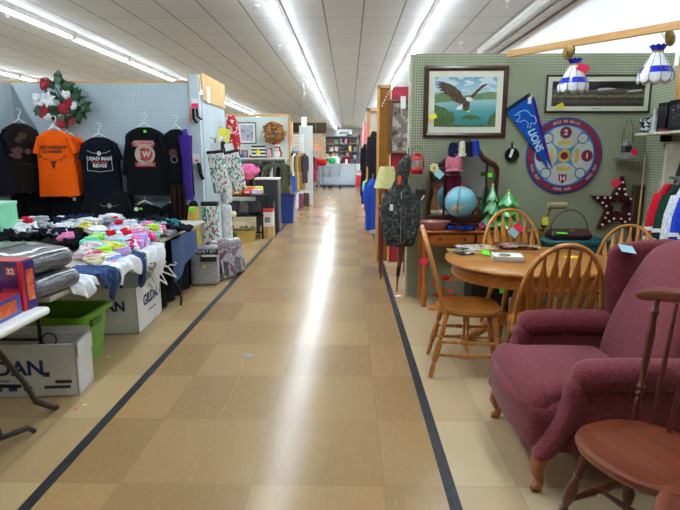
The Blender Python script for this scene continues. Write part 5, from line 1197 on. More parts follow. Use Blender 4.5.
def rr(sx, sy, z, r=.05, n=6):
    o = []
    for cx, cy, a0 in ((sx/2-r, sy/2-r, 0), (-sx/2+r, sy/2-r, pi/2), (-sx/2+r, -sy/2+r, pi), (sx/2-r, -sy/2+r, 1.5*pi)):
        for i in range(n+1): o.append((cx+r*cos(a0+pi/2*i/n), cy+r*sin(a0+pi/2*i/n), z))
    return o
B(GP).rings([rr(.58, .36, .004), rr(.66, .44, .37), rr(.655, .435, .37), rr(.57, .35, .02)]).done('tub', t)
B(GP).rings([rr(.66, .44, .345), rr(.72, .5, .35), rr(.72, .5, .385), rr(.7, .48, .39), rr(.655, .435, .385), rr(.65, .43, .345)], cap=False).done('rim', t)
B(mat('dark green plastic', (60, 104, 14), .4)).box((.331, 0, .3), (.02, .16, .05), .006).done('handle', t)
b = B(fabric('dark clothes', (24, 34, 30))); b.sheet(lambda u, v: ((u-.5)*.56, (v-.5)*.34, .24+.03*nz(u, v, 2, 4)), 14, 10, .01)
tag(b.done('folded_garment', loc=(-2.19, 3.72, 0)), 'dark garments lying inside the green tote', 'clothes')
t = thing('shipping_carton', 'white shipping carton behind the green tote with hangers on top', 'carton', (-2.1, 4.6, 0), R(3))
o = open_box(B(CW), .6, .66, .4).done('carton', t)
B(BLU).text('GILDAN', .12, FW(-.02, -.332, .24), bold=.004, ext=.0006).done('printing', o)
B(BLU).text('GILDAN', .13, FX(.302, .06, .24), bold=.004, ext=.0006).box((.302, .05, .13), (.002, .2, .008)).done('printing', o)
# white hangers on the carton
for i, (x, y, z, rx, ry, rz, lb) in enumerate(((-1.8, 4.62, .44, .3, .9, .2, 'lowest'), (-1.78, 4.7, .47, .5, .7, .5, 'second'), (-1.76, 4.62, .5, .2, 1.1, -.1, 'third'), (-1.72, 4.8, .46, 1.0, .5, .9, 'rightmost'))):
    t = thing('clothes_hanger', f'white plastic hanger heaped on the rear carton, {lb} of the heap', 'hanger', (x, y, z), group='white hangers heaped on the carton', rot=(rx, ry, rz))
    B(WHITEP).tube([(-.19, 0, -.05), (0, 0, .05), (.19, 0, -.05)], .008, 6, closed=True).done('bar', t)
    B(WHITEP).tube([(0, 0, .05), (0, 0, .09), (.03, 0, .11), (.03, 0, .14), (0, 0, .15)], .006, 6).done('hook', t)
t = thing('wire_strap', 'black strap hanging from the heap of hangers behind the carton', 'strap', (-1.72, 5.05, 0))
B(BLACK).tube([(-.05, -.05, .42), (0, 0, .3), (.03, .05, .2), (.04, .08, .08), (.03, .08, .012)], .018, 8, flat=.5).done('strap', t)
# ================================================================ END PANEL GOODS
t = thing('glove_card', 'white card with pink sticker and black socks hung on the post', 'socks', (0, 7.2, 0))
p = atY(194, 103, 7.2); q = atY(196, 159, 7.2)
note('price_card', FW(p.x-.0, 7.24, p.z), .09, .12, PAPER, 'white price card with pink sticker at the top of the blue post', 'price card', extra=HOTPINK)
b = B(fabric('black knit', (20, 20, 24)))
b.tube([(p.x-.02, .02, p.z-.07), (p.x-.02, .02, p.z-.2), (p.x+.02, .015, p.z-.25)], [.04, .04, .035], 10, flat=.4).tube([(p.x+.03, .0, p.z-.07), (p.x+.04, .0, p.z-.17), (p.x+.09, -.01, p.z-.21)], [.035, .035, .03], 10, flat=.4).done('sock', t)
B(PAPER).box((q.x, .0, q.z), (.11, .004, .14)).box((q.x, -.003, q.z-.0), (.035, .002, .02)).done('card', t)
B(HOTPINK).box((q.x+.01, -.005, q.z-.02), (.04, .002, .03)).done('sticker', t)
B(fabric('black knit', (20, 20, 24))).tube([(q.x+.03, .02, q.z-.05), (q.x+.05, .02, q.z-.2), (q.x+.08, .01, q.z-.27)], [.06, .055, .045], 10, flat=.4).done('sock', t)
B(mat('orange plastic', (240, 110, 40), .4)).box((p.x-.06, .03, p.z-.14), (.02, .01, .2)).done('orange_hook', t)
FLOR = blobs('white floral print', [(0, (228, 226, 222)), (.42, (60, 150, 130)), (.66, (226, 224, 220)), (.74, (222, 90, 120)), (.84, (236, 232, 228)), (.92, (20, 110, 96))], 52, .7, vor=True, stretch=(1, 1, .6))
def legging(label, y, x=-1.93, z=1.56, h=.58):
    t = thing('packed_leggings', label, 'leggings', (x, y, z), group='floral leggings on the end panel', rot=(.1 if x < -1.7 else .22, 0, R(-84)))
    B(FLOR).rbox((0, 0, -h/2), (.05, .22, h), .024, 6, lambda q: (q[0], q[1]*(1-.25*max(0, -q[2]/h)), q[2]+.12*q[1]*0)).done('leggings', t)
    B(BLACK).rbox((.0, 0, -.02), (.06, .235, .045), .015, 3).done('waistband', t)
    B(WHITEP).box((0, 0, .05), (.006, .12, .1), .002).done('hanger_card', t)
    return t
legging('white leggings with floral print hung at the front of the end panel', 7.35, -1.83)
legging('white leggings with green floral print hung farther along the end panel', 7.6, -1.68)
t = thing('wall_hook', 'two wire hooks sticking from the end panel above the leggings', 'hook', (-1.97, 7.65, 1.62))
for dy in (0, .08): B(BLACKM).tube([(0, dy, .12), (.06, dy, .11), (.06, dy, 0)], .005, 6).done('wire', t)
REDB = blobs('red patterned bandana', [(0, (180, 14, 34)), (.58, (230, 225, 222)), (.66, (180, 14, 34))], 16, .8)
p = atY(230, 132, 8.4)
t = thing('stuffed_stocking', 'red and white patterned fabric bundle hung high on the end panel', 'fabric bundle', (-1.82, 8.4, 1.8)); t.scale = (.75, .75, 1)
B(REDB).tube([(0, 0, .3), (0, .01, .2), (.02, .02, .05), (.04, .02, -.12), (.03, 0, -.24)], [.07, .12, .13, .14, .1], 14, flat=.8).done('bundle', t)
t = thing('yellow_tag', 'yellow and white product tag hung below the red patterned bundle', 'product tag', (-1.86, 8.05, 1.79))
B(blobs('yellow print', [(0, (240, 226, 40)), (.55, (240, 240, 230)), (.64, (60, 120, 190))], 12)).box((0, 0, 0), (.18, .008, .2), M=Matrix.Rotation(.2, 4, 'Y')).done('card', t)
B(BLACK).box((-.02, .0, -.17), (.07, .03, .16), .01).done('clip', t)
# packages on the floor
k = NT('clear bag over grey goods'); v = k.obj(); n = k.noise(v, 16, 4, .7, 1)
k.l(k.ramp(n, [(.3, (84, 84, 88)), (.48, (160, 162, 164)), (.6, (124, 120, 118)), (.72, (226, 228, 230))]), k.b.inputs['Base Color']); k.b.inputs['Roughness'].default_value = .2; k.b.inputs['Coat Weight'].default_value = .8; BAG = k.m
k = NT('clear bag over white goods'); v = k.obj(); n = k.noise(v, 10, 4, .7, 1)
k.l(k.ramp(n, [(.3, (150, 152, 158)), (.5, (222, 224, 226)), (.7, (240, 240, 242))]), k.b.inputs['Base Color']); k.b.inputs['Roughness'].default_value = .2; k.b.inputs['Coat Weight'].default_value = .8; BAGW = k.m
def bag(label, x, y, w, h, d, rz, m, top, deco, lean=.12, z=0):
    t = thing('bedding_package', label, 'package', (x, y, z), group='packaged bedding leaning by the end panel', rot=(-lean, 0, rz))
    o = B(m).rbox((0, 0, h/2+.01), (w, d, h), .045, 7, lambda q: (q[0]*(1+.04*nz(q[2], q[1], 3, 7)), q[1]*(1+.1*nz(q[0], q[2], 1, 5)), q[2])).done('bag', t)
    b = B(top); b.rbox((0, -.002, h*.86), (w*1.01, d*1.02, h*.2), .03, 4).done('header_card', t); deco(o, w, h, d); return t
DKCARD = mat('dark header card', (44, 42, 62), .3, coat=.5); GRCARD = mat('grey header card', (120, 116, 124), .3, coat=.5)
def d1(o, w, h, d):
    b = B(PAPER).text('QUILT SET', .045, FW(.03, -d/2-.012, h*.87), ext=.001).box((.06, -d/2-.01, h*.76), (.16, .003, .02)); b.mi(mat('orange sticker', (240, 160, 40), .5)).disc(.02, FW(.0, -d/2-.012, h*.5), n=12); b.mi(BLACK).box((.05, -d/2-.008, h*.68), (w*.55, .003, .06)).done('print', o)
bag('clear bedding package with dark header standing at the end panel foot', -1.67, 6.0, .33, .47, .12, R(8), BAG, DKCARD, d1, lean=.05)
PURB = blobs('grey mauve quilt', [(0, (70, 68, 74)), (.45, (150, 148, 154)), (.55, (96, 60, 84)), (.7, (120, 84, 108))], 7, .3, vor=False, coat=.7)
def d2(o, w, h, d):
    b = B(BLACK).tube([(-.12, -d/2-.008, h*.2), (-.1, -d/2-.008, h*.6), (.0, -d/2-.008, h*.62)], .014, 6, flat=.3); b.mi(PAPER).tube([(-.08, -d/2-.01, h*.18), (-.06, -d/2-.01, h*.52), (.02, -d/2-.01, h*.5)], .012, 6, flat=.3).done('print', o)
bag('grey and mauve quilt package leaning at the aisle edge', -1.5, 6.27, .36, .5, .11, R(62), PURB, GRCARD, d2, lean=.22)
bag('mauve quilt package right behind the grey one at the aisle edge', -1.42, 6.6, .3, .46, .11, R(66), PURB, GRCARD, lambda *a: None, lean=.2)
bag('tall clear package of white bedding standing behind the floral roll', -1.74, 7.5, .15, .8, .12, R(20), BAGW, mat('clear header', (206, 208, 210), .2, coat=.8), lambda *a: None, lean=.03)
bag('clear package of white goods hung in the rear part of the end panel', -1.9, 8.25, .15, .5, .13, R(60), BAGW, mat('clear header', (206, 208, 210), .2, coat=.8), lambda *a: None, lean=0, z=.75)
t = thing('yellow_roll', 'tall yellow fabric roll with dark tie standing at the end panel', 'fabric roll', (-2.0, 6.78, 0))
B(mat('golden fabric', (196, 166, 64), .7)).lathe([(.07, 0), (.085, .05), (.08, .7), (.06, .84), (.02, .86)], 14).done('roll', t)
B(BLACK).lathe([(.084, .62), (.088, .63), (.088, .66), (.084, .67)], 14).done('tie', t); B(LIMEP).box((0, -.08, .82), (.06, .01, .05)).done('tag', t); B(fabric('black wrap', (26, 22, 24))).ball((0, .02, .87), (.06, .05, .06), 8).done('top_knot', t)
t = thing('floral_roll', 'floral printed package with dark top standing beside the yellow roll', 'fabric roll', (-1.83, 6.95, 0))
B(FLOR).rbox((0, 0, .45), (.22, .1, .84), .045, 5).done('roll', t); B(BLACK).rbox((0, 0, .87), (.225, .11, .06), .02, 3).done('top_band', t)
# ================================================================ SECOND LEFT BOOTH
WY = 13.0
t = thing('partition_panel', 'pale grey green partition with wooden top rail behind the wreath', 'partition', (0, WY, 0))
B(mat('pale sage paint', (206, 220, 214), .55, var=.04, scale=2)).box((-2.75, .02, 1.2), (2.62, .04, 2.4)).done('panel', t)
B(PINE).box((-2.75, .02, 2.43), (2.62, .06, .05)).done('top_rail', t); B(PINEZ).box((-1.43, .0, 1.2), (.035, .09, 2.42)).done('edge_post', t)
t = thing('base_kerb', 'bright blue painted kerb at the foot of the wreath partition', 'kerb', (-1.6, 12.9, 0))
B(mat('bright blue paint', (36, 86, 190), .4)).box((0, 0, .06), (.36, .08, .12), .005).done('board', t)
t = thing('wall_shelf', 'white wall shelf with clothes rod under the wreath', 'shelf', (-2.1, WY-.25, 1.42))
B(WHITE).box((0, 0, 0), (1.3, .42, .03), .003).done('board', t)
B(STEEL).tube([(-.64, -.05, -.1), (.64, -.05, -.1)], .014, 8).done('rod', t)
for x in (-.6, 0, .6): B(WHITE).box((x, .05, -.07), (.02, .3, .12)).done('bracket', t)
# wreath
p = atY(274, 133, WY-.12)
t = thing('wreath', 'golden brown ribbon wreath hung on the pale partition', 'wreath', p)
WR = mat('golden ribbon', (128, 86, 38), .6, var=.4, scale=16); random.seed(2)
b = B(WR)
for i in range(90):
    a = i*2*pi/44*3.02; r = .17+.07*random.uniform(-1, 1); b.ball((r*cos(a), random.uniform(-.06, .04), r*sin(a)), (.05+.025*random.random(), .05, .045), 8)
b.done('loops', t)
B(WR).tube([(.17*cos(2*pi*i/24), .0, .17*sin(2*pi*i/24)) for i in range(24)], .085, 8, closed=True).done('ring', t)
B(PAPER).box((-.24, -.09, -.03), (.05, .004, .06)).done('tag', t)
p = atY(247, 133, WY-.01)
def grey_art(t, w, h, z):
    o = B(blobs('grey sketch', [(0, (150, 156, 176)), (.5, (190, 194, 206)), (.62, (130, 134, 152))], 14, .6, const=False)).box((0, 0, z), (w, h, .003)).done('print', t); B(RINK).disc(.02, Matrix.Translation((.02, -h*.25, z+.002)), n=10).done('seal', o)
frame('framed_picture', 'black framed grey print with white mat left of the wreath', 'picture', FW(p.x, WY-.002, p.z), .44, .5, .02, BLFR, .05, mat('white mat', (228, 230, 230), .8, var=.02), grey_art, .025)
p = atY(234.5, 137, WY-.02)
t = thing('picture_board', 'small dark board with pink flowers beside the grey print', 'picture', (p.x, WY-.02, p.z))
B(mat('dark board', (50, 46, 52), .5)).box((0, 0, 0), (.14, .02, .4)).done('board', t); B(PINKC).ball((.0, -.015, .06), (.05, .01, .06), 8).ball((.02, -.015, -.08), (.04, .01, .04), 8).done('flowers', t)
SH = 1.436
def shelf_item(name, label, px, w, cat, fn):
    p = atY(px, 157, WY-.25); t = thing(name, label, cat, (p.x, WY-.28, SH)); fn(t); return t
shelf_item('gift_box', 'black and white striped box with yellow star on the shelf', 259, .3, 'box', lambda t: (B(stripes('black white stripes', [(30, 30, 34), (236, 236, 232)], .08, 2)).box((0, 0, .14), (.32, .1, .28)).done('box', t), B(YELLOWP).prism([(.1*(1 if k % 2 == 0 else .45)*sin(k*pi/5), .1*(1 if k % 2 == 0 else .45)*cos(k*pi/5)) for k in range(10)], .006, FW(0, -.053, .13)).done('star', t)))
shelf_item('photo_frame', 'small brown photo frame on the shelf below the grey print', 245, .15, 'frame', lambda t: (B(mat('brown frame', (90, 66, 52), .5)).box((0, 0, .09), (.16, .03, .17), .006).done('frame', t), B(mat('tan photo', (170, 140, 120), .5)).box((0, -.017, .09), (.11, .004, .12)).done('photo', t)))
shelf_item('photo_frame', 'pink and brown framed card on the shelf left of the snowman', 269.5, .15, 'frame', lambda t: (B(mat('brown frame', (90, 66, 52), .5)).box((0, 0, .11), (.15, .03, .22), .006).done('frame', t), B(mat('pink card', (206, 150, 156), .6)).box((0, -.017, .11), (.11, .004, .18)).done('photo', t)))
def snow(t):
    B(WHITE).ball((0, 0, .08), (.1, .08, .085), 12).ball((0, 0, .2), (.07, .06, .065), 12).ball((0, 0, .29), (.05, .045, .05), 12).done('body', t)
    B(REDF).lathe([(.055, .31), (.05, .33), (.03, .34), (.0, .36)], 12).tube([(.05, -.02, .24), (.1, -.03, .1), (.09, -.03, .03)], .025, 8).tube([(.06*cos(a), .06*sin(a), .245) for a in [2*pi*i/12 for i in range(12)]], .016, 6, closed=True).done('scarf', t)
shelf_item('snowman_figure', 'white snowman figure with red scarf at the right end of the shelf', 277.5, .2, 'figurine', snow)
shelf_item('small_block', 'small gold cube ornament past the shelf snowman', 281.5, .1, 'ornament', lambda t: B(mat('gold card', (196, 160, 80), .4)).box((0, 0, .05), (.07, .08, .1), .006).done('block', t))
for i, (px, c, h, lb) in enumerate(((234, (170, 80, 100), .16, 'pink'), (238, (60, 40, 50), .2, 'dark red'), (242, (40, 70, 160), .08, 'blue'), (252, (110, 50, 40), .06, 'brown'))):
    shelf_item('trinket_box', f'small {lb} trinket box on the shelf under the grey print', px, .1, 'trinket', lambda t: B(mat(f'trinket {lb}', c, .5)).rbox((0, 0, h/2), (.12, .1, h), .02, 3).done('box', t))
# garments on the rod
GC = [(26, 28, 30), (60, 62, 56), (40, 50, 90), (180, 184, 186), (70, 64, 60), (30, 30, 36), (90, 100, 90), (120, 60, 80), (28, 30, 34), (60, 80, 70), (24, 24, 28), (200, 200, 204), (46, 44, 40), (24, 26, 30)]
CAMO = blobs('green camouflage', [(0, (40, 44, 34)), (.42, (74, 76, 54)), (.52, (56, 60, 40)), (.6, (104, 100, 78))], 12, .7)
CN = ['black', 'olive grey', 'navy', 'pale grey', 'taupe', 'charcoal', 'sage', 'plum', 'soot black', 'forest', 'jet black', 'white', 'dark olive', 'coal black']
def hung(label, x, y, z, w, h, m, rz, gr='clothes on the shelf rod'):
    t = thing('hanging_garment', label, 'clothes', (x, y, z), rz, gr)
    b = B(m); n = 16
    b.rings([[(a*cos(q), d*sin(q)*(1+.3*sin(3*q)), zz) for q in [2*pi*k/n for k in range(n)]] for a, d, zz in ((w/2, .05, -h), (w/2*.98, .045, -h*.6), (w/2*.95, .04, -.2), (w/2*.85, .035, -.08), (w*.12, .03, -.02), (w*.1, .02, 0))]).done('body', t)
    for s in (-1, 1): B(m).tube([(s*w*.42, 0, -.09), (s*w*.5, 0, -.3), (s*w*.48, 0, -.55 if h > .6 else -.35)], [.055, .05, .045], 8, flat=.6).done('sleeve', t)
    B(STEEL).tube([(0, 0, 0), (0, 0, .05), (.02, 0, .07)], .004, 5).done('hanger_hook', t)
    return t
for i, c in enumerate(GC):
    hung(f'{CN[i]} garment on the rod under the white shelf, {ORD[i] if i < 12 else ["thirteenth","fourteenth"][i-12]} from the left', -2.68+i*.085, WY-.3, 1.3, .42, .5+.1*(i % 3), fabric(f'rod cloth {CN[i]}', c), R(68), 'clothes on the shelf rod')
hung('green camouflage jacket hung at the right end of the shelf rod', atY(273, 165, 12.6).x, 12.55, 1.33, .5, .8, CAMO, R(15))
hung('long green camouflage jacket hung rightmost under the wreath', atY(281, 165, 12.5).x, 12.6, 1.35, .4, .98, CAMO, R(30))
# black rack, candy boxes
t = thing('display_rack', 'black wire rack table holding bright candy packages', 'rack', (-1.92, 9.75, 0))
b = B(BLACKM)
for x in (-.36, .36):
    for y in (-.25, .25): b.tube([(x, y, 0), (x, y, .78)], .018, 8)
b.done('post', t)
for z in (.12, .42, .78): B(BLACKM).box((0, 0, z), (.76, .54, .025), .004).done('shelf', t)
CC = [('yellow', (246, 206, 40)), ('orange', (246, 150, 30)), ('red', (206, 40, 44)), ('lilac', (200, 170, 210)), ('gold', (226, 180, 60)), ('crimson', (180, 20, 50)), ('amber', (240, 130, 20)), ('lemon', (244, 230, 90))]
for i, (nm, c) in enumerate(CC):
    t = thing('candy_package', f'{nm} candy package on the black rack, {"front" if i < 4 else "back"} row', 'package', (-2.18+(i % 4)*.17, 9.6+.22*(i//4), .794), .2*(i % 3-1), 'candy packages on the rack')
    B(mat('wrapper '+nm, c, .3, coat=.4)).rbox((0, 0, .05+.02*(i//4)), (.16, .18, .1+.04*(i//4)), .025, 3).done('wrapper', t); B(PAPER).box((0, -.092, .05), (.08, .004, .03)).done('label', t)
for i, (x, c, lb) in enumerate(((-2.1, (60, 60, 64), 'grey'), (-1.9, (90, 90, 92), 'silver'), (-1.72, (44, 40, 44), 'black'))):
    tag(B(mat(f'dim goods {lb}', c, .3, coat=.3)).rbox((0, 0, .12), (.17, .3, .22), .03, 3).done('storage_jar', loc=(x, 9.75, .4335)), f'{lb} jar on the middle shelf of the black rack', 'jar')
t = thing('pink_pillow', 'fluffy pink bundle lying on the clothes above the candy rack', 'bundle', (-1.87, 9.98, 1.0))
PF = fabric('pink plush', (226, 110, 160)); B(PF).ball((0, 0, .2), (.19, .14, .13), 20, f=lambda q: tuple(c*(1+.5*nz(q[0], q[1], q[2], 11)) for c in q)).done('bundle', t)
B(BLACKM).tube([(0, 0, -.2), (0, 0, .08)], .02, 8).done('pole', t)
t = thing('wicker_basket', 'yellow woven basket with greenery on the floor below the rack', 'basket', (-1.87, 9.22, 0))
WK = blobs('woven straw', [(0, (140, 110, 50)), (.5, (196, 164, 84))], 60, const=False)
B(WK).rings([rr(.4, .24, .0, .04), rr(.46, .28, .2, .04), rr(.44, .26, .2, .04), rr(.38, .22, .02, .04)]).done('basket', t)
b = B(mat('dry greenery', (120, 120, 80), .8, var=.3, scale=20)); random.seed(4)
for i in range(22): b.ball((random.uniform(-.18, .2), random.uniform(-.08, .08), .2+random.uniform(-.01, .07)), (.03, .03, .025), 6)
b.done('greenery', t)
t = thing('flower_bunch', 'red and white artificial flowers standing beside the basket', 'artificial flower', (-2.12, 8.75, 0)); random.seed(6)
b = B(REDF); w_ = B(mat('cream petals', (236, 226, 160), .7)); g_ = B(LEAF)
for i in range(24):
    c = (random.uniform(-.12, .22), random.uniform(-.1, .1), random.uniform(.1, .55)); (b if i % 3 == 0 else w_ if i % 3 == 1 else g_).ball(c, random.uniform(.035, .06), 7)
b.done('red_flowers', t); w_.done('cream_flowers', t); g_.tube([(0, 0, 0), (0, 0, .8)], .02, 6).done('leaves', t)
t = thing('cardboard_box', 'small brown cardboard box on the floor beside the basket', 'box', (-1.5, 9.68, 0)); B(CARD).box((0, 0, .11), (.24, .3, .22), .004).done('box', t); B(mat('packing tape', (170, 130, 80), .3)).box((0, -.151, .12), (.05, .002, .2)).done('tape', t)
t = thing('product_carton', 'white carton with red lid stacked on the small brown box', 'box', (-1.48, 9.68, .2215)); B(WHITE).box((0, 0, .13), (.2, .22, .26), .004).done('box', t); B(REDC).box((0, 0, .285), (.205, .225, .05), .003).done('lid', t); B(GREYI).box((0, -.111, .12), (.1, .002, .1)).done('print', t)
t = thing('storage_cabinet', 'dark grey cabinet with white top beyond the candy rack', 'cabinet', (-1.6, 10.55, 0))
B(mat('dark grey cabinet', (48, 50, 56), .4)).box((0, 0, .52), (.44, .42, 1.02), .006).done('body', t); B(WHITE).box((0, 0, 1.045), (.46, .44, .03), .004).done('top', t); B(mat('dark grey cabinet', (48, 50, 56), .4)).box((.0, -.216, .52), (.4, .01, .94), .003).done('door', t); B(STEEL).box((.14, -.228, .55), (.02, .015, .12), .003).done('handle', t)
t = thing('waste_bin', 'blue plastic bin on the floor beside the dark grey cabinet', 'bin', (-1.42, 11.9, 0)); B(mat('blue plastic', (36, 60, 130), .35)).rings([rr(.34, .34, 0, .05), rr(.44, .44, .62, .05), rr(.42, .42, .62, .05), rr(.32, .32, .02, .05)]).done('bin', t); B(mat('dark blue plastic', (24, 40, 96), .35)).rings([rr(.43, .43, .58, .05), rr(.47, .47, .59, .05), rr(.47, .47, .64, .05), rr(.42, .42, .64, .05)], cap=False).done('rim', t)
# ================================================================ THIRD LEFT BOOTH
t = thing('end_panel', 'pale grey end panel of the third booth down the aisle', 'partition', (-1.45, 17.0, 0)); B(mat('pale grey panel', (206, 210, 212), .5, var=.03)).box((.1, 0, 1.2), (.42, .05, 2.4)).done('panel', t)
p = atY(304, 122, 16.5); t = thing('hanging_sign', 'blank white sign hanging from the ceiling beyond the wreath', 'sign', (p.x, 16.5, p.z)); B(PAPER).box((0, 0, 0), (.17, .01, .3)).done('board', t); B(STEEL).tube([(0, 0, .15), (0, 0, CZ-p.z)], .004, 5).done('wire', t)
t = thing('louvre_shutter', 'white louvred shutter hung above the clothes in the third booth', 'shutter', (atY(297, 143, 16.6).x, 16.6, 1.65))
b = B(WHITE)
for i in range(9): b.box((0, 0, i*.055), (.34, .03, .03), M=TR(0, 0, 0, .0))
b.done('slats', t)
for s in (-1, 1): B(WHITE).box((s*.19, 0, .22), (.04, .04, .56)).done('stile', t)
for i, (px, c, lb, h) in enumerate(((292, (56, 60, 64), 'charcoal', 1.0), (294.5, (226, 222, 206), 'cream', .9), (297, (120, 112, 96), 'khaki', 1.1), (299, (196, 160, 90), 'mustard', 1.1), (301.5, (150, 110, 60), 'tan', 1.1), (304, (70, 64, 70), 'dark grey', .9))):
    p = atY(px, 150, 16.2); hung(f'{lb} garment hanging in the third booth below the shutter, {ORD[i]} from the left', p.x, 16.2+.04*i, 1.55, .3, h, fabric(f'third booth {lb}', c), R(60), 'clothes in the third booth')
t = thing('painted_board', 'bright blue upright board at the edge of the third booth', 'board', (atY(294, 195, 15.6).x, 15.6, 0)); B(mat('bright blue paint', (36, 86, 190), .4)).box((0, 0, .45), (.12, .06, .9), .004).done('board', t)
t = thing('painted_board', 'peach coloured upright board at the partition edge beside the wreath', 'board', (-1.385, 13.1, 1.75)); B(mat('peach paint', (240, 180, 150), .5)).box((0, 0, .25), (.05, .2, .56), .004).done('board', t)
for i, (px, py, c, lb, sz) in enumerate(((301, 196, (236, 236, 236), 'white', .2), (305, 192, (130, 60, 90), 'plum', .16), (300, 186, (90, 70, 60), 'brown', .18))):
    p = atZ(px, 205, 0); t = thing('storage_box', f'small {lb} box stacked low in the third booth', 'box', (-1.55+.14*i, 15.2+.3*i, 0)); B(mat(f'third box {lb}', c, .6)).box((0, 0, .2), (sz, .25, .4), .004).done('box', t); B(mat('third lid', (180, 176, 170), .6)).box((0, 0, .41), (sz*1.03, .26, .03)).done('lid', t)
# ================================================================ RIGHT SIDE: JERSEYS, SHELF, HORSE PRINT
p0 = atX(660, 130, 2.85)
SX = 2.84
t = thing('wall_shelf', 'pale wooden wall shelf at the far right holding dark boxes', 'shelf', (2.84, 4.75, 1.69))
B(mat('pale shelf', (206, 202, 180), .5)).box((0, 0, 0), (.28, .86, .022), .003).done('board', t)
for y in (-.3, .3): B(BLACKM).box((.08, y, -.04), (.1, .015, .06)).done('bracket', t)
zt = 1.7025
t = thing('dark_box', 'large black printed box standing on the right shelf', 'box', (2.86, 4.6, zt), R(3)); B(mat('black glossy box', (20, 21, 28), .25, coat=.4)).box((0, 0, .13), (.16, .4, .26), .004).done('box', t); B(blobs('faint print', [(0, (20, 21, 28)), (.6, (60, 64, 84)), (.66, (140, 140, 150))], 22)).box((-.081, .0, .13), (.002, .34, .18)).done('print', t)
t = thing('dark_box', 'smaller black box beside the large one on the right shelf', 'box', (2.84, 4.88, zt), R(4)); B(mat('black glossy box', (20, 21, 28), .25, coat=.4)).box((0, 0, .125), (.16, .12, .25), .004).done('box', t); B(GREYI).box((-.0, -.061, .15), (.08, .002, .1)).done('print', t)
t = thing('figurine', 'tall pale figurine on the right shelf beside the black boxes', 'figurine', (2.76, 4.98, zt)); B(mat('pale ceramic', (206, 216, 212), .3, coat=.3)).lathe([(.035, 0), (.035, .012), (.022, .03), (.03, .08), (.026, .12), (.012, .15), (.02, .175), (.018, .2), (0, .21)], 14).done('body', t); B(mat('pale ceramic', (206, 216, 212), .3, coat=.3)).tube([(.02, 0, .13), (.05, -.01, .1), (.03, -.03, .08)], .01, 6).tube([(-.02, 0, .13), (-.05, 0, .09)], .01, 6).done('arm', t)
t = thing('figurine', 'blue and white checked ornament on the right shelf left end', 'figurine', (2.77, 5.1, zt)); B(blobs('navy white check', [(0, (40, 46, 70)), (.5, (206, 210, 220))], 40, vor=True)).lathe([(.03, 0), (.06, .03), (.05, .07), (.06, .1), (.03, .13), (.03, .15)], 14).done('body', t); B(blobs('navy white check', [(0, (40, 46, 70)), (.5, (206, 210, 220))], 40, vor=True)).ball((-.05, 0, .1), .03, 8).done('spout', t)
t = thing('red_dish', 'tiny red dish at the left end of the right shelf', 'dish', (2.74, 5.2, zt), 0); t.location = (2.735, 5.14, zt); t.location = (2.73, 5.245, zt)
B(mat('red plastic', (180, 30, 40), .4)).lathe([(.02, 0), (.035, .012), (.035, .018), (.0, .016)], 14).done('dish', t); t.location = (2.735, 5.0, zt); t.location = (2.74, 4.8, zt)
def gold_art(t, w, h, z): B(mat('dark antique print', (70, 60, 56), .5, var=.2)).box((0, 0, z), (w, h, .003)).done('print', t)
frame('framed_picture', 'ornate gold framed dark picture on the upper right side wall', 'picture', FXN(2.985-.022, 4.72, 2.12), .55, .62, .08, wood('gold leaf', (150, 96, 24), (206, 150, 56), .35, 1), .03, mat('olive mat', (120, 110, 90), .8), gold_art, .05)
def horse_art(t, w, h, z):
    o = B(mat('sepia paper', (190, 184, 160), .8, var=.04)).box((0, 0, z), (w, h, .003)).done('paper', t)
    s = lambda x, y: (x*w*.5, y*h*.5)
    B(mat('charcoal drawing', (54, 54, 62), .8)).flat([s(*q) for q in ((.55, -1), (.5, -.3), (.42, .1), (.3, .32), (.22, .42), (.2, .55), (.12, .42), (.06, .56), (.02, .4), (-.08, .2), (-.2, -.1), (-.25, -.28), (-.15, -.38), (-.02, -.28), (.08, -.2), (.02, -.5), (-.25, -1))], z=z+.0025).done('horse_head', o)
frame('framed_picture', 'framed charcoal print of a horse head under the right shelf', 'picture', FXN(2.985-.022, 4.86, 1.32), .52, .6, .02, mat('pale grey frame', (170, 168, 150), .5), .04, mat('ivory mat', (214, 210, 190), .8), horse_art, .025)
# dark corner panel
t = thing('wooden_board', 'narrow dark brown board leaning in the corner behind the bamboo rod', 'board', (2.93, 5.44, 0)); B(wood('dark plank', (48, 28, 18), (74, 44, 30), .5, 2)).box((0, 0, .6), (.1, .05, 1.2), .004).done('plank', t)
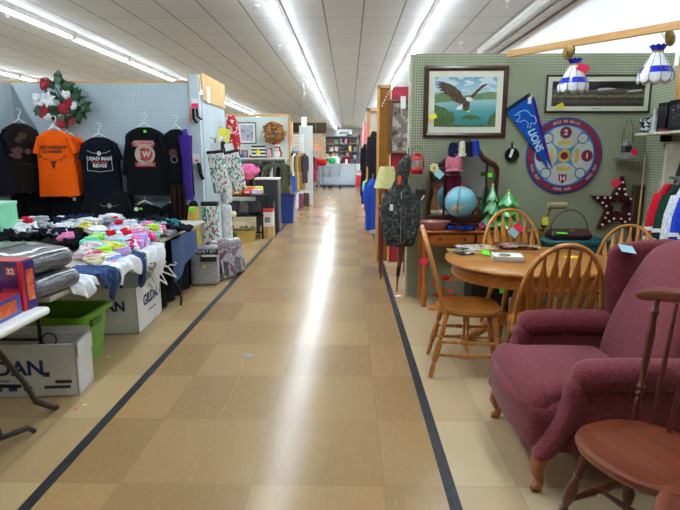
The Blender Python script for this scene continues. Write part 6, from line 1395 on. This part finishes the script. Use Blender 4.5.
# jersey rack
t = thing('clothes_rack', 'steel wall rail at the far right holding sports jerseys', 'rack', (2.86, 4.2, 0)); B(STEEL).tube([(.1, -.75, 1.3), (0, -.75, 1.3), (0, .62, 1.3), (.1, .62, 1.3)], .014, 8).done('rail', t)
for y in (-.75, .62): B(STEEL).box((.108, y, 1.3), (.012, .06, .06), .003).done('wall_flange', t)
JC = [('red', (190, 20, 40), WHITE, 5), ('dark green', (26, 56, 44), WHITE, 4.86), ('white', (214, 216, 222), None, 4), ('royal blue', (30, 60, 176), WHITE, 3), ('black', (28, 30, 38), WHITE, 2), ('maroon', (120, 24, 54), WHITE, 1), ('teal', (40, 110, 120), WHITE, 0), ('navy', (26, 30, 66), WHITE, 0)]
for i, (nm, c, st, _) in enumerate(JC):
    y = 4.72-i*.12; m = fabric(f'jersey {nm}', c)
    t = thing('sports_jersey', f'{nm} sports jersey on the right hand rack, {ORD[i]} from the corner', 'jersey', (2.81, y, 1.25), R(38), 'sports jerseys on the rack')
    n = 18; b = B(m)
    b.rings([[(a*math.copysign(abs(cos(q))**.6, cos(q)), d*sin(q), z) for q in [2*pi*k/n for k in range(n)]] for a, d, z in ((.24, .045, -.8), (.235, .045, -.5), (.23, .045, -.2), (.2, .04, -.1), (.1, .035, -.02), (.07, .03, .0))]).done('body', t)
    for s in (-1, 1):
        o = B(m).tube([(s*.15, 0, -.09), (s*.24, -.0, -.24), (s*.27, -.0, -.42), (s*.275, -.01, -.55)], [.06, .062, .06, .055], 12, flat=.7).done('sleeve', t)
        if st:
            for f in (.36, .44): B(WHITE if i != 5 else YELLOWP).tube([(s*.262, 0, -f), (s*.268, -.003, -f-.03)], .064, 12, flat=.72).done('stripe', o)
    B(STEEL).tube([(0, 0, 0), (0, 0, .05), (.02, 0, .062)], .004, 5).done('hanger_hook', t)
# ================================================================ CAMO VEST, LAMP TABLE, NEXT RIGHT BOOTHS
DCAMO = blobs('dark woodland camouflage', [(0, (22, 24, 24)), (.36, (50, 54, 54)), (.46, (26, 27, 27)), (.52, (96, 100, 96)), (.57, (36, 38, 36)), (.63, (120, 120, 112))], 22, .9, .8, 4)
c = atY(401, 190, 5.2)
t = thing('camouflage_vest', 'dark camouflage hooded jacket hanging at the pegboard edge', 'jacket', (c.x, 5.24, 0))
b = B(DCAMO); n = 28
def rg(a, d, z, am=.0): return [(a*math.copysign(abs(cos(q))**.7, cos(q)), d*math.copysign(abs(sin(q))**.7, sin(q))*(1+.1*sin(5*q+z*9))+am, z) for q in [2*pi*k/n for k in range(n)]]
b.rings([rg(.13, .07, .61), rg(.15, .085, .64), rg(.165, .09, .8), rg(.16, .09, .95), rg(.15, .085, 1.06), rg(.12, .07, 1.14), rg(.085, .06, 1.2), rg(.065, .05, 1.25)]).done('body', t)
B(DCAMO).tube([(.0, 0, 1.2), (.01, -.01, 1.3), (.04, 0, 1.42), (.07, .02, 1.5)], [.07, .078, .07, .02], 12, flat=.8).done('hood', t)
for s in (-1, 1): B(DCAMO).tube([(s*.1, 0, 1.12), (s*.14, -.02, .98), (s*.14, -.05, .84), (s*.12, -.06, .72)], [.055, .056, .052, .045], 10).done('sleeve', t)
B(mat('blaze orange patch', (230, 90, 30), .8)).rbox((-.02, -.085, 1.26), (.035, .03, .09), .012, 3).done('orange_patch', t)
B(STEEL).tube([(0, -.09, .66), (0, -.1, .9), (0, -.08, 1.15)], .004, 5).done('zip', t)
for s in (-1, 1): B(DCAMO).rbox((s*.085, -.085, .74), (.1, .03, .12), .012, 3).done('pocket', t)
B(BLACKM).tube([(.07, .02, 1.49), (.07, .03, 1.56), (.09, .12, 1.58), (.12, .27, 1.58)], .005, 6).done('hanger_hook', t)
p = atY(391, 207, 5.15); note('price_tag', Matrix.Translation((p.x, 5.1, p.z)) @ Matrix.Rotation(pi/2, 4, 'X'), .03, .06, PAPER, 'small white tag on the left sleeve of the camouflage jacket')
t = thing('walking_stick', 'dark wooden stick with pale tip hanging below the camouflage jacket', 'stick', (c.x+.0, 5.3, 0))
B(wood('stick wood', (90, 54, 28), (140, 90, 48), .4, 2)).tube([(.03, 0, .72), (.02, 0, .5), (.005, 0, .38)], [.035, .03, .02], 8).done('handle', t); B(BLACKM).tube([(.005, 0, .385), (-.005, 0, .28)], [.022, .018], 8).done('ferrule', t); B(wood('stick wood', (90, 54, 28), (140, 90, 48), .4, 2)).tube([(-.005, 0, .285), (-.012, 0, .11)], [.014, .005], 8).done('tip', t)
t = thing('side_table', 'dark red wooden side table behind the camouflage jacket', 'table', (.56, 6.55, 0))
RW = wood('dark red wood', (84, 24, 18), (120, 44, 30), .3, 2)
B(RW).box((0, 0, .86), (.4, .4, .03), .006).done('top', t); B(RW).box((0, 0, .79), (.34, .34, .1)).done('apron', t)
for x in (-.16, .16):
    for y in (-.16, .16): B(RW).turn((x, y, 0), (x, y, .76), [(.014, 0), (.018, .3), (.024, .6), (.018, .7), (.026, .8), (.026, 1)], 8).done('leg', t)
p = atY(387, 175, 6.5)
t = thing('table_lamp', 'table lamp with pale yellow shade on the dark red side table', 'lamp', (.455, 6.45, .876))
LZ = .27
B(wood('lamp base wood', (120, 66, 30), (160, 96, 48), .4, 2)).lathe([(.08, 0), (.08, .02), (.045, .04), (.06, .09), (.065, .13), (.035, .18), (.015, .2), (.012, .3)], 18).done('base', t)
k = NT('pale yellow shade'); n = k.noise(k.obj(), 20, 3); k.l(k.ramp(n, [(.3, (214, 206, 134)), (.7, (232, 226, 160))]), k.b.inputs['Base Color']); k.b.inputs['Roughness'].default_value = .7; k.b.inputs['Transmission Weight'].default_value = .0; MS = k.m
b = B(MS); N = 24
def sr(r, z): return [(r*(1+.03*cos(N/2*q))*cos(q), r*(1+.03*cos(N/2*q))*sin(q), z) for q in [2*pi*i/48 for i in range(48)]]
b.rings([sr(.15, .235), sr(.112, .38), sr(.082, .49), sr(.078, .49), sr(.107, .38), sr(.145, .235)], cap=False).done('shade', t)
B(BRASS).lathe([(.008, .47), (.012, .5), (0, .52)], 8).done('finial', t)
# red partition picture
def snow_art(t, w, h, z):
    B(blobs('icy brown print', [(0, (80, 66, 58)), (.4, (130, 116, 106)), (.55, (176, 168, 160)), (.7, (222, 218, 208))], 9, .6, .8, 5)).box((0, 0, z), (w, h, .003)).done('print', t)
frame('framed_picture', 'brown framed wintry print on the red partition', 'picture', FW(.75, 7.395, 1.87), .42, .72, .045, wood('brown frame wood', (84, 50, 34), (120, 76, 52), .4, 2), 0, mat('brown mat', (140, 120, 104), .7), snow_art, .04)
p = atY(402, 104, 7.3); note('price_tag', FW(.72, 7.34, 2.19), .07, .16, PAPER, 'white tag hanging across the top of the wintry print')
BRP = pegboard('honey brown pegboard', (156, 102, 34), (100, 60, 18), (0, 2))
t = thing('wooden_end_panel', 'honey brown pegboard end panel with pine frame left of the red partition', 'partition', (0, 7.38, 0))
B(BRP).box((.475, .03, 1.2), (.16, .03, 2.36)).done('panel', t); B(PINEZ).box((.395, .02, 1.2), (.035, .06, 2.42)).done('stile', t); B(PINEZ).box((.553, .02, 1.2), (.02, .06, 2.42)).done('stile', t); B(PINE).box((.475, .02, 2.4), (.18, .06, .04)).done('top_rail', t)
t = thing('bead_string', 'short string of pale red and white beads at the top of the brown panel', 'bead string', (.49, 7.36, 2.25))
b = B(PAPER); r_ = B(RINK)
for i in range(12): (b if i % 2 else r_).ball((.05-.1*i/11, 0, .1-.2*i/11), .012, 6)
b.done('white_beads', t); r_.done('red_beads', t)
t = thing('wooden_end_panel', 'farther honey brown end frame beyond the hanging black jacket', 'partition', (0, 10.2, 0)); B(PINEZ).box((.36, 0, 1.18), (.06, .06, 2.36)).box((.56, 0, 1.18), (.06, .06, 2.36)).done('stile', t); B(PINE).box((.46, 0, 2.33), (.26, .06, .06)).done('top_rail', t); B(WHITE).box((.46, .03, 1.15), (.14, .01, 2.3)).done('panel', t)
t = thing('partition_panel', 'pink painted partition farther down the right side of the aisle', 'partition', (0, 15.6, 0)); B(mat('bright pink paint', (226, 110, 140), .5)).box((.75, 0, 1.2), (.68, .05, 2.4)).done('panel', t); B(WHITE).box((.405, 0, 1.2), (.02, .07, 2.4)).done('edge_trim', t)
t = thing('partition_panel', 'white partition at the far right of the aisle before the counter', 'partition', (0, 20.5, 0)); B(WHITE).box((.9, 0, 1.2), (.8, .05, 2.4)).done('panel', t); B(PINEZ).box((.49, 0, 1.2), (.05, .07, 2.42)).done('edge_post', t)
def coat(label, px, Y, z, w, h, c, rz, sl=.5):
    p = atY(px, 150, Y); m = fabric(label[:18], c)
    t = thing('hanging_garment', label, 'clothes', (p.x, Y, z), rz, 'clothes hung on the right hand booth ends')
    n = 20; B(m).rings([[(a*math.copysign(abs(cos(q))**.6, cos(q)), d*sin(q)*(1+.15*sin(4*q)), zz) for q in [2*pi*k/n for k in range(n)]] for a, d, zz in ((w/2, .07, -h), (w/2, .065, -h*.5), (w/2*.97, .06, -.2), (w/2*.85, .05, -.09), (w*.15, .04, -.02), (w*.12, .03, 0))]).done('body', t)
    for s in (-1, 1): B(m).tube([(s*w*.4, 0, -.1), (s*w*.5, 0, -.1-sl*.5), (s*w*.5, 0, -.1-sl)], [.07, .075, .07], 10, flat=.7).done('sleeve', t)
    B(STEEL).tube([(0, 0, 0), (0, 0, .06), (.02, 0, .075)], .004, 5).done('hanger_hook', t); return t
coat('black leather jacket hanging on the brown end panel, aisle side', 374, 9.4, 1.9, .34, .95, (34, 36, 42), R(66))
coat('royal blue shirt hanging low on the brown end panel', 373, 8.7, 1.12, .4, .82, (44, 84, 196), R(62), .3)
coat('navy jacket hanging under the black jacket', 371, 9.9, 1.1, .3, .8, (30, 44, 90), R(70))
coat('black coat hanging farther down the right of the aisle', 365.5, 12.6, 1.75, .34, .9, (24, 24, 30), R(70))
coat('dark blue jeans coat hanging below the farther black coat', 365.5, 13.4, 1.1, .36, .8, (30, 40, 84), R(70))
coat('pale green shirt hanging between the blue and black clothes', 369, 11.4, 1.05, .3, .45, (120, 200, 130), R(60), .2)
# ================================================================ FAR END
CYY = 25.6
t = thing('service_counter', 'long white service counter at the far end of the aisle', 'counter', (-.55, CYY+.35, 0))
B(mat('pale counter front', (206, 222, 238), .4, var=.03)).box((0, 0, .53), (1.7, .6, 1.06), .01).done('body', t); B(mat('counter top', (206, 206, 202), .3)).box((0, -.02, 1.075), (1.8, .72, .03), .006).done('top', t); B(mat('blue kick plate', (60, 84, 130), .4)).box((0, -.305, .05), (1.68, .02, .1)).done('kick_plate', t)
for i in range(7): B(mat('counter seam', (176, 196, 214), .4)).box((-.72+.24*i, -.303, .58), (.008, .006, .9)).done('seam', t)
t = thing('glass_display', 'small white display stand with red box right of the counter', 'stand', (.5, CYY+.2, 0)); B(WHITE).box((0, 0, .62), (.34, .4, .9), .006).done('body', t); B(mat('grey shelf face', (150, 170, 170), .3)).box((0, -.202, .72), (.2, .01, .14)).done('window', t)
tag(B(REDC).box((0, 0, .28), (.3, .3, .56), .01).done('red_bin', loc=(.5, CYY-.2, 0)), 'bright red bin in front of the white display stand', 'bin')
def cart(label, x, y, rz):
    t = thing('shopping_cart', label, 'shopping cart', (x, y, 0), rz, 'shopping carts before the counter')
    CH = mat('grey cart wire', (150, 160, 172), .3, .8); b = B(CH)
    def lerp(z, s): w = .22+.06*s; return w
    for i in range(7):
        z = .5+.5*i/6; f = i/6; w = .2+.07*f; d0 = -.35-.08*f; d1 = .35+.05*f; b.tube([(-w, d0, z), (w, d0, z), (w, d1, z), (-w, d1, z)], .006, 5, closed=True)
    for i in range(8):
        x_ = -.2+.4*i/7
        for dd in (-.35, .35): b.tube([(x_, dd, .5), (x_*1.33, dd*1.2, 1.0)], .005, 5)
    for i in range(9):
        y_ = -.32+.64*i/8
        for s in (-1, 1): b.tube([(s*.2, y_, .5), (s*.27, y_*1.2, 1.0)], .005, 5)
    b.box((0, 0, .5), (.4, .7, .008)); b.done('basket', t)
    B(CH).tube([(-.24, .45, 1.0), (-.24, .42, .3), (-.24, .35, .16), (-.22, -.42, .14)], .014, 6).tube([(.24, .45, 1.0), (.24, .42, .3), (.24, .35, .16), (.22, -.42, .14)], .014, 6).done('chassis', t)
    B(mat('blue plastic', (36, 60, 130), .35)).tube([(-.27, .5, 1.02), (.27, .5, 1.02)], .02, 8).done('handle', t)
    for x_ in (-.22, .22):
        for y_ in (-.4, .34): B(BLACK).lathe([(.06, -.015), (.06, .015)], 12, M=TR(x_, y_, .061, 0, pi/2)).done('wheel', t)
    return t
c0 = cart('grey wire shopping cart standing left before the far counter', -1.25, 24.9, R(80)); dup(c0, 'grey wire shopping cart nested right before the far counter', (-.8, 24.75, 0), R(86))
def cloth_lump(label, px, py, Y, z, c, w, h, cat='cloth'):
    p = atY(px, py, Y); tag(B(fabric(label[:16], c)).rbox((0, 0, h/2), (w, .3, h), h*.4, 5, lambda q: (q[0]*(1+.2*nz(q[1], q[2], 1, 6)), q[1], q[2]*(1+.3*nz(q[0], q[1], 4, 7)))).done('cloth_heap', loc=(p.x, Y, z)), label, cat)
cloth_lump('bright red cloth heaped left on the far counter', 321, 160, 24.8, 1.02, (206, 30, 40), .5, .28)
cloth_lump('green cloth heaped on the far counter beside the red one', 332, 160, CYY+.25, 1.0915, (36, 160, 90), .32, .28)
cloth_lump('white bag standing on the far counter beside the green cloth', 337, 160, CYY+.35, 1.0915, (226, 228, 228), .16, .3, 'bag')
tag(B(PAPER).lathe([(.06, 0), (.06, .2), (.05, .21), (.05, .0)], 12).done('paper_cup', loc=(atY(346.5, 160, CYY+.2).x, CYY+.2, 1.091)), 'white paper roll standing on the far counter', 'paper')
tag(B(mat('till grey', (60, 70, 90), .4)).box((0, 0, .1), (.3, .3, .2), .03).done('cash_register', loc=(.2, CYY+.35, 1.091)), 'dark grey till on the right end of the far counter', 'till')
# people behind the counter
SKIN = mat('skin', (206, 156, 130), .6, var=.05)
def person(label, x, y, shirt, hair, trou, rz=0, h=1.68):
    t = thing('person', label, 'person', (x, y, 0), rz); k_ = h/1.7
    me = bpy.data.meshes.new('body'); J = [((0, 0, .95), .13), ((0, 0, 1.15), .12), ((0, 0, 1.36), .14), ((0, 0, 1.46), .055), ((0, -.01, 1.53), .06), ((0, -.015, 1.6), .09), ((0, -.01, 1.68), .075),
        ((-.09, 0, .88), .1), ((-.1, -.01, .5), .065), ((-.1, 0, .08), .045), ((-.1, -.12, .035), .035), ((.09, 0, .88), .1), ((.1, -.01, .5), .065), ((.1, 0, .08), .045), ((.1, -.12, .035), .035),
        ((-.19, 0, 1.38), .06), ((-.25, -.02, 1.1), .045), ((-.2, -.24, 1.08), .035), ((-.19, -.32, 1.09), .03), ((.19, 0, 1.38), .06), ((.25, -.02, 1.1), .045), ((.2, -.24, 1.08), .035), ((.19, -.32, 1.09), .03)]
    E_ = [(0, 1), (1, 2), (2, 3), (3, 4), (4, 5), (5, 6), (0, 7), (7, 8), (8, 9), (9, 10), (0, 11), (11, 12), (12, 13), (13, 14), (2, 15), (15, 16), (16, 17), (17, 18), (2, 19), (19, 20), (20, 21), (21, 22)]
    me.from_pydata([tuple(c*k_ for c in p) for p, r in J], E_, []); o = bpy.data.objects.new('body', me); COL.objects.link(o); o.parent = t
    md = o.modifiers.new('skin', 'SKIN'); me.materials.append(SKIN)
    for i, (p, r) in enumerate(J): me.skin_vertices[0].data[i].radius = (r*k_, r*k_*.85)
    me.skin_vertices[0].data[0].use_root = True
    o.modifiers.new('sub', 'SUBSURF').levels = 1; o.modifiers['sub'].render_levels = 2
    b = B(shirt); e = lambda a, d, z: [(a*cos(q)*k_, d*sin(q)*k_, z*k_) for q in [2*pi*i/20 for i in range(20)]]
    b.rings([e(.185, .145, .88), e(.18, .14, 1.1), e(.2, .15, 1.3), e(.19, .13, 1.4), e(.1, .09, 1.46)]); 
    for s in (-1, 1): b.tube([(s*.16*k_, 0, 1.4*k_), (s*.21*k_, 0, 1.34*k_), (s*.255*k_, -.02, 1.12*k_), (s*.235*k_, -.08, 1.09*k_)], [.075, .078, .06, .055], 10)
    b.done('shirt', t)
    b = B(trou)
    for s in (-1, 1): b.tube([(s*.09*k_, 0, .92*k_), (s*.1*k_, -.01, .5*k_), (s*.1*k_, 0, .09*k_)], [.115, .085, .07], 12)
    b.done('trousers', t)
    B(hair).ball((0, .025*k_, 1.645*k_), (.1*k_, .105*k_, .11*k_), 14).ball((0, .06, 1.54*k_), (.085, .05, .09), 10).done('hair', t)
    for s in (-1, 1): B(BLACK).ball((s*.03*k_, -.098*k_, 1.61*k_), .009, 6).done('eye', t)
    B(SKIN).ball((0, -.105*k_, 1.585*k_), (.012, .018, .018), 6).done('nose', t); B(RINK).ball((0, -.092*k_, 1.548*k_), (.022, .008, .006), 6).done('mouth', t)
    return t
HAIRD = mat('dark hair', (30, 22, 20), .6)
person('person with dark hair in a dark red shirt standing behind the counter', atY(347.5, 157, 27).x, 27.0, fabric('dark red shirt cloth', (110, 20, 40)), HAIRD, fabric('jeans', (40, 50, 80)), R(20))
person('person with dark hair in a white shirt leaning behind the counter', atY(334.5, 157, 27).x, 27.1, fabric('white shirt cloth', (226, 226, 226)), HAIRD, fabric('jeans', (40, 50, 80)), R(-10))
# far shelving
SHG = mat('grey shelving', (150, 152, 156), .5)
def shelving(sh, label, x, y, w, h, n, seed, d=.5):
    WHITE = SHG; t = thing('shelving_unit', label, 'shelf', (x, y, 0))
    for s in (-1, 1): B(WHITE).box((s*w/2, 0, h/2), (.04, d, h)).done('side_panel', t)
    B(WHITE).box((0, d/2, h/2), (w, .02, h)).done('back_panel', t)
    for i in range(n): B(WHITE).box((0, 0, .12+i*(h-.15)/(n-1)), (w, d, .03)).done('shelf', t)
    random.seed(seed); out = []
    pal = [('pink', (226, 120, 150)), ('blue', (60, 90, 170)), ('red', (200, 40, 50)), ('yellow', (230, 200, 90)), ('grey', (140, 144, 150)), ('brown', (110, 76, 54)), ('cream', (226, 218, 200)), ('green', (80, 140, 90)), ('black', (40, 40, 46))]
    for i in range(n-1):
        k_ = int(w/.24)
        for j in range(k_):
            nm, c = pal[random.randrange(9)]; hh = random.uniform(.14, .3); ww = random.uniform(.12, .2)
            z = .12+i*(h-.15)/(n-1)+.0165; xx = x-w/2+.14+(w-.28)*j/max(1, k_-1)
            o = B(mat(f'far goods {nm}', c, .6)).rbox((0, 0, hh/2), (ww, .2, hh), .02, 2).done('shelf_item', loc=(xx, y-.08, z))
            tag(o, f'{nm} item on the {["bottom", "second", "third", "fourth", "fifth", "sixth", "top"][i]} shelf of the {sh} far unit, {ORD[j]} from left', 'goods', f'goods on the {sh} far shelving')
    return t
shelving('middle', 'tall grey shelving unit full of goods behind the people at the counter', -.55, 28.9, 2.0, 2.5, 7, 3)
shelving('right', 'grey shelving unit full of goods right of the counter', 1.1, 27.8, 1.1, 2.1, 6, 8)
shelving('left', 'grey shelving unit full of goods left of the carts', -2.1, 24.2, 1.1, 1.9, 6, 12)
shelving('rearmost', 'tall grey shelving unit far behind the counter at its right', .9, 29.6, 1.2, 2.6, 7, 15)
t = thing('wooden_canopy', 'brown far wall canopy with dark valance at the aisle end left', 'canopy', (-2.4, 27.6, 0)); B(mat('tan far panel', (180, 150, 120), .7)).box((0, .1, 1.9), (2.4, .1, 1.7)).done('panel', t); B(fabric('dark valance cloth', (64, 54, 36))).box((0, 0, 2.86), (2.5, .2, .5), .02).done('valance', t)
B(wood('canopy post wood', (120, 84, 56), (150, 110, 76), .5, 2)).box((-1.15, .1, .55), (.08, .08, 1.1)).box((1.15, .1, .55), (.08, .08, 1.1)).done('post', t)
p = atY(316, 147, 24.0); t = thing('hanging_sign', 'small blank orange sign hanging near the far counter', 'sign', (p.x, 24.0, p.z)); B(mat('orange card', (250, 150, 110), .6)).box((0, 0, 0), (.26, .01, .26)).done('board', t); B(STEEL).tube([(0, 0, .13), (0, 0, CZ-p.z)], .004, 5).done('wire', t)
for px, py, c, w, h, lb in ((352, 142, (226, 230, 236), .5, .3, 'white and blue'), (344, 133, (206, 208, 212), .9, .4, 'pale grey'), (351, 137, (196, 150, 100), .5, .3, 'tan'), (351, 148, (70, 100, 170), .3, .25, 'blue')):
    p = atY(px, py, 30.2); t = thing('wall_sign', f'blank {lb} board on the far partition above the counter', 'sign', (p.x, 30.25, p.z)); B(mat(f'board {lb}', c, .6)).box((0, 0, 0), (w, .04, h), .004).done('board', t); B(GREYI).box((0, -.022, 0), (w*.6, .004, h*.3)).done('panel', t)
t = thing('partition_panel', 'pale grey partition at the very end of the aisle behind the shelves', 'partition', (0, 30.4, 0)); B(mat('far grey partition', (186, 188, 190), .6)).box((-1.2, 0, 1.25), (4.6, .1, 2.5)).done('panel', t)
# dark racks of goods at the far left of the aisle
for i, (px, Y, z, c, lb) in enumerate(((311, 20, 1.5, (60, 50, 54), 'dark brown'), (314, 21, 1.45, (150, 40, 60), 'crimson'), (309, 19, 1.4, (200, 196, 200), 'pale grey'), (313, 22.4, 1.4, (40, 60, 110), 'denim blue'))):
    p = atY(px, 170, Y); hung(f'{lb} garment hanging down the left of the aisle near the carts', p.x, Y, z, .42, 1.0, fabric(f'far rack {lb}', c), R(60), 'clothes hung near the carts')
t = thing('clothes_rack', 'steel clothes rail near the carts on the left of the aisle', 'rack', (-1.6, 20.7, 0)); B(STEEL).tube([(0, -2, 0), (0, -2, 1.56), (0, 2, 1.56), (0, 2, 0)], .016, 6).done('rail', t)
# ---- light
w = bpy.data.worlds.new('world'); scn.world = w; w.use_nodes = True; w.node_tree.nodes['Background'].inputs[0].default_value = (.8, .85, .9, 1); w.node_tree.nodes['Background'].inputs[1].default_value = .15
scn.view_settings.exposure = .22
